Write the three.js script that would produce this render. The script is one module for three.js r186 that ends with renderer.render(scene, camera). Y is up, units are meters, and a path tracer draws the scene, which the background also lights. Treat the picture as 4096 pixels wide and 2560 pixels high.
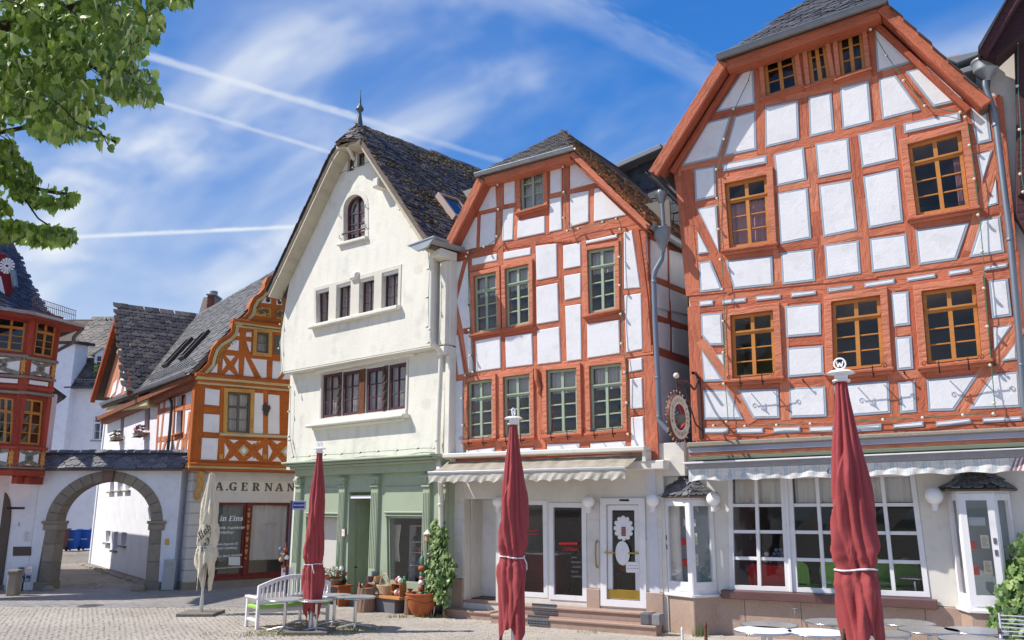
import*as THREE from 'three';
import{mergeGeometries}from 'three/addons/utils/BufferGeometryUtils.js';
import{FontLoader}from 'three/addons/loaders/FontLoader.js';
import{TextGeometry}from 'three/addons/geometries/TextGeometry.js';
// ---------- camera ----------
const FOCAL=3300,CX=2048,CY=1280,HORIZON=2030,EYE=2.3;
const scene=new THREE.Scene();
const camera=new THREE.PerspectiveCamera(2*Math.atan(CY / FOCAL)*180 / Math.PI,1.6,0.1,3000);
const PITCH=Math.atan((HORIZON - CY)/ FOCAL);
camera.position.set(0,EYE,0);camera.rotation.x=PITCH;
const renderer=new THREE.WebGLRenderer({antialias:true});
renderer.toneMapping=THREE.LinearToneMapping;renderer.toneMappingExposure=1.12;
renderer.shadowMap.enabled=true;
// a photo pixel gives a direction; distance comes from the plane or ground it meets
const V3=(x,y,z)=>new THREE.Vector3(x,y,z);
const EYEP=V3(0,EYE,0),XA=V3(1,0,0);
const ray=(x,y)=>V3((x - CX)/ FOCAL,-(y - CY)/ FOCAL,-1).applyAxisAngle(XA,PITCH);
const G=(x,y)=>{const d=ray(x,y);return EYEP.clone().addScaledVector(d,-EYE / d.y);};
const atDepth=(x,y,z)=>{const d=ray(x,y);return EYEP.clone().addScaledVector(d,z / -d.z);};
// ---------- random and noise ----------
let seed=7;const srand=(s)=>{seed=s;};
const rnd=()=>{seed=(seed+0x6d2b79f5)|0;let t=Math.imul(seed ^(seed>>>15),1|seed);t=(t+Math.imul(t ^(t>>>7),61|t))^ t;return((t ^(t>>>14))>>>0)/ 4294967296;};
const rr=(a,b)=>a+(b - a)*rnd();
const HT=new Float32Array(65536);for(let i=0;i<65536;i++)HT[i]=rnd();
const hash2=(x,y)=>HT[((x&255)<<8)|(y&255)];
function vnoise(x,y,p){
const ix=Math.floor(x),iy=Math.floor(y),fx=x - ix,fy=y - iy,sx=fx*fx*(3 - 2*fx),sy=fy*fy*(3 - 2*fy);
let x0=ix,x1=ix+1,y0=iy,y1=iy+1;if(p){x0=((x0 % p)+p)% p;x1=((x1 % p)+p)% p;y0=((y0 % p)+p)% p;y1=((y1 % p)+p)% p;}
const a=HT[((x0&255)<<8)|(y0&255)],b=HT[((x1&255)<<8)|(y0&255)],c=HT[((x0&255)<<8)|(y1&255)],d=HT[((x1&255)<<8)|(y1&255)];
return a+(b - a)*sx+(c - a)*sy+(a - b - c+d)*sx*sy;
}
const fbm=(x,y,o=5,p=0)=>{let s=0,a=0.5,q=p;for(let i=0;i<o;i++){s+=a*vnoise(x,y,q);x*=2;y*=2;q*=2;a*=0.5;}return s /(1 - Math.pow(0.5,o));};
const lerp=(a,b,t)=>a+(b - a)*t,clamp=(v,a,b)=>Math.max(a,Math.min(b,v)),sstep=(a,b,v)=>{const t=clamp((v - a)/(b - a),0,1);return t*t*(3 - 2*t);};
// ---------- sky: blue air, thin cirrus, contrails ----------
{
const W=4096,H=2048,data=new Float32Array(W*H*4);
const trails=[[[560,215],[1430,470],0.0066,0.5],[[1380,455],[2050,660],0.006,0.2],[[600,395],[1340,615],0.0042,0.4],[[250,950],[1230,905],0.0036,0.85],[[2100,-60],[2900,330],0.03,0.16]]
.map(([a,b,w,k])=>{const p=ray(...a).normalize(),q=ray(...b).normalize(),n=p.clone().cross(q).normalize(),m=q.clone().addScaledVector(p,-p.dot(q)).normalize();return{p,q,n,m,len:Math.acos(p.dot(q)),w,k};});
const zen=[0.018,0.125,0.48],mid=[0.05,0.225,0.64],low=[0.36,0.53,0.78],cl=[0.74,0.79,0.86];
const v=V3(0,0,0),ST=2,cw=Math.ceil(W / ST)+1,chh=Math.ceil(H / ST)+1,coarse=new Float32Array(cw*chh),dirAt=(row,col)=>{const up=((row+0.5)/ H - 0.5)*Math.PI,az=((col+0.5)/ W - 0.5)*2*Math.PI;return[Math.cos(az)*Math.cos(up),Math.sin(up),Math.sin(az)*Math.cos(up)];};
for(let r=Math.floor(H / 2 / ST)- 30;r<chh;r++)for(let q=0;q<cw;q++){
const[x,y,z]=dirAt(r*ST,q*ST),e=Math.max(0,y),px=x /(e+0.22),pz=z /(e+0.22);
// streaky cirrus, stretched along one wind direction
const a=px*0.82+pz*0.57,b=-px*0.57+pz*0.82,warp=fbm(a*1.3+9,b*1.3+3,3)- 0.5;
const wisp=fbm(a*0.9+warp*1.2+20,b*3.6+warp*1.8+7,5),sheet=fbm(a*0.7+40,b*1.1+11,3),fine=fbm(a*6+warp*6,b*15+5,4),puff=fbm(a*9+warp*9+3,b*14+8,4);
coarse[r*cw+q]=sstep(0.46,0.9,wisp*0.75+sheet*0.42)*0.62*(0.3+1.0*fine)*(0.5+0.95*sstep(0.25,0.8,puff))+sstep(0.42,0.85,sheet+(puff - 0.5)*0.3)*0.17+(1 - sstep(0.0,0.45,e))*0.62*sstep(0.3,0.7,sheet*0.6+wisp*0.4);
}
for(let row=0;row<H;row++){
const sy=Math.sin(((row+0.5)/ H - 0.5)*Math.PI);
for(let col=0;col<W;col++){
const o=(row*W+col)*4;data[o+3]=1;
if(sy<-0.02){data[o]=0.2;data[o+1]=0.22;data[o+2]=0.24;continue;}
const e=Math.max(0,sy),t1=sstep(0.02,0.42,e),t2=sstep(0.3,0.85,e);
const gy=row / ST,gx=col / ST,iy=Math.floor(gy),ix=Math.floor(gx),fy=gy - iy,fx=gx - ix,k0=iy*cw+ix,k1=Math.min(iy+1,chh - 1)*cw+ix;
let c=lerp(lerp(coarse[k0],coarse[k0+1],fx),lerp(coarse[k1],coarse[k1+1],fx),fy);
if(sy>0.05&&sy<0.75&&col>W*0.1&&col<W*0.4){
v.set(...dirAt(row,col));
for(const T of trails){
const dn=v.dot(T.n);if(Math.abs(dn)>T.w*2.2)continue;
const al=Math.atan2(v.dot(T.m),v.dot(T.p));if(al<-0.25||al>T.len+0.25)continue;
const s=al / T.len,n1=fbm(al*60+T.w*999,dn*260,4),half=T.w*(0.55+0.5*n1);
const k=(1 - sstep(half*0.25,half,Math.abs(dn+(n1 - 0.5)*T.w*0.3)))*(0.7+0.6*n1)*sstep(-0.12,0.08,s)*(1 - sstep(0.92,1.15,s));
c=Math.max(c,lerp(c,1,clamp(k*T.k,0,1)));
}
}
c=clamp(c,0,1);
for(let k=0;k<3;k++)data[o+k]=lerp(lerp(lerp(low[k],mid[k],t1),zen[k],t2),cl[k],c);
}
}
const t=new THREE.DataTexture(data,W,H,THREE.RGBAFormat,THREE.FloatType);
t.mapping=THREE.EquirectangularReflectionMapping;t.magFilter=t.minFilter=THREE.LinearFilter;t.needsUpdate=true;
scene.background=t;scene.environment=t;
scene.backgroundIntensity=1.0;scene.environmentIntensity=1.0;
}
// ---------- sun: high, from the side of the lime tree ----------
{
const el=49*Math.PI / 180,az=3*Math.PI / 180;
const toSun=V3(-Math.cos(el)*Math.cos(az),Math.sin(el),Math.cos(el)*Math.sin(az));
const sun=new THREE.DirectionalLight(new THREE.Color().setRGB(1,0.955,0.89),5.0);
sun.position.copy(toSun.multiplyScalar(80)).add(V3(-3,0,-20));sun.target.position.set(-3,0,-20);
sun.castShadow=true;sun.shadow.mapSize.set(4096,4096);
Object.assign(sun.shadow.camera,{left:-30,right:30,top:30,bottom:-30,near:1,far:200});
scene.add(sun);scene.add(sun.target);
}
// ---------- geometry helpers ----------
const ng=(g)=>{const r=g.index?g.toNonIndexed():g;for(const k of Object.keys(r.attributes))if(!['position','normal','uv'].includes(k))r.deleteAttribute(k);return r;};
const fromTris=(pos,uv)=>{const g=new THREE.BufferGeometry();g.setAttribute('position',new THREE.Float32BufferAttribute(pos,3));g.setAttribute('uv',new THREE.Float32BufferAttribute(uv,2));g.computeVertexNormals();return g;};
const area2=(p)=>{let s=0;for(let i=0;i<p.length;i++){const a=p[i],b=p[(i+1)% p.length];s+=a[0]*b[1]- a[1]*b[0];}return s;};
const ccw=(p)=>(area2(p)<0?p.slice().reverse():p);
function inset(p,d){// p counter-clockwise
const n=p.length;
return p.map((c,i)=>{
const a=p[(i+n - 1)% n],b=p[(i+1)% n];
let e1=[c[0]- a[0],c[1]- a[1]],e2=[b[0]- c[0],b[1]- c[1]];
const l1=Math.hypot(...e1)||1,l2=Math.hypot(...e2)||1,n1=[-e1[1]/ l1,e1[0]/ l1],n2=[-e2[1]/ l2,e2[0]/ l2];
let m=[n1[0]+n2[0],n1[1]+n2[1]];const k=Math.max(0.35,(m[0]*n1[0]+m[1]*n1[1]));
return[c[0]+m[0]*d / k,c[1]+m[1]*d / k];
});
}
// polygon in (u, v) drawn out from w0 to w1 (front), with a chamfered front edge and holes
function prism(poly,w0,w1,bevel=0,holes=[],uvf=null){
const P=ccw(poly),Hs=holes.map((h)=>ccw(h).slice().reverse());
const F=bevel?inset(P,bevel):P;
const pos=[],uv=[],U=uvf||((u,v)=>[u,v]);
const tri=(a,b,c,ta,tb,tc)=>{pos.push(...a,...b,...c);uv.push(...ta,...tb,...tc);};
const v2=(q)=>q.map((c)=>new THREE.Vector2(c[0],c[1]));
const faces=THREE.ShapeUtils.triangulateShape(v2(F),Hs.map(v2)),all=F.concat(...Hs),allB=P.concat(...Hs);
for(const[a,b,c]of faces){
const A=all[a],B=all[b],C=all[c];tri([...A,w1],[...B,w1],[...C,w1],U(...A),U(...B),U(...C));
const a2=allB[a],b2=allB[b],c2=allB[c];tri([...c2,w0],[...b2,w0],[...a2,w0],U(...c2),U(...b2),U(...a2));
}
const quad=(a,b,c,d)=>{const l=Math.hypot(b[0]- a[0],b[1]- a[1],b[2]- a[2]),h=Math.hypot(d[0]- a[0],d[1]- a[1],d[2]- a[2]),u0=a[0]+a[1];tri(a,b,c,[u0,a[2]],[u0+l,a[2]],[u0+l,a[2]+h]);tri(a,c,d,[u0,a[2]],[u0+l,a[2]+h],[u0,a[2]+h]);};
const sides=(L,wa,L2,wb)=>{for(let i=0;i<L.length;i++){const j=(i+1)% L.length;quad([...L[i],wa],[...L[j],wa],[...L2[j],wb],[...L2[i],wb]);}};
if(bevel){sides(P,w0,P,w1 - bevel);sides(P,w1 - bevel,F,w1);}else sides(P,w0,P,w1);
for(const h of Hs)sides(h,w0,h,w1);
return fromTris(pos,uv);
}
// a straight board from a to b; its texture runs along it
function bar(a,b,width,w0,w1,bevel=0,width2=width,ext=0){
let dx=b[0]- a[0],dy=b[1]- a[1];const l=Math.hypot(dx,dy)||1;dx /=l;dy /=l;
const A=[a[0]- dx*ext,a[1]- dy*ext],B=[b[0]+dx*ext,b[1]+dy*ext],h=width / 2,h2=width2 / 2,o=rnd()*5;
return prism([[A[0]+dy*h,A[1]- dx*h],[B[0]+dy*h2,B[1]- dx*h2],[B[0]- dy*h2,B[1]+dx*h2],[A[0]- dy*h,A[1]+dx*h]],w0,w1,bevel,[],(u,v)=>[(u - A[0])*dx+(v - A[1])*dy+o,-(u - A[0])*dy+(v - A[1])*dx+o*0.7]);
}
const box=(x0,x1,y0,y1,z0,z1,bevel=0)=>prism([[x0,y0],[x1,y0],[x1,y1],[x0,y1]],z0,z1,Math.min(bevel,(z1 - z0)*0.45));
const tube=(pts,r,seg=24,rad=8,closed=false)=>ng(new THREE.TubeGeometry(new THREE.CatmullRomCurve3(pts.map((p)=>(p.isVector3?p:V3(...p))),closed,'catmullrom',0.15),seg,r,rad,closed));
const rod=(a,b,r0,r1=r0,seg=10)=>{const A=V3(...a),B=V3(...b),d=B.clone().sub(A),g=new THREE.CylinderGeometry(r1,r0,d.length(),seg);g.translate(0,d.length()/ 2,0);g.applyQuaternion(new THREE.Quaternion().setFromUnitVectors(V3(0,1,0),d.normalize()));g.translate(A.x,A.y,A.z);return ng(g);};
const ball=(p,r,w=14,h=10,sy=1)=>{const g=new THREE.SphereGeometry(r,w,h);g.scale(1,sy,1);g.translate(...p);return ng(g);};
const lathe=(prof,seg=24,p=[0,0,0])=>{const g=new THREE.LatheGeometry(prof.map(([r,y])=>new THREE.Vector2(r,y)),seg);g.translate(...p);return ng(g);};
const move=(g,x,y,z)=>g.translate(x,y,z);
const merged=(gs)=>{const a=[].concat(gs).map(ng);return a.length===1?a[0]:mergeGeometries(a);};
const names=new Map();
const numbered=(n)=>{const k=names.get(n)||0;names.set(n,k+1);return k?n+'_'+String(k).padStart(3,'0'):n;};
function mesh(name,gs,mat,parent=scene){const m=new THREE.Mesh(merged(gs),mat);m.name=parent===scene?numbered(name):name;m.castShadow=m.receiveShadow=true;parent.add(m);return m;}
const share=(name,g,mat,parent,p,q)=>{const m=new THREE.Mesh(g,mat);m.name=name;m.castShadow=m.receiveShadow=true;if(p)m.position.copy(p);if(q)m.quaternion.copy(q);parent.add(m);return m;};
function tag(o,label,category,group,kind){o.userData.label=label;o.userData.category=category;if(group)o.userData.group=group;if(kind)o.userData.kind=kind;return o;}
function thing(name,label,category,p=V3(0,0,0),turn=0,group){const o=new THREE.Group();o.name=numbered(name);o.position.copy(p);o.rotation.y=turn;scene.add(o);return tag(o,label,category,group);}
function copy(root,p,turn,label){const r=root.clone();r.name=numbered(root.name.replace(/_\d+$/,''));r.userData={...root.userData};scene.add(r);r.position.copy(p);r.rotation.y=turn;if(label)r.userData.label=label;return r;}
// photo regions: numbers read in an enlarged cut-out turn into photo pixels
const CUT={A1:[0,900,1100 / 2376],A2:[0,1560,1100 / 1663],A3:[700,1050,550 / 1386],A4:[700,1750,600 / 1396],A5:[1050,350,900 / 1814],A6:[1050,1000,800 / 1512],A7:[1100,1750,800 / 1493],A8:[0,0,800 / 1210],
B1:[1700,480,1100 / 2079],B2:[1700,1200,1100 / 2376],B3:[1700,1780,1000 / 1938],B4:[2550,0,1100 / 1848],B5:[3350,0,746 / 1128],B6:[2600,850,900 / 1432],B7:[3300,900,796 / 1337],B8:[2500,1700,900 / 1582],
C1:[3250,1700,846 / 1487],C2:[900,2200,700 / 2420],C3:[2500,1480,350 / 1430],C4:[3600,1800,496 / 987],C5:[1600,2050,300 / 1055],C6:[0,950,420 / 1041],N:[0,0,1],V:[0,0,4096 / 2419]};
const Q=(k,...n)=>{const[x,y,s]=CUT[k],r=[];for(let i=0;i<n.length;i+=2)r.push([x+n[i]*s,y+n[i+1]*s]);return r;};
const q1=(k,x,y)=>Q(k,x,y)[0];
// an upright plane on the ground: u along it, v up, w out of it
class Frame{
constructor(o,deg){this.o=V3(o.x,0,o.z);const a=deg*Math.PI / 180;this.a=a;this.e=V3(Math.cos(a),0,Math.sin(a));this.n=V3(-Math.sin(a),0,Math.cos(a));}
uv(p,w=0){const d=ray(p[0],p[1]),b=this.o.clone().addScaledVector(this.n,w).sub(EYEP),t=b.dot(this.n)/ d.dot(this.n),P=EYEP.clone().addScaledVector(d,t).sub(this.o);return[P.dot(this.e),P.y];}
P(pts,w=0){return pts.map((p)=>this.uv(p,w));}
p3(p,w=0){return[...this.uv(p,w),w];}
atU(p,u){const d=ray(p[0],p[1]),b=this.o.clone().addScaledVector(this.e,u).sub(EYEP),t=b.dot(this.e)/ d.dot(this.e),P=EYEP.clone().addScaledVector(d,t).sub(this.o);return[u,P.y,P.dot(this.n)];}
atV(p,v){const d=ray(p[0],p[1]),t=(v - EYE)/ d.y,P=EYEP.clone().addScaledVector(d,t).sub(this.o);return[P.dot(this.e),v,P.dot(this.n)];}
world(u,v,w){return this.o.clone().addScaledVector(this.e,u).addScaledVector(this.n,w).add(V3(0,v,0));}
local(P){const d=P.clone().sub(this.o);return[d.dot(this.e),P.y,d.dot(this.n)];}
thing(name,label,category,group){return thing(name,label,category,this.o,-this.a,group);}
}
const mid=(a,b,t=0.5)=>a.map((v,i)=>lerp(v,b[i],t));
const bil=(q,s,t)=>mid(mid(q[0],q[1],s),mid(q[3],q[2],s),t);// q: top left, top right, bottom right, bottom left; t runs down
const grow=(q,d)=>inset(ccw(q),-d);
// ---------- textures and materials ----------
function tex(size,f,rep,aniso){// f(x, y in 0..1) -> [r, g, b] in 0..1 (linear) or a number
const d=new Uint8Array(size*size*4);
for(let y=0;y<size;y++)for(let x=0;x<size;x++){const c=f(x / size,y / size),o=(y*size+x)*4;for(let k=0;k<3;k++)d[o+k]=clamp(Math.round((Array.isArray(c)?c[k]:c)*255),0,255);d[o+3]=255;}
const t=new THREE.DataTexture(d,size,size);t.wrapS=t.wrapT=THREE.RepeatWrapping;t.magFilter=THREE.LinearFilter;t.minFilter=THREE.LinearFilter;t.repeat.set(...[].concat(rep,rep).slice(0,2));t.needsUpdate=true;return t;
}
const fb=(x,y,s,o=5)=>fbm(x*s,y*s,o,s);
const T={
plaster:tex(512,(x,y)=>0.86+0.14*fb(x,y,6,5)- 0.06*sstep(0.6,0.75,fb(x,y,14,3)),0.4),
stained:tex(512,(x,y)=>{const a=fb(x,y,5,6),b=sstep(0.58,0.78,fb(x+0.37,y,9,5)),s=sstep(0.62,0.8,fbm(x*24,y*3,4,3));const v=0.88+0.12*a - 0.11*b - 0.05*s;return[v,v*0.99,v*0.965];},0.31),
plasterB:tex(512,(x,y)=>0.5*fb(x,y,10,5)+0.3*fb(x,y,64,3)+0.2*fb(x+0.5,y,3,3),0.5),
wood:tex(512,(x,y)=>{const g=fbm(x*4,y*48+fbm(x*8,y*8,3,8)*5,4,4),p=sstep(0.62,0.78,fb(x,y,12,4));return 0.72+0.26*g - 0.14*p+0.3*(fb(x+0.3,y,3,4)- 0.42);},[0.55,0.7]),
woodB:tex(512,(x,y)=>{const w=fb(x,y,8,3)*4;const g=fbm(x*4,y*40+w,5,4),c=sstep(0.6,0.7,fbm(x*3,y*26+w,3,3)),k=sstep(0.68,0.75,fb(x,y,30,2));return 0.8*g+0.3 - 0.4*c - 0.12*k;},[0.7,0.9]),
slate:tex(256,(x,y)=>0.62+0.6*(fb(x,y,6,5)- 0.3)*(0.7+0.5*fb(x,y,40,2)),1.7),
slateB:tex(256,(x,y)=>fb(x,y,12,4)*0.7+fb(x,y,60,2)*0.3,2),
granite:tex(512,(x,y)=>{const a=hash2(Math.floor(x*256),Math.floor(y*256)),b=fb(x,y,90,2),c=fb(x,y,5,4);const v=0.66+0.34*b+(a>0.88?-0.3:a<0.14?0.14:0)- 0.16*c;return[v,v*0.95,v*0.91];},1.3),
sett:tex(256,(x,y)=>0.68+0.42*fb(x,y,10,4)- 0.18*sstep(0.6,0.7,fb(x,y,40,2)),2.2),
fabric:tex(512,(x,y)=>{const s=sstep(0.5,0.76,fbm(x*20,y*4,5,4)),d=sstep(0.55,0.75,fb(x,y,7,5)),m=fb(x,y,60,2);const v=0.92+0.1*m - 0.17*s - 0.16*d;return[v,v*0.985,v*0.95];},0.6),
cloth:tex(256,(x,y)=>0.84+0.12*fb(x,y,8,5)+0.06*fb(x,y,90,1),0.8),
clothB:tex(512,(x,y)=>0.8*fb(x,y,9,5)+0.2*fb(x,y,40,2),0.9),
bark:tex(256,(x,y)=>{const w=fb(x,y,6,3)*2;return 0.45+0.7*fbm(x*26+w,y*5,4,13)*0.8;},[2,1]),
metal:tex(256,(x,y)=>0.75+0.25*fb(x,y,7,5),1.2),
};
const rgb=(h)=>new THREE.Color(h);
const mat=(hex,o={})=>{const{phys,...r}=o;const m=new(phys?THREE.MeshPhysicalMaterial:THREE.MeshStandardMaterial)({color:rgb(hex),roughness:0.85,...r});return m;};
const plast=(hex,map=T.plaster,bs=0.006)=>mat(hex,{map,bumpMap:T.plasterB,bumpScale:bs,roughness:0.92});
const wood=(hex,bs=0.01,rough=0.8)=>mat(hex,{map:T.wood,bumpMap:T.woodB,bumpScale:bs,roughness:rough});
const slateM=(hex)=>mat(hex,{map:T.slate,bumpMap:T.slateB,bumpScale:0.006,roughness:0.55});
const M={
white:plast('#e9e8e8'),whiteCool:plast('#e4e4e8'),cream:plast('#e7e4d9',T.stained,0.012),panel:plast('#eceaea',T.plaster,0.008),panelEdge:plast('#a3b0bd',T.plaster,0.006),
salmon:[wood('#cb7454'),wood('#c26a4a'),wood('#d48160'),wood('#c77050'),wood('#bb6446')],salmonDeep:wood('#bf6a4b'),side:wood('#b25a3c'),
orange:[wood('#bf6620'),wood('#b55d1b'),wood('#c87029')],gold:wood('#cf9a4e',0.005),creamWood:wood('#cbb98b',0.006),
red:[wood('#a8432f'),wood('#9d3b2a'),wood('#b24c36')],greyWood:wood('#8f877a',0.006),
yellow:mat('#c8843a',{map:T.wood,roughness:0.55}),green:mat('#a4b59b',{map:T.plaster,roughness:0.55}),brown:mat('#55333a',{map:T.wood,roughness:0.6}),darkGreen:mat('#5b5d50',{roughness:0.6}),
shop:mat('#a6b298',{map:T.plaster,bumpMap:T.plasterB,bumpScale:0.002,roughness:0.6}),shopDark:mat('#a6b298',{map:T.plaster,roughness:0.6}),
whitePaint:mat('#eeecec',{map:T.plaster,roughness:0.5}),offWhite:mat('#e3ddd2',{map:T.plaster,roughness:0.6}),tileWhite:mat('#dcd7d2',{map:T.plaster,roughness:0.4}),
redBrown:wood('#7a2018',0.004,0.55),stone:plast('#a59b8b',T.granite,0.01),stoneB:plast('#978e80',T.granite,0.01),granite:mat('#cbb2a2',{map:T.granite,roughness:0.55}),graniteStep:mat('#c0a495',{map:T.granite,roughness:0.6}),
slate:[slateM('#4b4a4d'),slateM('#5a5859'),slateM('#403f43'),slateM('#666364')],slateBrown:[slateM('#544b44'),slateM('#63594f'),slateM('#463e39'),slateM('#72675c')],roofBase:mat('#6e6055',{map:T.wood}),
zinc:mat('#8d9298',{map:T.metal,roughness:0.45,metalness:0.65}),zincLight:mat('#aab0b4',{map:T.metal,roughness:0.5,metalness:0.5}),pipeCream:mat('#e2ded2',{map:T.plaster,roughness:0.55}),iron:mat('#2c2424',{roughness:0.6,metalness:0.4}),ironBrown:mat('#5a3a32',{roughness:0.55,metalness:0.4}),
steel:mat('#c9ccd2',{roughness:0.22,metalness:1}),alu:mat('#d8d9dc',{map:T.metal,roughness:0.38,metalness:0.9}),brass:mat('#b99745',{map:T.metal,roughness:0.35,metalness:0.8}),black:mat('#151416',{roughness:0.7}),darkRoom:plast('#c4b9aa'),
glass:new THREE.MeshPhysicalMaterial({color:0xffffff,transmission:1,thickness:0,roughness:0.02,ior:1.5}),glassDark:new THREE.MeshPhysicalMaterial({color:rgb('#1b1a1c'),roughness:0.06,ior:1.5,clearcoat:0.5,clearcoatRoughness:0.05}),
globe:mat('#f4f2f2',{roughness:0.25}),curtain:new THREE.MeshPhysicalMaterial({color:rgb('#d9d3cc'),roughness:1,transmission:0.35,thickness:0,side:THREE.DoubleSide}),curtainPink:new THREE.MeshPhysicalMaterial({color:rgb('#b98d92'),roughness:1,transmission:0.3,thickness:0,side:THREE.DoubleSide}),
};
const pick=(a)=>a[Math.floor(rnd()*a.length)% a.length];
// print: a canvas on a sheet
function printMat(w,h,draw,o={}){const c=document.createElement('canvas');c.width=w;c.height=h;const g=c.getContext('2d');draw(g,w,h);const t=new THREE.CanvasTexture(c);t.colorSpace=THREE.SRGBColorSpace;t.magFilter=THREE.LinearFilter;return new THREE.MeshStandardMaterial({map:t,roughness:0.6,...o});}
function sheet(q,w,parent,name,m){// q: top left, top right, bottom right, bottom left in (u, v)
const[a,b,c,d]=q.map((p)=>[p[0],p[1],p.length>2?p[2]:w]);const g=new THREE.BufferGeometry();
g.setAttribute('position',new THREE.Float32BufferAttribute([...d,...c,...b,...d,...b,...a],3));g.setAttribute('uv',new THREE.Float32BufferAttribute([0,0,1,0,1,1,0,0,1,1,0,1],2));g.computeVertexNormals();
return mesh(name,g,m,parent);
}
// ---------- a window: frame > panes, casing, sill, curtain ----------
// quad q in (u, v): outer edge of the frame. tr: share of the height taken by the top lights (0: none)
function windowPart(parent,q,o){
const{w=0,depth=0.07,ft=0.06,cols=2,rows=3,tr=0,mat:fm,casing,cw=0.09,cproud=0.05,sill,sillOut=0.1,bulge=0,curtain,mull=0.07,mt=0.024,name='window',glass=M.glass,topRow=1}=o;
const Wd=Math.hypot(q[1][0]- q[0][0],q[1][1]- q[0][1]),Ht=Math.hypot(q[3][0]- q[0][0],q[3][1]- q[0][1]),fs=ft / Wd,ftt=ft / Ht;
const sash=[],ms=mull / Wd / 2,sC=cols>=2?[[fs,0.5 - ms],[0.5+ms,1 - fs]]:[[fs,1 - fs]],tC=tr?[[ftt,tr - ftt*0.55],[tr+ftt*0.75,1 - ftt]]:[[ftt,1 - ftt]];
tC.forEach((tc,i)=>sC.forEach((sc)=>sash.push([sc,tc,tr&&i===0?topRow:rows])));
const rect=(s0,s1,t0,t1)=>[bil(q,s0,t0),bil(q,s1,t0),bil(q,s1,t1),bil(q,s0,t1)];
const wf=w - 0.012,geos=[prism(q,w - depth,wf,0.006,sash.map(([s,t])=>rect(s[0],s[1],t[0],t[1])))];
const panes=[],sub=cols>2?cols / 2:1;
for(const[s,t,n]of sash){
for(let k=0;k<n;k++)for(let j=0;j<sub;j++){
const a=mt / Ht / 2,b=mt / Wd / 2,t0=lerp(t[0],t[1],k / n)+(k?a:0),t1=lerp(t[0],t[1],(k+1)/ n)-(k<n - 1?a:0),s0=lerp(s[0],s[1],j / sub)+(j?b:0),s1=lerp(s[0],s[1],(j+1)/ sub)-(j<sub - 1?b:0);
panes.push(rect(s0,s1,t0,t1));
if(k)geos.push(prism(rect(s[0],s[1],t0 - 2*a,t0),w - depth*0.85,w - depth*0.4,0.004));
if(j)geos.push(prism(rect(s0 - 2*b,s0,t[0],t[1]),w - depth*0.85,w - depth*0.42,0.004));
}
}
if(tr)geos.push(prism(rect(0.02,0.98,tr - ftt*0.5,tr+ftt*0.1),w - 0.02,w+0.012,0.004));
const f=mesh(name,geos,fm,parent);
for(const p of panes){
const wz=w - depth*0.62+rr(-0.002,0.002),tilt=rr(-0.004,0.004),tilt2=rr(-0.004,0.004);
if(bulge){
const N=7,pos=[],uv=[],at=(i,j)=>{const s=i / N,t=j / N,c=bil(p,s,t),k=Math.pow(Math.max(0,16*s*(1 - s)*t*(1 - t)),0.55);return[c[0],c[1],wz+bulge*k*1+tilt*(s - 0.5)*2];};
for(let i=0;i<N;i++)for(let j=0;j<N;j++){const a=at(i,j),b=at(i+1,j),c=at(i+1,j+1),d=at(i,j+1);pos.push(...d,...c,...b,...d,...b,...a);uv.push(0,0,1,0,1,1,0,0,1,1,0,1);}
const g=new THREE.BufferGeometry();g.setAttribute('position',new THREE.Float32BufferAttribute(pos,3));g.setAttribute('uv',new THREE.Float32BufferAttribute(uv,2));
// smooth normals across the blown pane
const nrm=[];const dn=(i,j)=>{const e=0.5,a=V3(...at(i+e,j)).sub(V3(...at(i - e,j))),b=V3(...at(i,j - e)).sub(V3(...at(i,j+e)));return a.cross(b).normalize();};
for(let i=0;i<N;i++)for(let j=0;j<N;j++)for(const[x,y]of[[i,j+1],[i+1,j+1],[i+1,j],[i,j+1],[i+1,j],[i,j]]){const v=dn(clamp(x,0.5,N - 0.5),clamp(y,0.5,N - 0.5));nrm.push(v.x,v.y,v.z);}
g.setAttribute('normal',new THREE.Float32BufferAttribute(nrm,3));mesh('pane',g,glass,f);
}else sheet([[...p[0],wz+tilt],[...p[1],wz - tilt+tilt2],[...p[2],wz+tilt2],[...p[3],wz]],wz,f,'pane',glass);
}
if(casing){const i=grow(q,0.004),og=grow(q,cw);mesh('casing',prism(og,w - 0.02,w+cproud,0.008,[i]),casing,f);}
if(sill){const a=q[3],b=q[2],e=cw+0.03,dx=(b[0]- a[0]),dy=(b[1]- a[1]),l=Math.hypot(dx,dy),A=[a[0]- dx / l*e,a[1]- dy / l*e - 0.055],B=[b[0]+dx / l*e,b[1]+dy / l*e - 0.055];mesh('sill',bar(A,B,0.055,w - 0.05,w+sillOut,0.012),sill,f);}
if(curtain){
const pos=[],uv=[],N=26,cq=curtain.q?rect(...curtain.q):rect(0.06,0.94,0.04,0.97);srand(Math.round(q[0][0]*977));
const ph=rr(0,6),at=(s,t)=>{const c=bil(cq,s,t);return[c[0],c[1],w - 0.16+0.022*Math.sin(s*38+ph+Math.sin(s*9+ph))*(0.5+0.5*t)];};
for(let i=0;i<N*2;i++){const s0=i / N / 2,s1=(i+1)/ N / 2;const a=at(s0,0),b=at(s1,0),c=at(s1,1),d=at(s0,1);pos.push(...d,...c,...b,...d,...b,...a);uv.push(0,0,1,0,1,1,0,0,1,1,0,1);}
mesh('curtain',fromTris(pos,uv),curtain.mat||M.curtain,f);
}
return f;
}
const holeOf=(q)=>grow(q,0.003);
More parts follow.
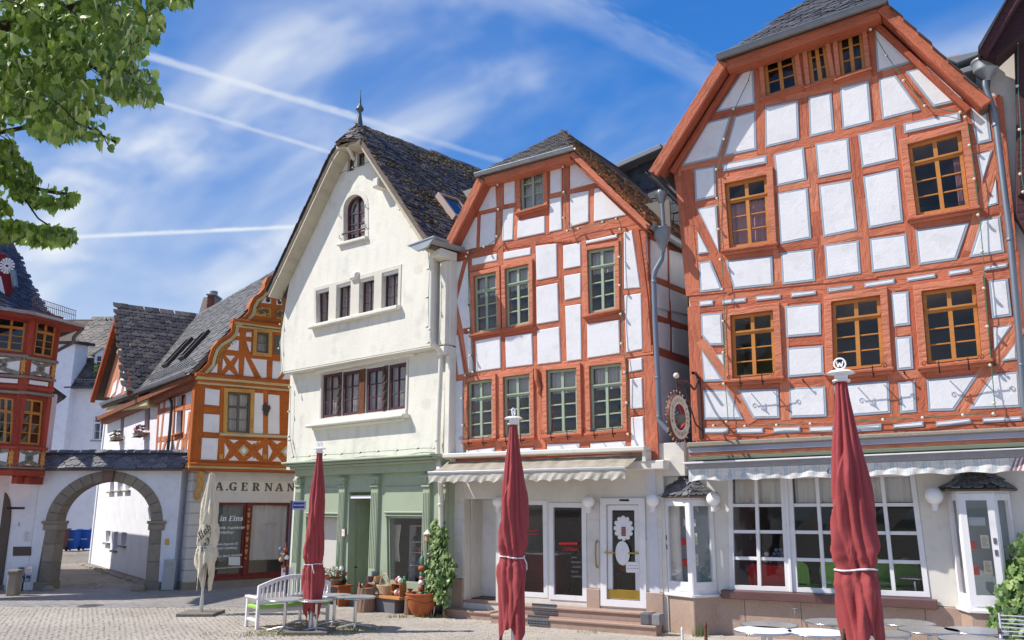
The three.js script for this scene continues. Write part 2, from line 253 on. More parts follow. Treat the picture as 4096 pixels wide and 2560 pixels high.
// ---------- slates laid one by one on a roof plane ----------
const inPoly=(p,x,y)=>{let r=false;for(let i=0,j=p.length - 1;i<p.length;j=i++){const[a,b]=p[i],[c,d]=p[j];if((b>y)!==(d>y)&&x<((c - a)*(y - b))/(d - b)+a)r=!r;}return r;};
const slateGeos=new Map();
function slateGeo(wid,len,round,k){
const key=[wid,len,round,k].join();if(slateGeos.has(key))return slateGeos.get(key);
const h=wid*0.485,c=wid*0.04*(k - 1),out=round?[[-h,len],[-h,len*0.38],[-h*0.72+c,len*0.12],[0+c,0],[h*0.72+c,len*0.1],[h,len*0.36],[h,len]]:[[-h,len],[-h,0.012*k],[h*0.2,-0.006*k],[h,0.008*(2 - k)],[h,len]];
const g=prism(out,0,0.011+0.003*k,0.003);slateGeos.set(key,g);return g;
}
// o: a corner on the eave, a: along the eave, b: up the slope (local unit vectors); poly in (a, b) metres
function slates(parent,o,a,b,poly,{wid=0.24,exp=0.17,round=false,mats,keep=300,jit=0.012,skew=0,from=null,wav=0}={}){
const n=a.clone().cross(b).normalize(),lift=0.024,list=[],len=exp*1.7;
const us=poly.map((p)=>p[0]),vs=poly.map((p)=>p[1]),u0=Math.min(...us),u1=Math.max(...us),v0=Math.min(...vs),v1=Math.max(...vs);
const bt=b.clone().multiplyScalar(len).addScaledVector(n,-lift).normalize(),nt=a.clone().cross(bt).normalize();
let r=0;
for(let y=v0;y<v1;y+=exp,r++)for(let x=u0 -(r % 2?wid / 2:0)- wid;x<u1+wid;x+=wid){
const cx=x+wid / 2,cy=y+exp*0.5+skew*(x - u0);
if(!inPoly(poly,cx,clamp(cy,v0+0.01,v1 - 0.01)))continue;
const yaw=rr(-0.05,0.05),A=a.clone().multiplyScalar(Math.cos(yaw)).addScaledVector(bt,Math.sin(yaw)),B=nt.clone().cross(A);
const p=o.clone().addScaledVector(a,cx+rr(-jit,jit)).addScaledVector(b,cy - exp*0.5+rr(-jit,jit)).addScaledVector(n,lift+rr(-0.004,0.008)+wav*(fbm(cx*0.9,cy*0.9,2)- 0.5));
list.push({p,m:new THREE.Matrix4().makeBasis(A,B,nt),k:Math.floor(rnd()*3),mt:Math.floor(rnd()*mats.length*0.999),key:from?from(cx,cy):rnd()});
}
list.sort((x,y)=>x.key - y.key);
const rest=mats.map(()=>[]);
list.forEach((s,i)=>{
const g=slateGeo(wid,len,round,s.k);
if(i<keep)share('slate',g,mats[s.mt],parent,s.p,new THREE.Quaternion().setFromRotationMatrix(s.m));
else rest[s.mt].push(g.clone().applyMatrix4(s.m.setPosition(s.p)));
});
rest.forEach((gs,i)=>{if(gs.length){const m=mesh('slates',gs,mats[i],parent);m.userData.kind='stuff';}});
return list.length;
}
// thick sheet under the slates: polygon corners (local 3-D) drawn down by t
function slab(pts,t=0.1){
const P=pts.map((p)=>(p.isVector3?p.clone():V3(...p))),n=P[1].clone().sub(P[0]).cross(P[2].clone().sub(P[0])).normalize();if(n.y<0){P.reverse();n.negate();}
const pos=[],uv=[],L=P.map((p)=>p.clone().addScaledVector(n,-t)),tri=(a,b,c)=>{for(const p of[a,b,c]){pos.push(p.x,p.y,p.z);uv.push(p.x+p.z,p.y);}};
for(let i=1;i<P.length - 1;i++){tri(P[0],P[i],P[i+1]);tri(L[0],L[i+1],L[i]);}
for(let i=0;i<P.length;i++){const j=(i+1)% P.length;tri(P[j],P[i],L[i]);tri(P[j],L[i],L[j]);}
return fromTris(pos,uv);
}
const sub3=(a,b)=>V3(a[0]- b[0],a[1]- b[1],a[2]- b[2]);
// roof plane from an eave line (p -> q, local) to an up-slope point r; returns basis and (a, b) of local points
function plane(p,q,r){const o=V3(...p),a=sub3(q,p).normalize(),up=sub3(r,p),b=up.addScaledVector(a,-up.dot(a)).normalize();return{o,a,b,n:a.clone().cross(b),ab:(x)=>{const d=sub3(x,p);return[d.dot(a),d.dot(b)];}};}
// moss cushions scattered on a plane
function moss(parent,pl,poly,count,m,f,size=[0.03,0.08],name='moss'){
const us=poly.map((p)=>p[0]),vs=poly.map((p)=>p[1]),u0=Math.min(...us),u1=Math.max(...us),v0=Math.min(...vs),v1=Math.max(...vs),gs=[];
const base=[0,1,2].map(()=>{const g=new THREE.IcosahedronGeometry(1,1),p=g.attributes.position,h=new Map();for(let i=0;i<p.count;i++){const k=[p.getX(i),p.getY(i),p.getZ(i)].map((v)=>v.toFixed(2)).join();if(!h.has(k))h.set(k,rr(0.6,1.2));const s=h.get(k);p.setXYZ(i,p.getX(i)*s,p.getY(i)*s,p.getZ(i)*s);}g.computeVertexNormals();return ng(g);});
const q=new THREE.Matrix4().makeBasis(pl.a,pl.b,pl.n);
for(let i=0,tries=0;i<count&&tries<count*30;tries++){
const x=rr(u0,u1),y=rr(v0,v1);if(!inPoly(poly,x,y)||rnd()>f(x,y))continue;i++;
const s=rr(...size),p=pl.o.clone().addScaledVector(pl.a,x).addScaledVector(pl.b,y).addScaledVector(pl.n,0.03),mm=q.clone().multiply(new THREE.Matrix4().makeScale(s*rr(0.8,1.7),s*rr(0.6,1.2),s*rr(0.3,0.6))).setPosition(p);
gs.push(pick(base).clone().applyMatrix4(mm));
}
const o=mesh(name,gs,m,parent);o.userData.kind='stuff';return o;
}
// a festoon cable with bulbs: points in photo pixels on a wall
const cableM=mat('#2f7a5c',{roughness:0.5}),bulbM=mat('#e2d8bf',{roughness:0.3}),socketM=mat('#3a3030',{roughness:0.7});
function festoon(fr,pts,w,label,bulbs=true,every=1){
const t=fr.thing('festoon_lights',label,'light string');
const L=pts.map((p,i)=>[...fr.uv(p,w),w+0.015*Math.sin(i*2.1)]);
mesh('cable',tube(L,0.007,L.length*10,6),cableM,t);
if(bulbs)L.forEach((p,i)=>{if(i % every)return;const s=mesh('bulb',ball([p[0]- 0.02,p[1]- 0.012,p[2]+0.05],0.027),bulbM,t);mesh('socket',rod([p[0],p[1],p[2]],[p[0]- 0.014,p[1]- 0.008,p[2]+0.035],0.018),socketM,s);});
return t;
}
// ---------- where the walls stand ----------
const BIG=new Frame(G(2870,2535).add(V3(-Math.sin(0.506),0,Math.cos(0.506)).multiplyScalar(0.2)),29);// plane of the upper storeys
const GRN=new Frame(G(1800,2462),30);
const WHT=new Frame(G(1795,2466),41);
const ORG=new Frame(G(735,2361),-36);
const ARC=new Frame(G(600,2360),0);
const BACK=new Frame(G(500,2188),0);
// shared builder for a half-timbered front
function infill(house,fr,polys,w,mFace,mEdge,border=0.03,proud=0.03){
for(const p of polys){
const P=ccw(fr.P(p,w)),small=Math.abs(area2(P))<0.18,b=small?border*0.6:border;
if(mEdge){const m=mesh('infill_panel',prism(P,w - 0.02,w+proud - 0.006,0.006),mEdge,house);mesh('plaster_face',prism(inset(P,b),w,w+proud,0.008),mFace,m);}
else mesh('infill_panel',prism(P,w - 0.02,w+proud,0.016),mFace,house);
}
}
function timbers(house,fr,list,w,mats,proud=0.012){for(const[k,x1,y1,x2,y2,wd=0.18]of list){const a=fr.uv(q1(k,x1,y1),w),b=fr.uv(q1(k,x2,y2),w);mesh('timber',bar(a,b,wd*rr(0.95,1.05),w - 0.03,w+proud+rr(-0.004,0.006),0.007,wd*rr(0.92,1.06),0.03),pick(mats),house);}}
// iron holder for a flower box below a window: two arms, a rail and two scrolls
function boxRail(house,fr,a,b,w){
const A=fr.p3(a,w+0.16),B=fr.p3(b,w+0.16),gs=[rod(A,B,0.008)];
for(const[P,s]of[[A,-1],[B,1]]){const pts=[];for(let i=0;i<=16;i++){const t=i / 16*7.5,r=0.055*(1 - i / 22);pts.push([P[0]+s*(0.05 - r*Math.cos(t)*0.9),P[1]+r*Math.sin(t)+0.01,P[2]]);}gs.push(tube(pts,0.006,30,5));}
for(const t of[0.22,0.8]){const P=mid(A,B,t);gs.push(rod([P[0],P[1]+0.03,P[2]],[P[0],P[1]- 0.11,P[2]],0.01),rod([P[0],P[1]- 0.1,w],[P[0],P[1]- 0.1,P[2]+0.03],0.012),rod([P[0],P[1]- 0.17,P[2]- 0.05],[P[0],P[1]- 0.09,P[2]+0.02],0.012));}
return mesh('flower_box_rail',gs,M.iron,house);
}
const faceMat=(A,B)=>{// A, B: (u, w) in plan, seen from outside; x along, y up, z out
const dx=B[0]- A[0],dz=B[1]- A[1],l=Math.hypot(dx,dz);const e=V3(dx / l,0,dz / l),n=V3(-dz / l,0,dx / l);return{l,m:new THREE.Matrix4().makeBasis(e,V3(0,1,0),n).setPosition(A[0],0,A[1])};
};
// ================= the large half-timbered house with the café =================
const big=BIG.thing('half_timbered_house','tall white and salmon half-timbered house with amber window frames above a cafe','house');
const UW=0;
{
srand(11);
const wins={
w1:[Q('B4',845,388,1048,320,1085,585,868,655),0,3],w2:[Q('B4',1135,290,1255,255,1300,530,1165,575),0,3],w3:[Q('B4',1340,225,1505,175,1535,470,1370,525),0,3],
w4:[Q('N',2901,738,3068,702,3081,973,2921,995),0.27,3],w5:[Q('B5',425,880,745,795,800,1255,480,1310),0.27,3],
w6:[Q('B6',515,660,785,625,805,1040,530,1060),0.28,3],w7:[Q('B7',45,520,370,475,400,955,60,985),0.27,3],w8:[Q('B7',650,450,1010,400,1055,900,690,940),0.27,3],
};
const outline=BIG.P([...Q('N',2788,1775,2765,1240,2754,1183,2719,875,2695,690),...Q('N',2965,235,3478,30,3945,392),...Q('N',4001,377,4065,1040,4133,1760)]);
const qs=Object.values(wins).map(([p])=>BIG.P(p));
mesh('wall',prism(outline,-0.25,0,0,qs.map(holeOf)),M.salmon[0],big);
const uL=-0.25,uR=5.45;
mesh('side_wall',[box(uL,uL+0.2,0,9.1,-9,-0.27),box(uR - 0.2,uR,0,9.3,-9,-0.27),box(uL,uR,0,9.3,-9.2,-9.02)],M.whiteCool,big);
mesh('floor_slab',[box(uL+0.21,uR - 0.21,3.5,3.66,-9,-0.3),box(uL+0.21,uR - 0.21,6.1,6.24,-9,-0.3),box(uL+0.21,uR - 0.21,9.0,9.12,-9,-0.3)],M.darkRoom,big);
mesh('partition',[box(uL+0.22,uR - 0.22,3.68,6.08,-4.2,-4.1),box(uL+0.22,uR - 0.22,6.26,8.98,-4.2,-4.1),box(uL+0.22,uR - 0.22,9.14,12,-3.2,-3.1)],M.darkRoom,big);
const N=Q;
const panels=[
Q('B4',778,412,790,700,525,757,735,440),Q('B4',465,825,630,785,545,1060,295,1118),Q('B4',795,745,803,1008,580,1055,655,785),Q('B4',858,720,1080,678,1090,940,862,995),Q('B4',1150,655,1305,625,1325,885,1160,925),Q('B4',1360,590,1555,545,1577,825,1380,875),
Q('B5',225,150,500,365,240,438),Q('B5',250,480,355,458,505,668,272,728),Q('B5',412,435,545,405,800,600,580,650),Q('B4',567,1105,870,1048,872,1098,575,1155),Q('B4',383,1140,525,1115,532,1325,390,1355),Q('B4',918,1040,1120,990,1140,1210,938,1255),
Q('B4',1195,970,1420,930,1437,1155,1215,1200),Q('B4',1483,905,1730,850,1752,1075,1510,1130),Q('B5',400,750,740,680,748,735,405,810),Q('B5',797,655,905,630,935,855,845,875),Q('N',2788,836,2868,822,2877,1010),Q('B6',303,115,380,258,308,268),
Q('N',3110,774,3232,753,3247,954,3122,979),Q('N',3276,744,3410,720,3430,922,3294,951),Q('B5',155,1070,370,1020,400,1345,190,1385),Q('B5',845,935,940,910,875,1105),Q('B5',958,1080,975,1235,905,1255),Q('B6',312,320,390,308,465,495,322,512),
Q('B6',480,310,780,278,788,465,535,490),Q('B6',833,258,1042,232,1055,438,845,462),Q('B6',1110,210,1330,180,1345,390,1125,425),Q('B7',300,95,548,62,570,283,318,320),Q('B7',608,35,970,-15,885,235,632,273),Q('N',3925,879,4001,866,4019,1010,3878,1032),
Q('B6',315,565,405,557,405,590,318,600),Q('B6',460,560,612,542,614,570,462,588),Q('B6',675,535,833,522,835,548,677,565),Q('B6',898,512,1057,497,1060,522,900,543),Q('B6',1132,480,1295,465,1298,490,1135,515),Q('B7',18,425,190,405,192,435,22,460),Q('B7',265,392,468,360,470,395,268,425),Q('B7',550,355,742,325,743,355,552,385),Q('B7',830,310,975,292,977,320,832,345),Q('B7',1075,280,1230,255,1225,285,1070,310),
Q('B6',325,650,460,640,472,845,382,848,330,785),Q('B6',330,870,475,1075,343,1080),Q('B6',418,905,472,902,475,985),Q('B6',862,600,1088,578,1093,778,870,797),Q('B6',875,865,1103,848,1110,1033,880,1052),Q('B7',442,458,562,447,575,672,462,685),Q('B7',470,758,583,748,597,968,485,978),
Q('B7',1098,378,1230,362,1257,612,1123,630),Q('B7',1128,690,1262,673,1135,850),Q('B7',1280,795,1292,905,1185,918),Q('B6',340,1130,500,1128,597,1318,348,1320),Q('B6',560,1130,818,1122,828,1310,660,1313),Q('B6',885,1118,1118,1108,1127,1300,895,1308),Q('B7',60,1075,430,1046,442,1265,85,1292),
Q('B7',492,1058,605,1050,617,1258,508,1268),Q('B7',682,1038,1032,1005,868,1248,697,1253),Q('B7',1125,1003,1305,985,1320,1225,970,1240),
Q('B6',345,1372,500,1370,500,1405,348,1408),Q('B6',550,1375,722,1370,724,1405,552,1410),Q('B6',785,1370,957,1363,960,1400,788,1408),Q('B6',1015,1365,1170,1360,1170,1395,1018,1402),Q('B7',50,1360,380,1335,382,1380,55,1400),Q('B7',460,1340,662,1318,665,1355,462,1370),Q('B7',745,1322,975,1300,990,1335,748,1355),Q('B7',1058,1298,1320,1285,1325,1315,1062,1330),
];
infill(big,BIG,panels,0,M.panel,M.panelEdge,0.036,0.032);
timbers(big,BIG,[
['B4',470,795,830,718,0.17],['B4',280,1145,900,1020,0.24],['B4',880,1020,1840,795,0.24],['B5',380,745,930,620,0.22],['B4',840,690,1640,500,0.2],['B4',805,390,835,1030,0.2],['B4',1115,640,1130,960,0.22],['B4',1335,580,1350,890,0.14],['B4',1575,130,1640,850,0.2],['B5',235,455,545,390,0.17],['B5',375,430,560,690,0.2],['B5',225,470,262,735,0.15],['B4',645,770,555,1060,0.14],
['B4',330,1150,360,1512,0.24],['B6',225,-10,275,515,0.3],['B6',280,610,315,1445,0.27],['B4',895,1040,925,1512,0.2],['B6',800,0,820,470,0.16],['B4',1155,980,1185,1512,0.24],['B6',1068,0,1090,440,0.22],['B4',1455,900,1495,1512,0.2],['B6',1345,-80,1370,395,0.2],['B5',110,830,150,1512,0.2],['B5',385,760,455,1512,0.2],['B7',580,0,605,290,0.2],['B7',262,60,280,340,0.2],
['B4',930,1272,1150,1232,0.17],['B4',1205,1208,1470,1160,0.16],['B5',130,1040,385,985,0.17],['B6',825,230,1060,190,0.2],['B6',1100,180,1345,140,0.2],['B5',180,1410,420,1370,0.18],['B5',820,905,945,880,0.16],['B6',300,30,525,500,0.24],['B5',960,900,800,1512,0.2],['B7',1005,0,925,240,0.22],['B5',870,1290,990,1262,0.16],['B5',955,600,1045,1512,0.22],['B7',1255,180,1325,1300,0.22],
['B6',240,512,1432,398,0.14],['B7',0,372,1245,202,0.14],['B6',255,620,1432,505,0.15],['B7',0,470,1245,335,0.15],['B6',332,820,655,1325,0.24],['B7',1290,690,905,1250,0.27],['B6',870,825,1110,812,0.17],['B6',310,1105,540,1102,0.15],['B6',830,1092,1130,1068,0.22],['B7',455,722,610,702,0.18],['B7',470,1015,640,1000,0.16],['B7',1110,658,1275,640,0.15],['B7',1150,958,1305,940,0.18],
['B6',848,590,865,1315,0.2],['B6',1125,550,1140,1315,0.2],['B7',432,440,470,1280,0.2],['B7',595,430,655,1280,0.2],['B6',295,1342,1200,1335,0.2],['B7',0,1318,1335,1255,0.2],['B6',295,1428,1200,1418,0.14],['B7',0,1415,1335,1345,0.12],
],0,M.salmon);
for(const[p,tr,rows]of Object.values(wins))windowPart(big,BIG.P(p),{tr,rows,mat:M.yellow,casing:M.salmon[2],cw:tr?0.13:0.09,cproud:0.07,sill:M.salmonDeep,sillOut:0.13,ft:0.065,curtain:p===wins.w4[0]?{mat:M.curtainPink,q:[0.06,0.94,0.3,0.97]}:p===wins.w5[0]?{mat:M.curtainPink,q:[0.8,0.96,0.3,0.97]}:null});
mesh('hook',[0,1,2].map((i)=>{const P=BIG.p3([q1('B6',985,1080),q1('B7',540,1005),q1('B7',1140,945)][i],0);return merged([rod(P,[P[0],P[1],0.14],0.014),rod([P[0],P[1],0.14],[P[0]- 0.01,P[1]+0.05,0.15],0.012)]);}),M.iron,big);
boxRail(big,BIG,q1('B6',520,1055),q1('B6',760,1030),0.12);boxRail(big,BIG,q1('B7',80,985),q1('B7',380,950),0.12);boxRail(big,BIG,q1('B7',690,935),q1('B7',1030,895),0.12);
// roof
const EL=[-0.67,9.22],HL=[0.91,11.36],HR=[3.94,11.64],ER=[5.38,9.25],RU=2.67,RV=13.74,wF=0.4,wB=-9.3,wA=-2.0;
const roof=mesh('roof',[slab([[EL[0],EL[1],wF],[HL[0],HL[1],wF],[RU,RV,wA],[RU,RV,wB],[EL[0],EL[1],wB]],0.12),slab([[ER[0]+0.05,ER[1]- 0.08,wF],[HR[0],HR[1],wF],[RU,RV,wA],[RU,RV,wB],[ER[0]+0.05,ER[1]- 0.08,wB]],0.12),slab([[HL[0],HL[1],wF+0.02],[HR[0],HR[1],wF+0.02],[RU,RV,wA]],0.1)],M.roofBase,big);
{const pl=plane([...HL,wF+0.05],[...HR,wF+0.05],[RU,RV,wA]);slates(roof,pl.o,pl.a,pl.b,[pl.ab([...HL,wF+0.05]),pl.ab([...HR,wF+0.05]),pl.ab([RU,RV,wA])],{wid:0.26,exp:0.17,mats:M.slate.slice(0,4),skew:0.05,round:true,keep:260});}
{const pl=plane([ER[0],ER[1],wF],[ER[0],ER[1],wB],[HR[0],HR[1],wF]);slates(roof,pl.o,pl.a,pl.b,[[0,0],[9.6,0],[9.6,4.9],[2.4,4.9],pl.ab([...HR,wF])],{wid:0.3,exp:0.2,mats:M.slate.slice(0,2),keep:0});}
const board=(a,b,wd,w0,w1)=>bar(a,b,wd,w0,w1,0.01);
mesh('barge_board',[board([EL[0]- 0.02,EL[1]- 0.12],[HL[0],HL[1]- 0.13],0.22,wF - 0.06,wF+0.03)],M.salmonDeep,big);
mesh('barge_board',[board([ER[0]+0.02,ER[1]- 0.1],[HR[0],HR[1]- 0.12],0.2,wF - 0.06,wF+0.03)],M.salmon[1],big);
mesh('rafter',board([EL[0]+0.3,EL[1]- 0.05],[HL[0]+0.2,HL[1]- 0.2],0.1,0.02,0.16),M.side,big);mesh('rafter',board([ER[0]- 0.25,ER[1]- 0.03],[HR[0]- 0.2,HR[1]- 0.2],0.1,0.02,0.16),M.side,big);
mesh('soffit',[bar([EL[0]+0.1,EL[1]- 0.12],[HL[0]+0.1,HL[1]- 0.16],0.03,0.01,wF - 0.07),bar([ER[0]- 0.08,ER[1]- 0.1],[HR[0]- 0.1,HR[1]- 0.15],0.03,0.01,wF - 0.07)],M.side,big);
mesh('fascia_board',board([HL[0]+0.05,HL[1]- 0.2],[HR[0]- 0.05,HR[1]- 0.2],0.22,0.02,wF - 0.02),M.salmon[1],big);
{const gut=[];const A=[HL[0]- 0.1,HL[1]- 0.02,wF+0.1],B=[HR[0]+0.12,HR[1]- 0.02,wF+0.1];const prof=[];for(let i=0;i<=8;i++){const t=Math.PI*(1+i / 8);prof.push([0.075*Math.cos(t),0.085*Math.sin(t)]);}
const halfPipe=(P0,P1,k=1)=>{const d=sub3(P1,P0).normalize(),s=d.clone().cross(V3(0,1,0)).normalize().negate(),pos=[],uv=[];const pt=(P,[x,y],r)=>V3(...P).addScaledVector(s,x*k*r).add(V3(0,y*k*r,0));for(const r of[1,0.88])for(let i=0;i<8;i++){const a=pt(P0,prof[i],r),b=pt(P1,prof[i],r),c=pt(P1,prof[i+1],r),e=pt(P0,prof[i+1],r);for(const v of[a,b,c,a,c,e]){pos.push(v.x,v.y,v.z);uv.push(v.x+v.z,v.y);}}const g=fromTris(pos,uv);return merged([g,rod(pt(P0,prof[0],1).toArray(),pt(P1,prof[0],1).toArray(),0.011,0.011,6),rod(pt(P0,prof[8],1).toArray(),pt(P1,prof[8],1).toArray(),0.011,0.011,6)]);};
big.userData.halfPipe=null;M.halfPipe=halfPipe;gut.push(halfPipe(A,B,1.2));mesh('gutter',gut,M.zinc,big);}
mesh('gutter',M.halfPipe([EL[0]- 0.08,EL[1]- 0.08,wF+0.05],[EL[0]- 0.08,EL[1]- 0.08,wB]),M.zinc,big);
// rainwater head and pipe between this house and its green-windowed neighbour
{const p=(k,x,y,w)=>BIG.p3(q1(k,x,y),w);const a=p('B4',160,1290,0.2),b=p('B4',175,1480,0.2);const head=[[0.06,-0.2],[0.13,-0.02],[0.13,0.06],[0.1,0.08]];mesh('rainwater_head',lathe(head,4,[a[0],a[1]- 0.05,a[2]]).rotateY(0),M.zinc,big);mesh('downpipe',rod([a[0],a[1]- 0.2,a[2]],[b[0],b[1]- 0.35,b[2]],0.045),M.zinc,big);}
// downpipe on the far corner
{const P=(k,x,y)=>BIG.p3(q1(k,x,y),0.16);const pts=[P('B5',893,490),P('B5',895,530),P('B5',950,690),P('B5',960,760),P('B5',1020,1250),P('B7',1240,50),P('B7',1300,700),P('B7',1335,1200),BIG.p3([4120,1700],0.16)];mesh('downpipe',tube(pts,0.055,80,10),M.zinc,big);const h=P('B5',897,430);mesh('rainwater_head',lathe([[0.05,-0.2],[0.07,-0.16],[0.19,-0.02],[0.2,0.02],[0.2,0.16],[0.22,0.17],[0.22,0.2],[0.18,0.2]],20,h),M.zincLight,big);for(const c of[P('B5',957,758),P('B5',1043,1450),P('B7',1322,940)])mesh('pipe_clip',lathe([[0.062,-0.02],[0.068,0],[0.062,0.02]],12,c),M.zinc,big);}
// cornice of the ground floor, moulding by moulding
const strip=(x,yl0,yl1,yr0,yr1,w,w0,name,m,bev=0.008)=>mesh(name,prism(BIG.P([q1('B8',x,yl0),q1('C1',1540,yr0),q1('C1',1540,yr1),q1('B8',x,yl1)],w),w0,w,bev),m,big);
strip(437,122,158,8,40,0.25,-0.2,'cornice_ledge',plast('#a9a294',T.granite,0.01),0.02);
strip(447,160,197,40,86,0.2,-0.2,'cornice_band',mat('#a9a7b1',{map:T.plaster}));
strip(452,198,226,87,116,0.17,-0.2,'cornice_band',M.salmon[2]);
strip(455,227,250,117,148,0.2,-0.2,'cornice_band',mat('#75806a',{map:T.plaster}));
strip(405,262,274,158,166,0.62,-0.15,'awning_cover',M.whitePaint,0.004);
// ground-floor wall with the large window
const gw=-0.2,lobby=0.42;
const cafeQ=BIG.P([q1('B8',722,352),q1('C1',718,326),q1('C1',830,1212),q1('B8',737,1157)],gw);
const wallPoly=BIG.P([...Q('B8',430,270,1540,260),q1('C1',1560,165),[4150,2450],q1('C1',830,1270),q1('B8',640,1200),q1('B8',430,1180)],gw);
const gl=[Math.min(wallPoly[0][0],-0.5),3.5],yTop=3.45;
const plTop=(u)=>lerp(cafeQ[3][1],cafeQ[2][1],0.5)- 0.1;
mesh('ground_floor_wall',prism([[-0.75,plTop()- 0.02],[5.5,plTop()- 0.02],[5.5,yTop],[-0.75,yTop]],gw - 0.3,gw,0,[holeOf(cafeQ)]),M.offWhite,big);
{const P0=-0.75,seams=[0.55,1.55,2.55,3.55,4.55];let a=P0;[...seams,5.5].forEach((b)=>{mesh('plinth_slab',box(a+0.003,b - 0.003,-0.1,plTop()- 0.03,gw - 0.28,gw+0.06,0.006),M.granite,big);a=b;});}
mesh('window_ledge',bar([cafeQ[3][0]- 0.12,plTop()+0.015],[cafeQ[2][0]+0.1,plTop()+0.015],0.15,gw+0.02,gw+0.2,0.012),mat('#6b4b48',{map:T.wood,roughness:0.5}),big);
const cw=[];for(let i=0;i<3;i++){const s0=i / 3+(i?0.006:0),s1=(i+1)/ 3 -(i<2?0.006:0);const q=[bil(cafeQ,s0,0),bil(cafeQ,s1,0),bil(cafeQ,s1,1),bil(cafeQ,s0,1)];cw.push(windowPart(big,q,{w:gw+0.03,depth:0.09,ft:0.085,mull:0.06,rows:4,mat:M.whitePaint,mt:0.06,name:'cafe_window',curtain:{q:[0.1,0.92,0.03,0.25],mat:new THREE.MeshPhysicalMaterial({color:rgb('#d6d1c6'),roughness:1,transmission:0.15,side:THREE.DoubleSide})}}));}
mesh('window_post',[1,2].map((i)=>prism([bil(cafeQ,i / 3 - 0.007,0),bil(cafeQ,i / 3+0.007,0),bil(cafeQ,i / 3+0.007,1),bil(cafeQ,i / 3 - 0.007,1)],gw - 0.05,gw+0.06,0.006)),M.whitePaint,big);
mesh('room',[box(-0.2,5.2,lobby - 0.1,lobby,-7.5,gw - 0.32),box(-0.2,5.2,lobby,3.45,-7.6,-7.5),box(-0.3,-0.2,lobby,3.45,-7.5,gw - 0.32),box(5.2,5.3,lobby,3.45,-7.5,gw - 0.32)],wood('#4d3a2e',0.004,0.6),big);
}
BIG.mats={};
festoon(BIG,[...Q('B4',745,540,655,735,590,935,540,1140,545,1335),...Q('B6',445,105,457,300,470,490,473,690,475,890,480,1090,495,1330,415,1355,615,1358,815,1350,1030,1342,1230,1345),...Q('B7',180,1318,400,1305,665,1292,935,1273,1140,1265,1140,1195,1118,938,1098,680,1075,425,1060,175),...Q('B5',858,1300,835,1085,805,878,780,710,750,683,535,640,408,490,300,340,207,180)],0.1,'green festoon cable with round bulbs looped round the front of the cafe house');
festoon(BIG,[...Q('B4',745,540,800,355,988,285,1200,215,1420,148,1530,125,1575,200)],0.16,'short green festoon cable under the top gutter of the tall cafe house');
// awning roll and hanging valance of the café
{
const t=BIG.thing('cafe_valance','pale striped valance with scalloped hem hanging from the cafe awning box','awning');
const w=0.52,a=BIG.uv(q1('B8',425,285),w),b=BIG.uv(q1('C1',1540,190),w),top=(a[1]+b[1])/ 2;
mesh('awning_box',bar([a[0],a[1]],[b[0],b[1]],0.13,0.2,w,0.02),mat('#9b9aa0',{map:T.metal,roughness:0.5}),t);
const v0=BIG.uv(q1('B8',445,312),w),v1=BIG.uv(q1('C1',1540,226),w),bt=BIG.uv(q1('B8',445,352),w),L=Math.hypot(v1[0]- v0[0],v1[1]- v0[1]),h=0.235,pos=[],uv=[],N=150,K=5;
const at=(i,j)=>{const s=i / N,x=s*L,sc=h - 0.035*Math.abs(Math.sin(x*Math.PI / 0.62)),y=j / K,fold=0.02*Math.sin(x*7+1.5*Math.sin(x*2.3))*y+0.012*Math.sin(x*23+y*3)*y;return[[lerp(v0[0],v1[0],s),lerp(v0[1],v1[1],s)- sc*y,w - 0.02+fold+0.02*y],[s,1 - y]];};
for(let i=0;i<N;i++)for(let j=0;j<K;j++){const A=at(i,j),B=at(i+1,j),C=at(i+1,j+1),D=at(i,j+1);for(const p of[D,C,B,D,B,A]){pos.push(...p[0]);uv.push(...p[1]);}}
const m=printMat(2048,128,(g,W,H)=>{
g.fillStyle='#ddd9d2';g.fillRect(0,0,W,H);
for(let x=0;x<W;x+=92){g.fillStyle='#c9d0d0';g.fillRect(x,0,26,H);g.fillStyle='#aab4b6';g.fillRect(x+4,0,2,H);g.fillRect(x+20,0,2,H);g.fillStyle='rgba(150,160,165,.35)';g.fillRect(x+40,0,5,H);}
g.fillStyle='rgba(150,160,165,.4)';g.fillRect(0,30,W,3);g.fillRect(0,90,W,3);g.fillStyle='#d7d3d0';g.fillRect(0,H - 8,W,8);
for(let i=0;i<900;i++){g.fillStyle=`rgba(95,85,75,${rr(0.02, 0.1)})`;g.beginPath();g.ellipse(rr(0,W),rr(0,H),rr(3,22),rr(2,8),rr(0,3),0,7);g.fill();}
g.fillStyle='#5a4650';g.font='italic 76px serif';g.fillText('Café',905,88);
for(let k=0;k<3;k++){g.fillStyle='#9a6a78';g.beginPath();g.moveTo(W - 40 - k*22,0);g.lineTo(W - 30 - k*22,0);g.lineTo(W - 60 - k*22,H);g.lineTo(W - 74 - k*22,H);g.fill();}
},{roughness:0.9,side:THREE.DoubleSide});
mesh('valance',fromTris(pos,uv),m,t);
}
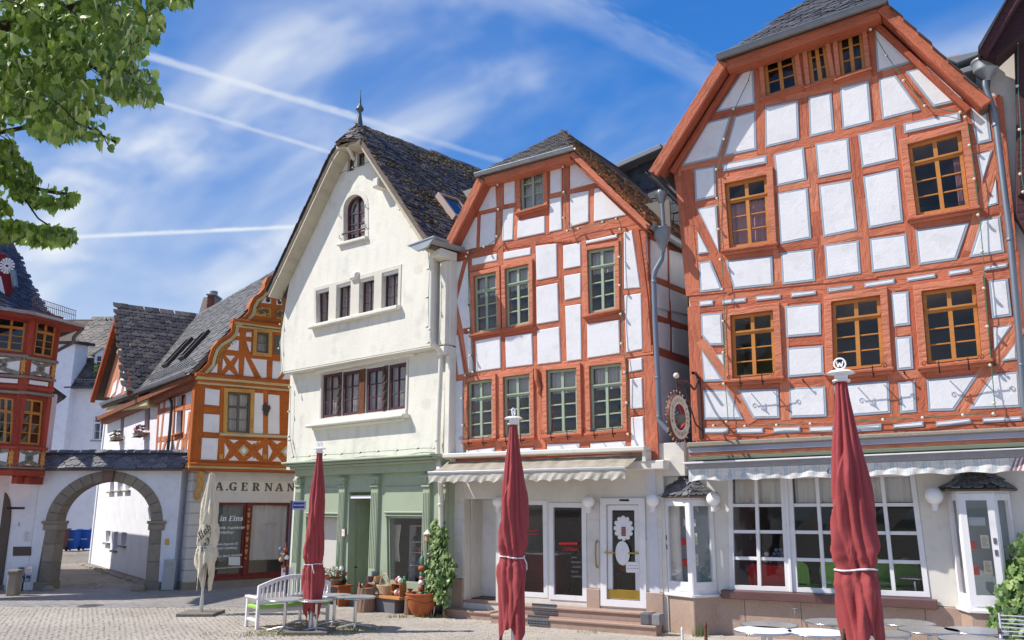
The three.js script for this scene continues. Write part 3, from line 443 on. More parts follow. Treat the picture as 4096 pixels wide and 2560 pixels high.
// glazed display cases standing on stone plinths against the café front
function vitrine(label,plan,v0,v1,vb,roofPts,doorFace,goods){
const t=BIG.thing('display_case',label,'display case');srand(plan.length*31+5);
const cen=plan.reduce((s,p)=>[s[0]+p[0]/ plan.length,s[1]+p[1]/ plan.length],[0,0]);
for(let i=0;i<plan.length - 1;i++){
const{l,m}=faceMat(plan[i],plan[i+1]);
mesh('plinth',box(0.002,l - 0.002,-0.1,vb,-0.1,0,0.008).applyMatrix4(m),M.granite,t);
const fw=i===doorFace?0.11:0.085,lo=v0+0.22;
const f=mesh(i===doorFace?'case_door':'case_side',[prism([[0.005,v0],[l - 0.005,v0],[l - 0.005,v1],[0.005,v1]],-0.06,0,0.008,[[[fw,lo],[l - fw,lo],[l - fw,v1 - 0.13],[fw,v1 - 0.13]]]),box(fw - 0.02,l - fw+0.02,v0+0.05,v0+0.06,0,0.008)].map((g)=>g.applyMatrix4(m)),M.whitePaint,t);
mesh('pane',prism([[fw - 0.01,lo - 0.01],[l - fw+0.01,lo - 0.01],[l - fw+0.01,v1 - 0.12],[fw - 0.01,v1 - 0.12]],-0.036,-0.032).applyMatrix4(m),M.glass,f);
if(i===doorFace)mesh('lock_plate',[0.48,0.58].map((k)=>box(goods.lockSide?l - fw*0.75:fw*0.35,goods.lockSide?l - fw*0.35:fw*0.75,lerp(v0,v1,k)- 0.04,lerp(v0,v1,k)+0.05,0,0.012,0.003).applyMatrix4(m)),mat('#7b7274',{metalness:0.6,roughness:0.4}),f);
mesh('base_ledge',box(-0.02,l+0.02,v0 - 0.05,v0,-0.1,0.05,0.008).applyMatrix4(m),M.whitePaint,t);
}
// closed body behind the glass: floor, top, grey-blue back added to darken the inside
const poly=plan.map((p)=>p),g3=(y0,y1)=>{const g=prism(poly.map(([u,w])=>[u,-w]),y0,y1);g.rotateX(-Math.PI / 2);return g;};
mesh('case_floor',g3(v0 - 0.02,v0+0.01),M.whitePaint,t);mesh('case_top',g3(v1 - 0.02,v1+0.04),M.whitePaint,t);mesh('darkening_back',box(Math.min(plan[0][0],plan[plan.length - 1][0])+0.02,Math.max(plan[0][0],plan[plan.length - 1][0])- 0.02,v0,v1,-0.195,-0.17),mat('#7d8a8c',{roughness:0.5}),t);
mesh('glass_shelf',[0.28,0.5,0.7,0.86].map((k)=>{const s=plan.map(([u,w])=>[lerp(cen[0],u,0.82),-lerp(cen[1],w,0.82)]);const g=prism(s,lerp(v0,v1,k),lerp(v0,v1,k)+0.012);g.rotateX(-Math.PI / 2);return g;}),M.glass,t);
const redBox=mat('#c8281c',{roughness:0.5}),W0=cen,card=printMat(64,96,(g,W,H)=>{g.fillStyle='#d8d0b8';g.fillRect(0,0,W,H);g.fillStyle='#6a6458';for(let y=14;y<84;y+=9)g.fillRect(10,y,W - 20 -(y % 4)*5,3);});
for(const k of[0.28,0.5]){const y=lerp(v0,v1,k)+0.014,c=goods.at;mesh('red_box',box(c[0]- 0.16,c[0]- 0.05,y,y+0.12,c[1]- 0.06,c[1]+0.05,0.01),redBox,t);mesh('card',prism([[c[0]+0.02,y+0.01],[c[0]+0.14,y+0.01],[c[0]+0.14,y+0.22],[c[0]+0.02,y+0.22]],c[1],c[1]+0.01,0,[],(u,v)=>[(u - c[0]- 0.02)/ 0.12,(v - y - 0.01)/ 0.21]),card,t);}
mesh('card',box(goods.at[0]- 0.12,goods.at[0]+0.12,lerp(v0,v1,0.7)+0.016,lerp(v0,v1,0.7)+0.15,goods.at[1]- 0.02,goods.at[1]),mat('#b9c0c4'),t);
// little slate roof
const apex=roofPts.apex,ov=0.13,ring=plan.map(([u,w])=>{const d=[u - cen[0],w - cen[1]+0.02],l=Math.hypot(...d)||1;return[u+d[0]/ l*ov,v1+0.05,Math.max(w+d[1]/ l*ov,-0.19)];});
const rf=mesh('roof',ring.slice(0,-1).map((p,i)=>slab([p,ring[i+1],apex[Math.min(i,apex.length - 1)],...(apex.length>1&&i<apex.length - 1&&false?[apex[i+1]]:[])],0.04)),M.roofBase,t);
for(let i=0;i<ring.length - 1;i++){const ap=roofPts.tri?[apex[0]]:i===0?[apex[0]]:i===1?[apex[1],apex[0]]:[apex[1]];const pl=plane(ring[i],ring[i+1],ap[0]);slates(rf,pl.o,pl.a,pl.b,[pl.ab(ring[i]),pl.ab(ring[i+1]),...ap.map((x)=>pl.ab(x))],{wid:0.17,exp:0.1,round:true,mats:[slateM('#77787e'),slateM('#8a8b90'),slateM('#66676d')],keep:120});if(ap.length>1)mesh('roof_face',slab([ring[i],ring[i+1],...ap],0.035),M.roofBase,rf);}
return t;
}
{
const y=2200,u=(k,x,yy,w)=>BIG.uv(q1(k,x,yy),w)[0];
const vL0=BIG.uv(q1('B8',515,1200),0.3)[1],vL1=BIG.uv(q1('B8',455,520),0.3)[1];
vitrine('white corner display case under a pointed slate roof between the two cafe doors',[[u('B8',275,850,-0.02),-0.02],[u('B8',465,850,0.24),0.24],[u('B8',635,850,-0.18),-0.18]].map((p)=>p),vL0,vL1,vL0 - 0.05,{tri:true,apex:[[u('B8',435,350,-0.15),BIG.uv(q1('B8',435,350),-0.15)[1],-0.18]]},0,{at:[u('B8',455,850,0.05),0.0],lockSide:false});
const vR0=BIG.uv(q1('C4',700,1275),0.2)[1],vR1=BIG.uv(q1('C4',700,335),0.2)[1];
vitrine('white display case with wide glazed door and scalloped slate roof beside the ivy',[[u('C4',420,800,-0.18),-0.18],[u('C4',505,800,0.22),0.22],[u('C4',800,800,0.22),0.22],[u('C4',935,800,-0.18),-0.18]],vR0,vR1,vR0 - 0.05,{apex:[BIG.p3(q1('C4',505,190),-0.17),BIG.p3(q1('C4',700,178),-0.17)]},1,{at:[u('C4',640,800,0.05),0.0],lockSide:true});
}
// globe lamps on the shop fronts
function globeLamp(P,r,nrm,label){// P: centre in the world, nrm: out of the wall
const t=thing('globe_lamp',label,'wall lamp',P.clone().addScaledVector(nrm,-0.22),0);const n=nrm.clone();
mesh('globe',ball(n.clone().multiplyScalar(0.22).toArray(),r,32,24),M.globe,t);
mesh('holder',[lathe([[0.045,0],[0.055,0.02],[0.055,0.1],[0.07,0.12]],14,n.clone().multiplyScalar(0.22).add(V3(0,-r - 0.1,0)).toArray()),rod([n.x*0.22,-r - 0.02,n.z*0.22],[0,-r - 0.02,0],0.022)],M.whitePaint,t);
mesh('wall_plate',rod([0.0,-r - 0.02,0],[n.x*0.03,-r - 0.02,n.z*0.03],0.06,0.055,16),M.whitePaint,t);
}
{const at=(fr,x,y,w)=>fr.world(...fr.uv([x,y],w),w);
globeLamp(at(BIG,2853,1997,0.05),0.13,BIG.n,'white glass globe lamp between the pointed display case and the large cafe window');globeLamp(at(BIG,3736,1983,0.05),0.145,BIG.n,'white glass globe lamp between the large cafe window and the ivy');
globeLamp(at(GRN,2353,2006,0.15),0.125,GRN.n,'white glass globe lamp between the two glazed doors under the awning');globeLamp(at(GRN,2610,2002,0.15),0.125,GRN.n,'white glass globe lamp beside the door with the paper notice');globeLamp(at(GRN,1992,2007,0.15),0.125,GRN.n,'white glass globe lamp beside the recessed house entrance');}
// ================= the smaller half-timbered house with green windows =================
const grn=GRN.thing('half_timbered_house','narrow salmon half-timbered house with green bull-pane windows and mossy slate roof','house');
{
srand(23);
const wins={top:[Q('B1',722,385,900,345,905,640,730,690),0],a:[Q('N',1898,1107,1988,1088,1993,1316,1904,1334),0.28],b:[Q('N',2023,1078,2118,1057,2121,1293,2028,1311),0.28],c:[Q('B1',1232,990,1440,955,1445,1425,1245,1468),0.28],
d:[Q('B2',375,710,588,682,592,1180,378,1205),0.31],e:[Q('B2',683,668,912,640,920,1170,690,1190),0.31],f:[Q('B2',1055,610,1315,588,1325,1140,1065,1165),0.31],g:[Q('B2',1427,575,1705,545,1715,1110,1440,1140),0.31]};
const qs=Object.values(wins).map(([p])=>GRN.P(p));
mesh('wall',prism(GRN.P([...Q('N',1823,1850),...Q('B2',262,700,245,690,212,0),...Q('B1',183,1100,195,975,530,425,1092,262,1668,830,1668,940),...Q('N',2600,1200,2604,1440,2620,1810)]),-0.25,0,0,qs.map(holeOf)),M.salmon[1],grn);
const uL=-0.1,uR=4.83;
mesh('side_wall',[box(uL,uL+0.2,0,8.2,-8,-0.27),box(uL,uR,0,8.2,-8.2,-8.02)],M.whiteCool,grn);
mesh('side_wall',box(uR - 0.2,uR,0,8.0,-8,-0.02),plast('#dcdce2'),grn);
mesh('floor_slab',[box(uL+0.21,uR - 0.21,3.3,3.42,-8,-0.3),box(uL+0.21,uR - 0.21,5.25,5.35,-8,-0.3),box(uL+0.21,uR - 0.21,7.9,8.0,-8,-0.3)],M.darkRoom,grn);
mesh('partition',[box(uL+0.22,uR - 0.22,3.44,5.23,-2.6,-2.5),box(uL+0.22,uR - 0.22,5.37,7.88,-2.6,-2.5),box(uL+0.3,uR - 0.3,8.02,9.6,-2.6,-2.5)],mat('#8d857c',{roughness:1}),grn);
infill(grn,GRN,[
Q('B1',532,452,543,660,385,697),Q('B1',598,412,683,395,683,625,600,640),Q('B1',950,305,1035,290,1035,540,950,560),Q('B1',1100,290,1290,475,1100,525),Q('B1',398,735,390,965,208,1008,345,745),Q('B1',425,720,540,695,530,935,415,962),Q('B1',592,680,677,663,668,905,585,920),Q('B1',705,765,910,725,910,855,700,898),Q('B1',945,598,1033,582,1040,830,943,850),Q('B1',1098,562,1242,535,1240,770,1100,812),Q('B1',1283,520,1315,515,1525,720,1280,772),
Q('B1',357,1050,550,1012,548,1065,358,1100),Q('B1',597,1003,803,965,803,1020,597,1058),Q('B1',208,1085,290,1065,215,1370),Q('N',1872,1046,1884,1200,1885,1309,1853,1316,1829,1207),Q('B2',248,110,280,255,255,262),Q('B2',260,310,288,305,338,640,288,645),Q('B2',335,298,405,288,415,620,382,630),
Q('B1',840,955,998,935,1003,1185,847,1215),Q('N',2147,1149,2233,1132,2237,1283,2149,1298),Q('B1',1048,952,1180,928,1182,1105,1050,1130),Q('B1',1055,1180,1182,1158,1182,1340,1060,1365),Q('B1',1220,915,1455,865,1455,890,1222,938),Q('B1',1505,850,1570,835,1632,1270,1508,1280),Q('N',2499,1183,2567,1174,2573,1397,2507,1411),
Q('B2',437,355,655,315,660,590,445,622),Q('B2',697,322,928,285,938,560,705,588),Q('B2',972,265,1165,232,1177,535,978,560),Q('B2',1215,55,1352,35,1358,515,1230,533),Q('B2',1405,208,1680,172,1690,462,1408,505),Q('B2',1765,515,1880,500,1883,605,1765,625),Q('B2',1775,685,1880,670,1888,935,1780,942),Q('B2',1785,1015,1890,1005,1900,1265,1785,1275),Q('B2',264,705,330,695,335,1360,266,1365),
Q('B2',362,1300,605,1272,606,1345,362,1355),Q('B2',700,1290,938,1275,938,1325,705,1338),Q('B2',1058,1245,1340,1235,1345,1300,1060,1318),Q('B2',1432,1235,1738,1218,1740,1270,1435,1295)],0,M.panel,null,0,0.035);
timbers(grn,GRN,[
['B1',190,1030,1000,860,0.22],['B1',980,880,1660,735,0.22],['B1',300,1000,1000,895,0.15],['B1',990,925,1660,800,0.16],['B1',375,715,590,668,0.13],['B1',575,435,560,940,0.14],['B1',640,655,700,640,0.12],['B1',700,390,690,900,0.14],['B1',930,330,928,860,0.14],['B1',1065,290,1068,830,0.16],['B1',940,575,1060,560,0.12],['B1',1095,540,1320,490,0.13],['B1',1262,525,1260,790,0.13],['B1',405,720,400,960,0.09],
['B1',195,990,190,1360,0.16],['B2',225,0,258,690,0.17],['B1',310,1060,230,1400,0.13],['B2',258,10,400,650,0.16],['B2',250,285,415,260,0.12],['B1',575,960,575,1090,0.14],['B1',345,1120,830,1035,0.15],['B1',820,930,835,1512,0.14],['B2',945,180,960,600,0.14],['B1',1025,935,1035,1512,0.16],['B2',1190,40,1205,545,0.2],['B1',1200,910,1200,1480,0.13],['B2',1380,10,1385,520,0.15],['B1',845,1235,1020,1205,0.13],['B1',1045,1155,1190,1130,0.13],['B1',1055,1385,1190,1365,0.13],['B2',965,238,1170,205,0.14],['B1',1585,830,1660,1380,0.2],['B2',1885,0,1920,440,0.22],['B1',1500,1305,1650,1290,0.12],['B1',1480,900,1490,1512,0.1],['B2',1730,110,1720,470,0.12],
['B2',250,675,1960,430,0.2],['B2',420,330,960,240,0.16],['B2',1390,180,1720,130,0.12],['B2',675,300,680,600,0.15],['B2',635,640,640,1340,0.18],['B2',990,590,1000,1330,0.28],['B2',1375,560,1385,1310,0.2],['B2',1750,520,1760,1290,0.13],['B2',1930,500,1955,1390,0.3],['B2',1765,648,1890,635,0.13],['B2',1775,975,1890,962,0.14],['B2',345,700,350,1360,0.1],['B2',340,1270,640,1235,0.14],['B2',650,1240,1000,1225,0.14],['B2',1010,1215,1760,1180,0.14]],0,M.salmon,0.014);
const gp=new THREE.MeshPhysicalMaterial({color:0xffffff,transmission:1,thickness:0,roughness:0.03,ior:1.75});
for(const[k,[p,tr]]of Object.entries(wins))windowPart(grn,GRN.P(p),{tr,rows:3,mat:M.green,casing:M.salmon[2],cw:0.1,cproud:0.06,sill:M.salmonDeep,sillOut:0.12,ft:0.055,mull:0.06,mt:0.03,bulge:0.022,glass:gp,curtain:{q:[0.06,0.94,0.03,k==='top'?0.97:0.36],mat:M.curtain}});
mesh('carved_bracket',tube([GRN.p3(q1('B2',960,600),0.06),GRN.p3(q1('B2',965,690),0.1),GRN.p3(q1('B2',990,760),0.05),GRN.p3(q1('B2',985,800),0.04)],0.05,16,8),M.salmon[0],grn);
mesh('iron_tie',bar(GRN.uv(q1('B1',935,918),0),GRN.uv(q1('B1',1105,920),0),0.05,0,0.04,0.006),M.salmon[1],grn);
for(const[a,b]of[[[325,1200],[545,1190]],[[650,1185],[870,1165]],[[1035,1150],[1275,1135]],[[1400,1130],[1675,1105]]])boxRail(grn,GRN,q1('B2',...a),q1('B2',...b),0.1);
// timbers on the end wall, in the gap next to the tall house
{const S=new Frame(GRN.world(uR,0,0),30 - 90);const loc=(pts)=>pts.map((p)=>{const a=GRN.atU(p,uR);return a;});
const m4=new THREE.Matrix4().makeBasis(V3(0,0,-1),V3(0,1,0),V3(1,0,0)).setPosition(uR,0,0);
const pan=(...a)=>mesh('infill_panel',prism(loc(Q(...a)).map(([,v,w])=>[-w,v]),-0.01,0.03,0.012).applyMatrix4(m4),plast('#e2e2e8'),grn);
pan('B1',1697,905,1822,960,1826,1218,1702,1172);pan('B1',1840,980,1945,1010,1965,1285,1846,1236);pan('B1',1752,1240,1832,1270,1840,1446,1760,1420);pan('B1',1850,1285,1975,1330,1985,1475,1856,1445);pan('B2',1985,185,2108,212,2110,440,1995,400);pan('B2',2130,235,2272,270,2278,500,2135,452);
const tb=(k,a,b,c,d,wd)=>{const[p,q]=loc(Q(k,a,b,c,d));mesh('timber',bar([-p[2],p[1]],[-q[2],q[1]],wd,-0.02,0.014,0.005).applyMatrix4(m4),M.side,grn);};
tb('B1',1690,880,1720,1500,0.16);tb('B1',1832,950,1842,1512,0.14);tb('B2',2112,0,2122,470,0.14);tb('B1',1975,1000,1990,1500,0.16);tb('B2',2280,0,2295,540,0.16);tb('B1',1680,1180,1990,1310,0.15);tb('B2',1960,145,2310,265,0.16);tb('B2',1960,425,2310,545,0.17);tb('B1',1680,870,1960,985,0.2);}
// roof
const EL=[0,8.44],HL=[0.93,9.99],HR=[3.3,10.07],ER=[5.02,8.04],wF=0.35,wB=-7.5,A=[2.03,11.71,-1.82],Rb=[2.03,12.25,wB],eb=[5.02,8.5,wB];
const roof=mesh('roof',[slab([[...EL,wF],[...HL,wF],A,Rb,[EL[0],EL[1]+0.3,wB]],0.12),slab([[...ER,wF],[...HR,wF],A,Rb,eb],0.12),slab([[...HL,wF+0.02],[...HR,wF+0.02],A],0.1)],M.roofBase,grn);
{const a=[...HL,wF+0.05],b=[...HR,wF+0.05],pl=plane(a,b,A);slates(roof,pl.o,pl.a,pl.b,[pl.ab(a),pl.ab(b),pl.ab(A)],{wid:0.2,exp:0.13,mats:[slateM('#6c665f'),slateM('#7a746b'),slateM('#5d5853')],round:true,keep:200});}
{const p=[ER[0],ER[1],wF],pl=plane(p,eb,[...HR,wF]),P=[pl.ab(p),pl.ab(eb),pl.ab(Rb),pl.ab(A),pl.ab([...HR,wF])];slates(roof,pl.o,pl.a,pl.b,P,{wid:0.22,exp:0.15,mats:M.slateBrown,round:true,from:(x,y)=>x,keep:300,wav:0.05});
moss(roof,pl,P,1500,mat('#8a5a2c',{roughness:1}),(x,y)=>sstep(0.42,0.7,fbm(x*1.1,y*1.1,3))*0.9+0.12,[0.025,0.075]);moss(roof,pl,P,700,mat('#6b5a33',{roughness:1}),(x,y)=>sstep(0.4,0.7,fbm(x*0.9+7,y*0.9,3)),[0.02,0.06]);moss(roof,pl,P,500,mat('#b06a34',{roughness:1}),(x,y)=>1 - sstep(0.1,1.6,x),[0.02,0.07]);}
mesh('barge_board',bar([EL[0]- 0.02,EL[1]- 0.13],[HL[0],HL[1]- 0.14],0.22,wF - 0.05,wF+0.03,0.01),M.salmonDeep,grn);
mesh('barge_board',bar([ER[0],ER[1]- 0.1],[HR[0],HR[1]- 0.1],0.13,wF - 0.05,wF+0.03,0.01),M.salmon[0],grn);
mesh('soffit',bar([EL[0]+0.1,EL[1]- 0.12],[HL[0]+0.1,HL[1]- 0.17],0.03,0.01,wF - 0.06),M.side,grn);mesh('soffit',bar([ER[0]- 0.06,ER[1]- 0.12],[HR[0]- 0.1,HR[1]- 0.14],0.03,0.01,wF - 0.06),M.salmon[1],grn);
mesh('fascia_board',bar([HL[0]+0.05,HL[1]- 0.17],[HR[0]- 0.05,HR[1]- 0.15],0.16,0.02,wF - 0.02,0.008),M.salmon[0],grn);
mesh('gutter',M.halfPipe([HL[0]- 0.12,HL[1]- 0.02,wF+0.08],[HR[0]+0.1,HR[1],wF+0.08],0.85),M.zincLight,grn);
mesh('gutter',M.halfPipe([ER[0]+0.06,ER[1]- 0.05,wF+0.1],[ER[0]+0.06,ER[1]+0.35,-6],1.1),M.zincLight,grn);
{const P=(k,x,y,w=0.12)=>GRN.p3(q1(k,x,y),w);const h=P('B1',1793,875);mesh('rainwater_head',lathe([[0.05,-0.36],[0.06,-0.3],[0.15,-0.06],[0.165,-0.03],[0.165,0.12],[0.18,0.13],[0.18,0.16],[0.14,0.16]],20,h),M.zinc,grn);mesh('downpipe',tube([P('B1',1793,990),P('B1',1790,1050),P('B1',1740,1140),P('B1',1728,1200),P('B1',1735,1400),P('B2',1988,200),P('B2',2010,680),P('B2',2025,1030),P('B2',2040,1060),P('B2',2110,1140)],0.052,90,10),mat('#7d8896',{map:T.metal,roughness:0.5,metalness:0.4}),grn);for(const c of[P('B1',1733,1222),P('B2',2010,672),P('B2',2022,1010)])mesh('pipe_clip',lathe([[0.058,-0.025],[0.066,0],[0.058,0.025]],12,c),M.zinc,grn);}
// ground floor: tiled wall, recessed entrance, shop window, two doors
const gw=-0.04,B=(...a)=>GRN.P(Q('B3',...a),gw),bot=0.36;
const rec=B(305,420,548,418,548,1190,305,1215),w1=B(560,425,945,428,955,1180,565,1165),d2=B(962,445,1250,448,1258,1215,968,1195),d3=B(1362,412,1708,410,1725,1262,1368,1245);
for(const q of[w1,d2,d3]){q[2][1]=Math.max(q[2][1],bot);q[3][1]=q[2][1]=Math.min(q[2][1],q[3][1]);}
rec[2][1]=rec[3][1]=0.34;
mesh('ground_floor_wall',prism([[0.02,-0.1],[uR+0.15,-0.1],[uR+0.15,3.4],[0.02,3.4]],gw - 0.25,gw,0,[rec,w1,d2,d3].map(holeOf)),M.offWhite,grn);
// stone base blocks and wall tiles
const basev=(x,y)=>GRN.uv(q1('B3',x,y),gw)[1];
for(const[x0,x1,y]of[[192,300,1035],[1258,1360,1110],[1716,1850,1140]]){const a=GRN.uv(q1('B3',x0,y),gw),b=GRN.uv(q1('B3',x1,y),gw);mesh('stone_base',box(a[0],b[0],-0.05,Math.min(a[1],b[1]),gw - 0.02,gw+0.05,0.008),M.granite,grn);}
const tiles=(x0,x1,ys)=>{for(let i=0;i<ys.length - 1;i++){const a=GRN.uv(q1('B3',x0,ys[i+1]),gw),b=GRN.uv(q1('B3',x1,ys[i]),gw);mesh('wall_tile',box(a[0]+0.004,b[0]- 0.004,a[1]+0.004,b[1]- 0.004,gw,gw+0.014,0.003),pick([M.tileWhite,M.offWhite]),grn);}};
tiles(195,300,[300,440,575,705,835,1030]);tiles(1262,1355,[440,580,735,905,1105]);tiles(1718,1838,[440,585,735,890,1135]);
windowPart(grn,w1,{w:gw+0.02,cols:1,rows:1,ft:0.1,mat:M.whitePaint,depth:0.08,name:'shop_window'});
windowPart(grn,d2,{w:gw+0.03,cols:1,rows:1,ft:0.1,mat:M.whitePaint,depth:0.08,name:'shop_window'});
{const q=d3.map((p)=>p),f=mesh('door_frame',prism(q,gw - 0.1,gw+0.05,0.006,[inset(ccw(q),0.13)]),M.whitePaint,grn),leaf=inset(ccw(q),0.14),L=[leaf.find((p)=>p[0]<(q[0][0]+q[1][0])/ 2&&p[1]>1.2),leaf.find((p)=>p[0]>(q[0][0]+q[1][0])/ 2&&p[1]>1.2),leaf.find((p)=>p[0]>(q[0][0]+q[1][0])/ 2&&p[1]<1.2),leaf.find((p)=>p[0]<(q[0][0]+q[1][0])/ 2&&p[1]<1.2)];
const d=windowPart(grn,L,{w:gw+0.01,cols:1,rows:1,ft:0.1,mat:M.whitePaint,depth:0.06,name:'door'});
mesh('kick_plate',prism([bil(L,0.02,0.9),bil(L,0.98,0.9),bil(L,0.98,0.995),bil(L,0.02,0.995)],gw,gw+0.012,0.003),M.brass,d);
const c=GRN.p3(q1('B3',1538,645),gw+0.02),c2=GRN.p3(q1('B3',1532,838),gw+0.02),ring=[];
for(let i=0;i<12;i++)ring.push(lathe([[0.045,0],[0.045,0.01],[0,0.012]],14).rotateX(Math.PI / 2).translate(c[0]+0.17*Math.cos(i / 12*6.283),c[1]+0.2*Math.sin(i / 12*6.283),c[2]- 0.012));
mesh('emblem',[...ring,lathe([[0.165,0],[0.165,0.01],[0,0.012]],28).rotateX(Math.PI / 2).scale(1,1.18,1).translate(c[0],c[1],c[2]- 0.008)],M.whitePaint,d);
mesh('emblem_cake',[0,1,2,3,4,5].map((i)=>box(c[0]- 0.04,c[0]+0.05,c[1]- 0.15+i*0.03,c[1]- 0.128+i*0.03,c[2]+0.006,c[2]+0.016)),mat('#8a4a36'),d);
mesh('oval_plate',lathe([[0.15,0],[0.15,0.012],[0,0.016]],28).rotateX(Math.PI / 2).scale(1,1.55,1).translate(...c2),M.whitePaint,d);
mesh('push_bar',[bar(GRN.uv(q1('B3',1578,838),gw),GRN.uv(q1('B3',1660,838),gw),0.03,gw+0.02,gw+0.035),bar(GRN.uv(q1('B3',1405,832),gw),GRN.uv(q1('B3',1480,834),gw),0.03,gw+0.06,gw+0.09)],M.brass,d);
const note=printMat(128,100,(g)=>{g.fillStyle='#efeeee';g.fillRect(0,0,128,100);g.fillStyle='#555';g.font='17px sans-serif';g.fillText('Bad Kamen',22,40);g.fillText('bei auf wahren',8,66);});
sheet(GRN.P(Q('B3',1557,905,1660,908,1662,990,1560,988),gw+0.01),gw+0.012,d,'paper_notice',note);}
mesh('nameplate',prism(GRN.P(Q('B3',1508,421,1580,422,1580,436,1508,435),gw+0.06),gw+0.04,gw+0.065),M.black,grn);
{const P=(x,y,w)=>GRN.p3(q1('B3',x,y),w);mesh('pull_handle',tube([P(1335,745,gw+0.02),P(1325,760,gw+0.1),P(1322,850,gw+0.1),P(1326,930,gw+0.1),P(1338,950,gw+0.02)],0.018,24,8),M.brass,grn);}
// recess: side walls, door, floor, bell plate
const r0=rec[0][0],r1=rec[1][0],rt=rec[0][1],dw=-0.75;
mesh('recess_wall',[box(r0,r0+0.04,0,rt,dw,gw - 0.26),box(r1 - 0.04,r1,0,rt,dw,gw - 0.26),box(r0,r1,rt,rt+0.05,dw,gw - 0.26)],M.offWhite,grn);
{const a=GRN.uv(q1('B3',365,430),dw)[0];const dr=mesh('entrance_door',[box(r0,r0+0.75,0.36,rt,dw - 0.05,dw,0.006),box(r0+0.77,r1,0.36,rt,dw - 0.05,dw - 0.01,0.006)],M.whitePaint,grn);mesh('door_handle',[box(r0+0.82,r0+0.86,1.35,1.55,dw - 0.01,dw+0.01),rod([r0+0.84,1.45,dw],[r0+0.84,1.45,dw+0.05],0.012),rod([r0+0.84,1.45,dw+0.05],[r0+0.93,1.45,dw+0.05],0.012)],M.brass,dr);const b=GRN.P(Q('B3',398,668,435,668,437,760,400,760),dw);mesh('bell_plate',prism(b,dw,dw+0.015,0.003),M.brass,dr);}
const stp=(a,b,y,w0,w1,n='step')=>mesh(n,[box(a,b,y - 0.05,y,w0,w1,0.012),box(a+0.01,b - 0.01,-0.05,y - 0.05,w0,w1 - 0.03)],M.graniteStep,grn);
stp(r0 - 0.05,r1+0.1,0.34,dw,gw+0.02);stp(r0 - 0.2,r1+0.1,0.17,gw+0.03,0.32);
const s0=GRN.uv(q1('B3',560,1250),0.3)[0],s1=GRN.uv(q1('B3',1738,1290),0.3)[0],s2=GRN.uv(q1('B3',1690,1400),0.62)[0];
stp(s0+0.05,s1,0.355,gw+0.02,0.3);stp(s0+0.02,s2+0.25,0.18,0.31,0.62);
for(const[x0,y0,x1,y1,w]of[[835,1238,1015,1288,0.28],[800,1328,955,1388,0.6]]){const a=GRN.uv(q1('B3',x0,y1),w),b=GRN.uv(q1('B3',x1,y0),w),gs=[];for(let i=0;i<=14;i++){const u=lerp(a[0],b[0],i / 14);gs.push(box(u - 0.006,u+0.006,a[1],b[1],w,w+0.02));}for(let i=0;i<=4;i++){const v=lerp(a[1],b[1],i / 4);gs.push(box(a[0],b[0],v - 0.005,v+0.005,w+0.002,w+0.024));}const k=mesh('cellar_grille',gs,M.zinc,grn);mesh('grille_backing',box(a[0],b[0],a[1],b[1],w - 0.04,w - 0.012+0.02),M.black,k);}
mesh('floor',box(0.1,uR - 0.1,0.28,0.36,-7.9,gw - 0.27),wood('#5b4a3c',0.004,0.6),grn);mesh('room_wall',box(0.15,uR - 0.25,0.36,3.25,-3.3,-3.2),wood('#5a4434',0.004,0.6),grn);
// boxing between this house and the café front
mesh('corner_boxing',[box(uR - 0.05,uR+0.6,2.9,3.55,-0.45,-0.05,0.01),box(4.1,uR+0.3,3.02,3.2,-0.1,0.3,0.02),box(uR+0.02,uR+0.4,-0.1,2.9,-0.6,-0.2,0.01)],M.offWhite,grn);
}
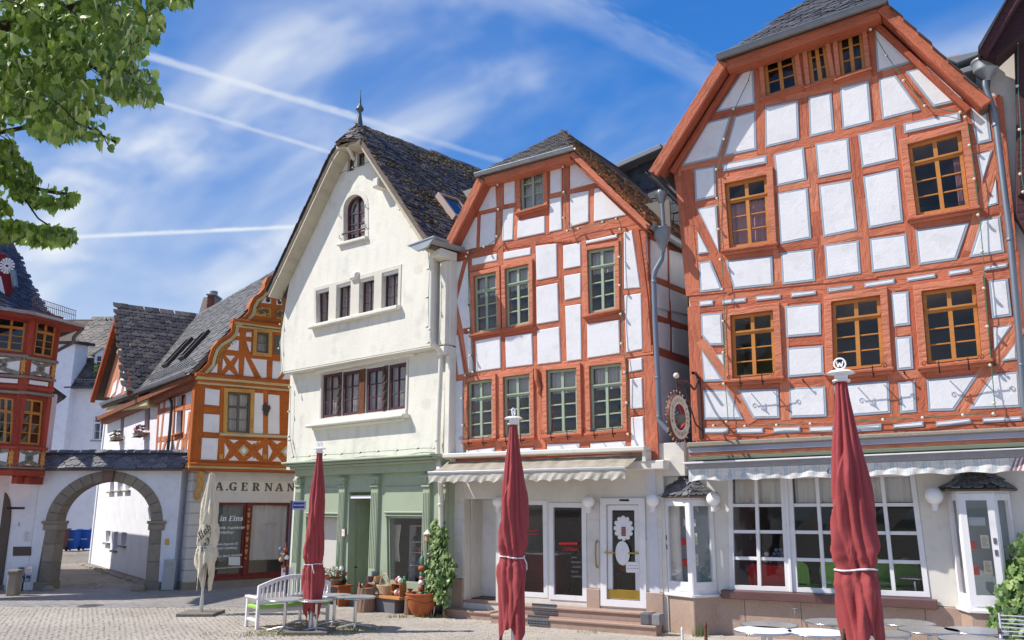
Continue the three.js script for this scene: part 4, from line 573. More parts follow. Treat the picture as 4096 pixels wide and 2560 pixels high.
// awning over the steps
{
const t=GRN.thing('awning','faded grey-beige awning with scalloped hem over the stone steps','awning');
const bl=GRN.uv(q1('B2',225,1400),0.2),br=GRN.uv(q1('B2',1890,1310),0.2),WF=0.95,fl=GRN.uv(q1('B3',30,207),WF),fr=GRN.uv(q1('B3',1548,187),WF);
const v=(bl[1]+br[1])/ 2 - 0.03,vf=(fl[1]+fr[1])/ 2,u0=Math.min(bl[0],fl[0]),u1=fr[0];
mesh('awning_box',[bar([u0 - 0.03,v+0.12],[br[0]+0.1,v+0.12],0.1,0.05,0.42,0.02),box(br[0]+0.02,br[0]+0.1,v - 0.14,v+0.1,0.05,0.36,0.01)],M.offWhite,t);
const N=70,K=12,pos=[],uv=[],at=(i,j)=>{const s=i / N,y=j / K,sag=0.03*Math.sin(Math.PI*y)+0.006*Math.sin(s*40+y*5);return[lerp(u0,u1,s),lerp(v,vf,y)- sag,lerp(0.22,WF,y)];};
for(let i=0;i<N;i++)for(let j=0;j<K;j++){const a=at(i,j),b=at(i+1,j),c=at(i+1,j+1),d=at(i,j+1);for(const p of[d,c,b,d,b,a]){pos.push(...p);uv.push(p[0],p[2]);}}
const cloth=mat('#a9a193',{map:T.fabric,bumpMap:T.clothB,bumpScale:0.01,roughness:0.95,side:THREE.DoubleSide});
mesh('awning_cloth',fromTris(pos,uv),cloth,t);
mesh('front_bar',[bar([u0 - 0.02,vf],[u1+0.02,vf],0.05,WF - 0.02,WF+0.03,0.01)],M.alu,t);
const p2=[],t2=[],h=0.22,L=u1 - u0,at2=(i,j)=>{const s=i / 160,x=s*L,y=j / 5,sc=h - 0.05*Math.pow(Math.abs(Math.sin(x*Math.PI / 0.33)),0.8);return[u0+x,vf - 0.02 - sc*y,WF+0.005+0.02*y*Math.sin(x*9+Math.sin(x*3))+0.01*Math.sin(x*31+y*4)*y];};
for(let i=0;i<160;i++)for(let j=0;j<5;j++){const a=at2(i,j),b=at2(i+1,j),c=at2(i+1,j+1),d=at2(i,j+1);for(const p of[d,c,b,d,b,a]){p2.push(...p);t2.push(p[0]+3,p[1]);}}
mesh('valance',fromTris(p2,t2),mat('#c6c1b6',{map:T.fabric,bumpMap:T.clothB,bumpScale:0.012,roughness:0.95,side:THREE.DoubleSide}),t);
mesh('awning_arm',[0.12,0.88].map((s)=>{const u=lerp(u0,u1,s);return merged([rod([u,v - 0.05,0.2],[u+0.3,(v+vf)/ 2 - 0.1,0.6],0.025),rod([u+0.3,(v+vf)/ 2 - 0.1,0.6],[u,vf,WF - 0.02],0.022)]);}),M.whitePaint,t);
}
festoon(GRN,[...Q('B1',520,420,565,490,565,675,555,880,460,960,335,1000,325,1030,335,1400),...Q('B2',380,40,395,260,408,480,425,620,362,648,335,850,338,1080,340,1340)],0.09,'festoon cable winding down the blank side of the green-windowed gable');
festoon(GRN,[...Q('B1',1060,290,1058,355,1060,545,1060,740,1090,840,1170,820,1355,772,1460,750,1485,825,1480,1035,1485,1250,1490,1465),...Q('B2',1712,375,1742,625,1755,885,1768,1155)],0.09,'festoon cable running from the small top window down beside the corner post');
festoon(GRN,[...Q('B1',575,400,640,390,800,345,965,288,1060,275)],0.2,'short festoon cable below the gutter of the green-windowed house');
// printing on the shop glass
{
const put=(q,draw,name,label,w=160,h=100)=>{const s=sheet(GRN.P(q,-0.02),-0.012,scene,name,printMat(w,h,draw,{transparent:true,side:THREE.DoubleSide}));s.position.copy(GRN.o);s.rotation.y=-GRN.a;tag(s,label,'lettering');};
put(Q('B3',1030,745,1190,745,1190,835,1030,835),(g)=>{g.fillStyle='#e02a20';g.fillRect(10,12,145,18);g.beginPath();g.moveTo(2,22);g.lineTo(22,8);g.lineTo(22,36);g.fill();g.font='italic bold 40px serif';g.fillText('Öffnen',36,82);},'window_lettering','red lettering with an arrow on the sliding shop door');
put(Q('B3',740,640,880,640,880,720,740,720),(g)=>{g.fillStyle='#d8261c';g.font='italic bold 26px serif';g.save();g.rotate(-0.08);g.fillText('und Stempel-',10,44);g.fillText('arbeiten',40,82);g.restore();},'window_lettering','slanting red script on the shop window beside the wrapped parasol');
put(Q('B3',1130,845,1226,845,1228,1050,1130,1050),(g)=>{g.fillStyle='rgba(205,200,190,.75)';g.font='italic 24px serif';['Jovit','Baumku','- Zucker','Spritz','Limburg'].forEach((s,i)=>g.fillText(s,6,40+i*46));},'window_lettering','pale handwritten list on the shop door glass',120,256);
}
// ================= the white rendered house with the green pottery shop =================
const wht=WHT.thing('plastered_house','white plastered gabled house with brown windows above a green shopfront','house');
const W2=0.35;// the upper storeys stand out over the first floor
{
srand(37);
const win4=[Q('A6',408,312,506,285,497,540,412,562),Q('A6',565,268,670,238,662,505,558,532),Q('A6',738,226,847,198,840,468,733,496),Q('A6',908,178,1030,145,1022,425,903,456)].map((p)=>WHT.P(p,W2));
const win4b=[Q('A6',455,945,578,925,566,1255,448,1272),Q('A6',603,925,737,903,724,1237,598,1256),Q('A6',783,900,917,879,907,1220,778,1237),Q('A6',953,871,1092,845,1082,1196,948,1216)].map((p)=>WHT.P(p,0));
const attic=[[[-3.84,11.6],[-3.57,11.66],[-3.56,11.22],[-3.85,11.24]],[[-3.45,11.68],[-3.13,11.64],[-3.11,11.24],[-3.43,11.26]]];
const archQ=WHT.P(Q('A5',655,880,826,850,828,1208,657,1245),W2),ac=(s,t)=>bil(archQ,s,t);
const archPoly=[ac(0,1),ac(1,1),ac(1,0.3)];for(let i=1;i<10;i++){const a=Math.PI*i / 10;archPoly.push(ac(0.5+0.5*Math.cos(a),0.3 - 0.3*Math.sin(a)));}archPoly.push(ac(0,0.3));
// upper wall under the roof profile
const prof=[[-6.36,8.3],[-6.25,8.78],[-5.5,9.74],[-4.74,10.71],[-4.08,11.52],[-3.8,11.74],[-3.3,11.84],[-2.82,11.67],[-2.24,10.76],[-1.7,10.13],[-0.62,8.77],[-0.42,8.5]];
mesh('upper_wall',prism([[-6.42,5.97],...WHT.P(Q('A6',128,700),W2),...prof,[-0.38,5.96]],W2 - 0.3,W2,0.015,[...win4,...attic,archPoly].map((h)=>(h===archPoly?h:holeOf(h)))),M.cream,wht);
mesh('first_floor_wall',prism([[-6.42,3.3],[-0.02,3.3],[-0.02,5.94],[-6.5,5.94]],-0.3,0,0.01,win4b.map(holeOf)),M.cream,wht);
mesh('jetty_soffit',box(-6.4,-0.4,5.94,5.965,-0.28,W2 - 0.01),M.cream,wht);
mesh('jetty_moulding',prism(WHT.P(Q('A6',390,905,1135,765,1135,795,395,935),0.12),0,0.12,0.03),M.cream,wht);
mesh('side_wall',[box(-6.45,-6.25,0,8.6,-8,-0.31),box(-0.25,-0.05,0,8.4,-8,-0.31),box(-6.45,-0.05,0,8.4,-8.2,-8.01)],M.cream,wht);
mesh('floor_slab',[box(-6.2,-0.26,3.2,3.29,-8,-0.31),box(-6.2,-0.26,5.75,5.9,-8,-0.31),box(-6.2,-0.26,8.45,8.55,-8,0.02)],M.darkRoom,wht);
mesh('partition',[box(-6.2,-0.26,3.3,5.74,-2.4,-2.3),box(-6.2,-0.26,5.92,8.44,-2.4,-2.3),box(-5.5,-1,8.56,11,-2.4,-2.3)],mat('#9a938a',{roughness:1}),wht);
win4.forEach((q,i)=>{const f=windowPart(wht,q,{w:W2 - 0.1,rows:3,mat:M.brown,ft:0.05,mull:0.028,depth:0.06,curtain:{q:[0.08,0.92,0.06,0.97]}});if(i===3){f.rotation.x=0.0;}mesh('window_head',bar([q[0][0],q[0][1]- 0.03],[q[1][0],q[1][1]- 0.03],0.06,W2 - 0.09,W2 - 0.03),M.whitePaint,f);});
{const o=0.11,a=win4[0],b=win4[3];mesh('window_surround',prism([[a[0][0]- o,a[0][1]+o],[b[1][0]+o,b[1][1]+o],[b[2][0]+o,b[2][1]- 0.02],[a[3][0]- o,a[3][1]- 0.02]],W2 - 0.01,W2+0.018,0.006,win4.map((q)=>grow(q,0.012))),plast('#d8d2c4'),wht);mesh('sill',bar([a[3][0]- 0.2,a[3][1]- 0.07],[b[2][0]+0.14,b[2][1]- 0.06],0.1,W2 - 0.05,W2+0.16,0.02),M.cream,wht);const m=mid(win4[1][1],win4[2][0]);mesh('pier_capital',box(m[0]- 0.13,m[0]+0.14,m[1]+0.02,m[1]+0.2,W2,W2+0.12,0.04),M.cream,wht);}
win4b.forEach((q)=>windowPart(wht,q,{w:-0.02,rows:3,mat:M.brown,ft:0.075,mull:0.03,mt:0.026,depth:0.07,curtain:{q:[0.08,0.92,0.06,0.97]}}));
{const a=win4b[0],b=win4b[3],o=0.07;mesh('window_surround',prism([[a[0][0]- o,a[0][1]+o*0.6],[b[1][0]+o,b[1][1]+o*0.6],[b[2][0]+o,b[2][1]- 0.06],[a[3][0]- o,a[3][1]- 0.06]],-0.01,0.03,0.006,[grow([a[0],b[1],b[2],a[3]],0.008)]),plast('#d8d2c4'),wht);mesh('sill',[bar([a[3][0]- 0.4,a[3][1]- 0.2],[b[2][0]+0.16,b[2][1]- 0.2],0.09,-0.05,0.24,0.03),bar([a[3][0]- 0.25,a[3][1]- 0.27],[b[2][0]+0.05,b[2][1]- 0.27],0.08,-0.05,0.14,0.03),bar([a[3][0]- 0.1,a[3][1]- 0.1],[b[2][0]+0.06,b[2][1]- 0.1],0.12,-0.05,0.05,0.01)],M.cream,wht);
const post=[[0,1],[1,2],[2,3]],pm=[wood('#5b4640',0.03),wood('#70401c',0.02),wood('#5b4640',0.03)];post.forEach(([i,j],k)=>{const A=mid(win4b[i][1],win4b[j][0]),B=mid(win4b[i][2],win4b[j][3]),wd=(win4b[j][0][0]- win4b[i][1][0])*0.94;const p=mesh('window_post',bar([B[0],B[1]- 0.02],A,wd,-0.1,0.03,0.012),pm[k],wht);if(k !==1){const gs=[];for(let s=0;s<9;s++){const c=mid(B,A,0.08+s*0.1);gs.push(ball([c[0]+(s % 2?0.02:-0.02),c[1],0.03],wd*0.33,8,6,1.5));}mesh('carving',gs,pm[k],p);}});}
attic.forEach((q)=>windowPart(wht,q,{w:W2 - 0.06,cols:1,rows:1,mat:M.brown,ft:0.05,depth:0.05,casing:null,curtain:{}}));
// arched window: reveal, two leaves
{const f=mesh('arched_window',[prism(archPoly,W2 - 0.2,W2 - 0.13,0,[inset(ccw(archPoly),0.06)]),prism([ac(0.46,0.02),ac(0.54,0.02),ac(0.54,1),ac(0.46,1)],W2 - 0.19,W2 - 0.115,0.008),...[0.36,0.6,0.8].map((t)=>prism([ac(0.03,t),ac(0.97,t),ac(0.97,t+0.028),ac(0.03,t+0.028)],W2 - 0.185,W2 - 0.14))],M.brown,wht);
const half=(s)=>{const p=[ac(s?0.54:0.06,0.97),ac(s?0.94:0.46,0.97)];const pts=[];for(let i=0;i<=6;i++){const a=s?Math.PI / 2*i / 6:Math.PI / 2+Math.PI / 2*i / 6;pts.push(ac(0.5+0.44*Math.cos(a)+(Math.abs(Math.cos(a))<0.1?(s?0.04:-0.04):0),0.3 - 0.25*Math.sin(a)));}return[...p,...pts];};
for(const s of[0,1])mesh('pane',prism(half(s),W2 - 0.175,W2 - 0.171),M.glass,f);
mesh('curtain',prism([ac(0.08,0.97),ac(0.92,0.97),ac(0.92,0.25),ac(0.7,0.08),ac(0.3,0.08),ac(0.08,0.25)],W2 - 0.32,W2 - 0.315),M.curtain,f);
mesh('rail',rod([...ac(-0.05,0.83),W2+0.02],[...ac(1.02,0.81),W2+0.02],0.022),M.brown,f);
mesh('arch_trim',prism(grow(ccw(archPoly),0.14),W2 - 0.01,W2+0.014,0.005,[grow(ccw(archPoly),0.004)]),plast('#dcd7ca'),f);
mesh('sill',bar([archQ[3][0]- 0.2,archQ[3][1]- 0.05],[archQ[2][0]+0.12,archQ[2][1]- 0.04],0.08,W2 - 0.1,W2+0.1,0.015),M.cream,f);
mesh('shutter_hook',[[-0.14,0.45],[-0.14,0.92],[1.1,0.35],[1.1,0.8]].map(([s,t])=>{const c=ac(s,t);return tube([[c[0],c[1],W2],[c[0]- 0.02,c[1]+0.02,W2+0.06],[c[0]+0.02,c[1]+0.08,W2+0.06]],0.008,8,5);}),M.iron,f);}
// gable details: brackets and the hip support
mesh('beam_end',[...WHT.P(Q('A5',465,975,990,795),W2).map(([u,v])=>box(u - 0.11,u+0.11,v - 0.12,v+0.13,W2,W2+0.34,0.03))],M.cream,wht);
mesh('hip_bracket',tube([[...WHT.uv(q1('A5',745,585),W2),W2],[...WHT.uv(q1('A5',740,560),W2),W2+0.06],[...WHT.uv(q1('A5',715,510),W2+0.2),W2+0.25],[...WHT.uv(q1('A5',690,470),W2+0.45),W2+0.5]],0.06,14,6),M.cream,wht);
// roof
const wF=0.76,wB=-7,A=[-3.29,12.41,0.5],Rb=[-3.29,12.72,wB];
const L=[[-6.78,8.25],[-6.42,8.7],[-5.54,9.81],[-4.77,10.79],[-4.11,11.62],[-3.82,11.84]],R=[[-2.77,11.73],[-2.19,10.86],[-1.62,10.2],[-0.57,8.87],[0.02,8.22]];
const rs=[];
for(let i=0;i<L.length - 1;i++)rs.push(slab([[...L[i],wF],[...L[i+1],wF],[...L[i+1],wB],[...L[i],wB]],0.13));
rs.push(slab([[...L[5],wF],A,Rb,[...L[5],wB]],0.12),slab([[...R[0],wF],A,Rb,[R[0][0],R[0][1]+0.3,wB]],0.12),slab([[...R[4],wF],[...R[0],wF],[R[0][0],R[0][1]+0.3,wB],[R[4][0],R[4][1]+0.3,wB]],0.12));
const hipE=[0,1,2,3,4].map((i)=>{const s=i / 4,p=mid(L[5],R[0],s);return[p[0],p[1]- 0.22*Math.sin(Math.PI*s)*0 - 0.02,wF+0.3*Math.sin(Math.PI*s)];});
for(let i=0;i<4;i++)rs.push(slab([hipE[i],hipE[i+1],A],0.06));
const roof=mesh('roof',rs,M.roofBase,wht);
{const p=[...R[4],wF],q=[R[4][0],R[4][1]+0.3,wB],pl=plane(p,q,A),P=[pl.ab(p),pl.ab(q),pl.ab(Rb),pl.ab(A),pl.ab([...R[0],wF])];P[4][1]+=0.02;
slates(roof,pl.o,pl.a,pl.b,P,{wid:0.2,exp:0.14,round:true,mats:M.slateBrown,from:(x)=>x,keep:300,wav:0.06,jit:0.02});
moss(roof,pl,P,1500,mat('#5d4a33',{roughness:1}),(x,y)=>sstep(0.3,0.6,fbm(x*1.2,y*1.2,3)),[0.02,0.055]);moss(roof,pl,P,900,mat('#8f7a4e',{roughness:1}),(x,y)=>0.25*sstep(0.4,0.7,fbm(x*0.8+3,y*0.8,3))+sstep(4.2,5.1,y),[0.018,0.05]);moss(roof,pl,P,500,mat('#3c352c',{roughness:1}),()=>1,[0.02,0.06]);
const sk=Q('A5',1415,905,1548,935,1605,1030,1522,1085).map((p0)=>{const d=ray(...p0),n=WHT.n,e=WHT.e;const nw=e.clone().multiplyScalar(pl.n.x).add(V3(0,pl.n.y,0)).addScaledVector(n,pl.n.z),ow=WHT.world(pl.o.x,pl.o.y,pl.o.z);const t=ow.sub(EYEP).dot(nw)/ d.dot(nw);return WHT.local(EYEP.clone().addScaledVector(d,t));});
const ab=sk.map((x)=>pl.ab(x)),m4=new THREE.Matrix4().makeBasis(pl.a,pl.b,pl.n).setPosition(pl.o);const us=ab.map((x)=>x[0]),vs=ab.map((x)=>x[1]),c=[(Math.min(...us)+Math.max(...us))/ 2,(Math.min(...vs)+Math.max(...vs))/ 2],rq=[[c[0]- 0.38,c[1]+0.5],[c[0]+0.38,c[1]+0.5],[c[0]+0.38,c[1]- 0.5],[c[0]- 0.38,c[1]- 0.5]];
const s=mesh('skylight',prism(rq,0,0.2,0.01,[inset(ccw(rq),0.07)]).applyMatrix4(m4),mat('#b59c94',{roughness:0.6}),roof);mesh('pane',prism(inset(ccw(rq),0.06),0.12,0.15).applyMatrix4(m4),M.glassDark,s);}
for(let i=0;i<4;i++){const pl=plane(hipE[i],hipE[i+1],A);slates(roof,pl.o,pl.a,pl.b,[pl.ab(hipE[i]),pl.ab(hipE[i+1]),pl.ab(A)],{wid:0.17,exp:0.12,round:true,mats:[slateM('#77706a'),slateM('#86807a'),slateM('#69635e')],keep:60});}
// slate edge along the plain verge, cream soffit below it
{const gs=[];for(let i=0;i<L.length - 1;i++){const n=7;for(let k=0;k<n;k++){const a=mid(L[i],L[i+1],k / n),b=mid(L[i],L[i+1],(k+1.25)/ n);gs.push(bar([a[0]- 0.01,a[1]+0.045],[b[0]- 0.03,b[1]+0.035],0.022,wF - 0.3,wF+0.03+rr(0,0.02)));}}mesh('verge_slates',gs,M.slate[2],roof);}
mesh('soffit',[...L.slice(0,-1).map((p,i)=>{const q=L[i+1],d=[q[0]- p[0],q[1]- p[1]],l=Math.hypot(...d),o=[d[1]/ l*0.17,-d[0]/ l*0.17];return bar([p[0]+o[0],p[1]+o[1]],[q[0]+o[0],q[1]+o[1]],0.06,W2+0.005,wF - 0.01,0.004,0.06,0.03);}),prism([[...L[5]],...[...R[0]].length?[[R[0][0],R[0][1]],[R[0][0]- 0.05,R[0][1]- 0.12],[L[5][0]+0.05,L[5][1]- 0.12]]:[]],W2,wF+0.05,0.02),bar([R[0][0]- 0.06,R[0][1]- 0.12],[R[4][0]- 0.16,R[4][1]- 0.08],0.1,W2,wF - 0.02,0.01)],plast('#c4bba6',T.stained,0.008),wht);
mesh('ridge_cap',[bar([A[0],A[1]+0.03],[A[0]+0.01,A[1]+0.04],0.1,-0.1,0.1)].map((g)=>g.translate(0,0,A[2])),M.zincLight,roof);
mesh('finial',lathe([[0.11,-0.1],[0.09,0.1],[0.055,0.3],[0.05,0.4],[0.1,0.44],[0.11,0.48],[0.07,0.55],[0.04,0.6],[0.034,0.64],[0.007,1.0],[0.016,1.01],[0.016,1.03],[0,1.04]],14,[A[0],A[1],A[2]- 0.05]),mat('#5f6a72',{map:T.metal,roughness:0.5,metalness:0.5}),roof);
// eaves gutter, downpipe and the boarded corner next to the half-timbered house
mesh('gutter',[bar([-0.62,8.3],[0.28,8.34],0.03,0.45,0.95),prism([[-0.62,8.3],[0.28,8.33],[0.05,8.13],[-0.3,8.1]],0.88,0.93,0.01),M.halfPipe([0.12,8.3,0.9],[0.12,8.5,-5],1.1)],M.zincLight,wht);
mesh('corner_boards',[box(-0.36,-0.02,5.98,8.05,-0.3,0.1,0.015),box(-0.3,-0.06,5.98,8.0,0.1,0.2,0.015),box(-0.36,0.0,5.75,5.95,0.0,0.22,0.03),box(-0.16,-0.0,3.4,5.75,0,0.09,0.012),box(-0.3,0.08,8.02,8.2,0.0,0.55,0.02)],M.cream,wht);
{const P=(k,x,y,w)=>WHT.p3(q1(k,x,y),w);mesh('downpipe',tube([P('A5',1365,1210,0.55),P('A5',1366,1260,0.5),P('A6',1281,150,0.47),P('A6',1272,660,0.47),P('A6',1285,705,0.45),P('A6',1340,760,0.2),P('A6',1350,800,0.12),P('A6',1330,1300,0.12),P('A7',1215,60,0.12),P('A7',1217,175,0.14),P('A7',1232,300,0.5),P('A7',1238,420,0.2),P('A7',1240,640,0.14),P('A7',1245,1150,0.14)],0.058,120,12),M.pipeCream,wht);mesh('pipe_collar',[P('A6',1281,150,0.47),P('A6',1272,600,0.47),P('A6',1350,800,0.12),P('A6',1322,1440,0.12),P('A7',1238,500,0.18)].map((c)=>lathe([[0.06,-0.03],[0.07,-0.01],[0.07,0.02],[0.06,0.03]],14,c)),M.pipeCream,wht);}
// ---- green shopfront ----
const S=(...a)=>WHT.P(Q('A7',...a),0),vx=(x,y,w=0)=>WHT.uv(q1('A7',x,y),w);
const level=(q)=>{const t=(q[0][1]+q[1][1])/ 2,b=(q[2][1]+q[3][1])/ 2;return[[q[0][0],t],[q[1][0],t],[q[2][0],b],[q[3][0],b]];};
const lw=level(S(232,590,490,582,487,1150,228,1150)),rw=level(S(833,588,1118,586,1116,1200,836,1195)),dr=level(S(553,412,735,402,735,1245,535,1248));dr[2][1]=dr[3][1]=0.12;lw[2][1]=lw[3][1]=0.55;rw[2][1]=rw[3][1]=0.6;
const uL=WHT.uv(q1('A7',162,700),0)[0],uR=-0.3,top=vx(700,300)[1];
mesh('shopfront',prism([[uL,-0.05],[uR+0.25,-0.05],[uR+0.25,3.35],[uL,3.35]],-0.22,0,0,[lw,rw,dr].map(holeOf)),M.shop,wht);
const corn=(x0,x1,ya,yb,w,m,bev)=>{const a=WHT.uv(q1('A7',150,ya),w),b=WHT.uv(q1('A7',1200,ya - 62),w),c=WHT.uv(q1('A7',150,yb),w),d=WHT.uv(q1('A7',1200,yb - 62),w),t=(a[1]+b[1])/ 2,u=(c[1]+d[1])/ 2;mesh('shop_cornice',box(x0,x1,u,t,-0.1,w,bev),m,wht);};
corn(uL - 0.18,-0.16,178,196,0.5,M.shop,0.02);corn(uL - 0.14,-0.2,196,218,0.42,M.shopDark,0.05);corn(uL - 0.1,-0.22,218,240,0.3,M.shop,0.05);corn(uL - 0.04,-0.25,240,300,0.14,M.shopDark,0.01);
const pil=(x0,x1,side)=>{const a=vx(x0,340),b=vx(x1,340),u0=a[0],u1=b[0],cap=vx((x0+x1)/ 2,372)[1],gs=[box(u0,u1,0,cap,0,0.08,0.01),box(u0 - 0.02,u1+0.02,cap,cap+0.06,0,0.12,0.015),box(u0,u1,cap+0.06,top - 0.05,0,0.1,0.01),box(u0 - 0.04,u1+0.04,top - 0.06,top+0.03,0,0.15,0.02),box(u0 - 0.02,u1+0.02,0,0.5,0,0.1,0.01)];const p=mesh('pilaster',gs,M.shop,wht),n=4,fl=[];for(let i=0;i<n;i++){const u=lerp(u0,u1,(i+0.75)/(n+0.5));fl.push(box(u - 0.014,u+0.014,0.9,cap - 0.12,0.08,0.094,0.008));}mesh('reeding',fl,M.shop,p);mesh('diamond',prism([[(u0+u1)/ 2 - 0.08,cap+0.14],[(u0+u1)/ 2,cap+0.07],[(u0+u1)/ 2+0.08,cap+0.14],[(u0+u1)/ 2,cap+0.26]],0.1,0.13,0.012),M.shop,p);return p;};
pil(172,214);pil(496,541);pil(736,791);pil(1121,1175);pil(1256,1296);
for(const[x0,x1,y0,y1]of[[235,494,372,560],[826,1118,362,552]]){const q=level(S(x0,y0,x1,y0,x1,y1,x0,y1));mesh('fascia_panel',[prism(q,0,0.025,0.01),bar([q[3][0],q[3][1]- 0.02],[q[2][0],q[2][1]- 0.02],0.05,0,0.07,0.015),bar([q[3][0],q[3][1]- 0.09],[q[2][0],q[2][1]- 0.09],0.04,0,0.04,0.01)],M.shop,wht);}
windowPart(wht,lw,{w:-0.03,cols:1,rows:1,ft:0.05,mat:M.shop,depth:0.06,name:'shop_window'});
windowPart(wht,rw,{w:-0.03,cols:1,rows:1,ft:0.05,mat:M.shop,depth:0.06,name:'shop_window'});
const rx0=dr[0][0],rx1=dr[1][0],rt=dr[0][1],dd=-0.75;
mesh('door_recess',[box(rx0 - 0.04,rx0,0,rt,dd,-0.23),box(rx1,rx1+0.04,0,rt,dd,-0.23),box(rx0,rx1,rt,rt+0.04,dd,-0.23),box(rx0 - 0.001,rx0+0.012,0.3,1.0,dd+0.1,-0.3),box(rx0 - 0.001,rx0+0.012,1.15,rt - 0.3,dd+0.1,-0.3)],M.shop,wht);
{const q=[[rx0+0.02,rt - 0.05],[rx1 - 0.02,rt - 0.05],[rx1 - 0.02,0.14],[rx0+0.02,0.14]],tp=rt - 0.75;const d=mesh('shop_door',[prism(q,dd - 0.06,dd,0.006,[[[rx0+0.18,tp - 0.12],[rx1 - 0.18,tp - 0.12],[rx1 - 0.18,0.75],[rx0+0.18,0.75]]]),bar([rx0,tp],[rx1,tp],0.09,dd,dd+0.06,0.02)],M.shop,wht);mesh('pane',box(rx0+0.17,rx1 - 0.17,0.74,tp - 0.11,dd - 0.04,dd - 0.036),M.glass,d);mesh('paper_notice',box(rx0+0.42,rx0+0.62,1.35,1.6,dd+0.002,dd+0.008),mat('#cfd2b4'),d);
const b=WHT.P(Q('A7',660,910,728,905,728,945,660,948),dd+0.05);mesh('arrow_board',prism(b,dd+0.02,dd+0.04),mat('#a8794a',{map:T.wood}),d);const az=[];const A0=b[0][0]+0.06,A1=b[1][0],vm=(b[0][1]+b[3][1])/ 2;az.push([A0,vm]);for(let i=0;i<6;i++)az.push([lerp(A0+0.1,A1,i / 5),vm+(i % 2?0.05:0.085)]);for(let i=5;i>=0;i--)az.push([lerp(A0+0.1,A1,i / 5),vm -(i % 2?0.05:0.085)]);mesh('arrow',prism(az,dd+0.04,dd+0.05),M.whitePaint,d);}
mesh('sun_blind',box(rx0+0.01,rx1 - 0.01,rt - 0.16,rt - 0.08,-0.12,-0.03,0.01),mat('#efeaf2',{roughness:0.8}),wht);
mesh('letter_box',prism(WHT.P(Q('A7',558,967,605,963,605,973,558,977),-0.2),-0.24,-0.215),M.iron,wht);
mesh('door_step',box(rx0 - 0.1,rx1+0.05,-0.05,0.12,dd,0.12,0.01),M.stoneB,wht);
const np=printMat(48,64,(g)=>{g.fillStyle='#f2f0f0';g.fillRect(0,0,48,64);g.strokeStyle='#b03038';g.lineWidth=4;g.strokeRect(3,3,42,58);g.fillStyle='#b03038';g.font='bold 44px sans-serif';g.fillText('1',12,48);});
{const b=WHT.P(Q('A7',498,683,521,681,521,738,498,740),0.085);mesh('number_plate',prism(b,0.08,0.088),M.whitePaint,wht);sheet(b,0.0905,wht,'house_number',np);}
mesh('shop_floor',box(-6.2,-0.3,0.1,0.14,-6,-0.24),mat('#6b6257'),wht);mesh('shop_plinth',[box(vx(745,1250)[0],vx(1120,1250)[0],-0.05,0.42,0.0,0.14,0.01),box(vx(230,1250)[0],vx(490,1250)[0],-0.05,0.4,0,0.1,0.01)],mat('#8d8d92',{map:T.plaster}),wht);
mesh('reflection_blind',sheetGeo(lw,-0.32),mat('#d6d0c8',{roughness:1,side:THREE.DoubleSide}),wht);  // white blind added behind the left shop glass to give its whitish reflection
}
function sheetGeo(q,w){const[a,b,c,d]=q;return fromTris([...d,w,...c,w,...b,w,...d,w,...b,w,...a,w],[0,0,1,0,1,1,0,0,1,1,0,1]);}
festoon(WHT,[...Q('A5',880,590,745,645,615,695,515,855,437,1030,357,1208,275,1380),...Q('A6',180,215,150,380,145,560,138,742,150,930)],W2+0.05,'festoon cable following the bare gable edge of the white house',true);
festoon(WHT,[...Q('A5',905,630,970,710,1040,835,1120,985,1215,1120,1325,1255),...Q('A6',1262,145,1258,360,1252,580,1265,700)],W2+0.05,'festoon cable along the slated gable edge of the white house',true);
festoon(WHT,[...Q('A6',215,1035,212,1220,205,1410),...Q('A7',115,20,145,145,260,138,382,128,508,122,640,112,778,102,922,95,1070,80,1200,78)],0.07,'festoon cable draped just above the green shop cornice');
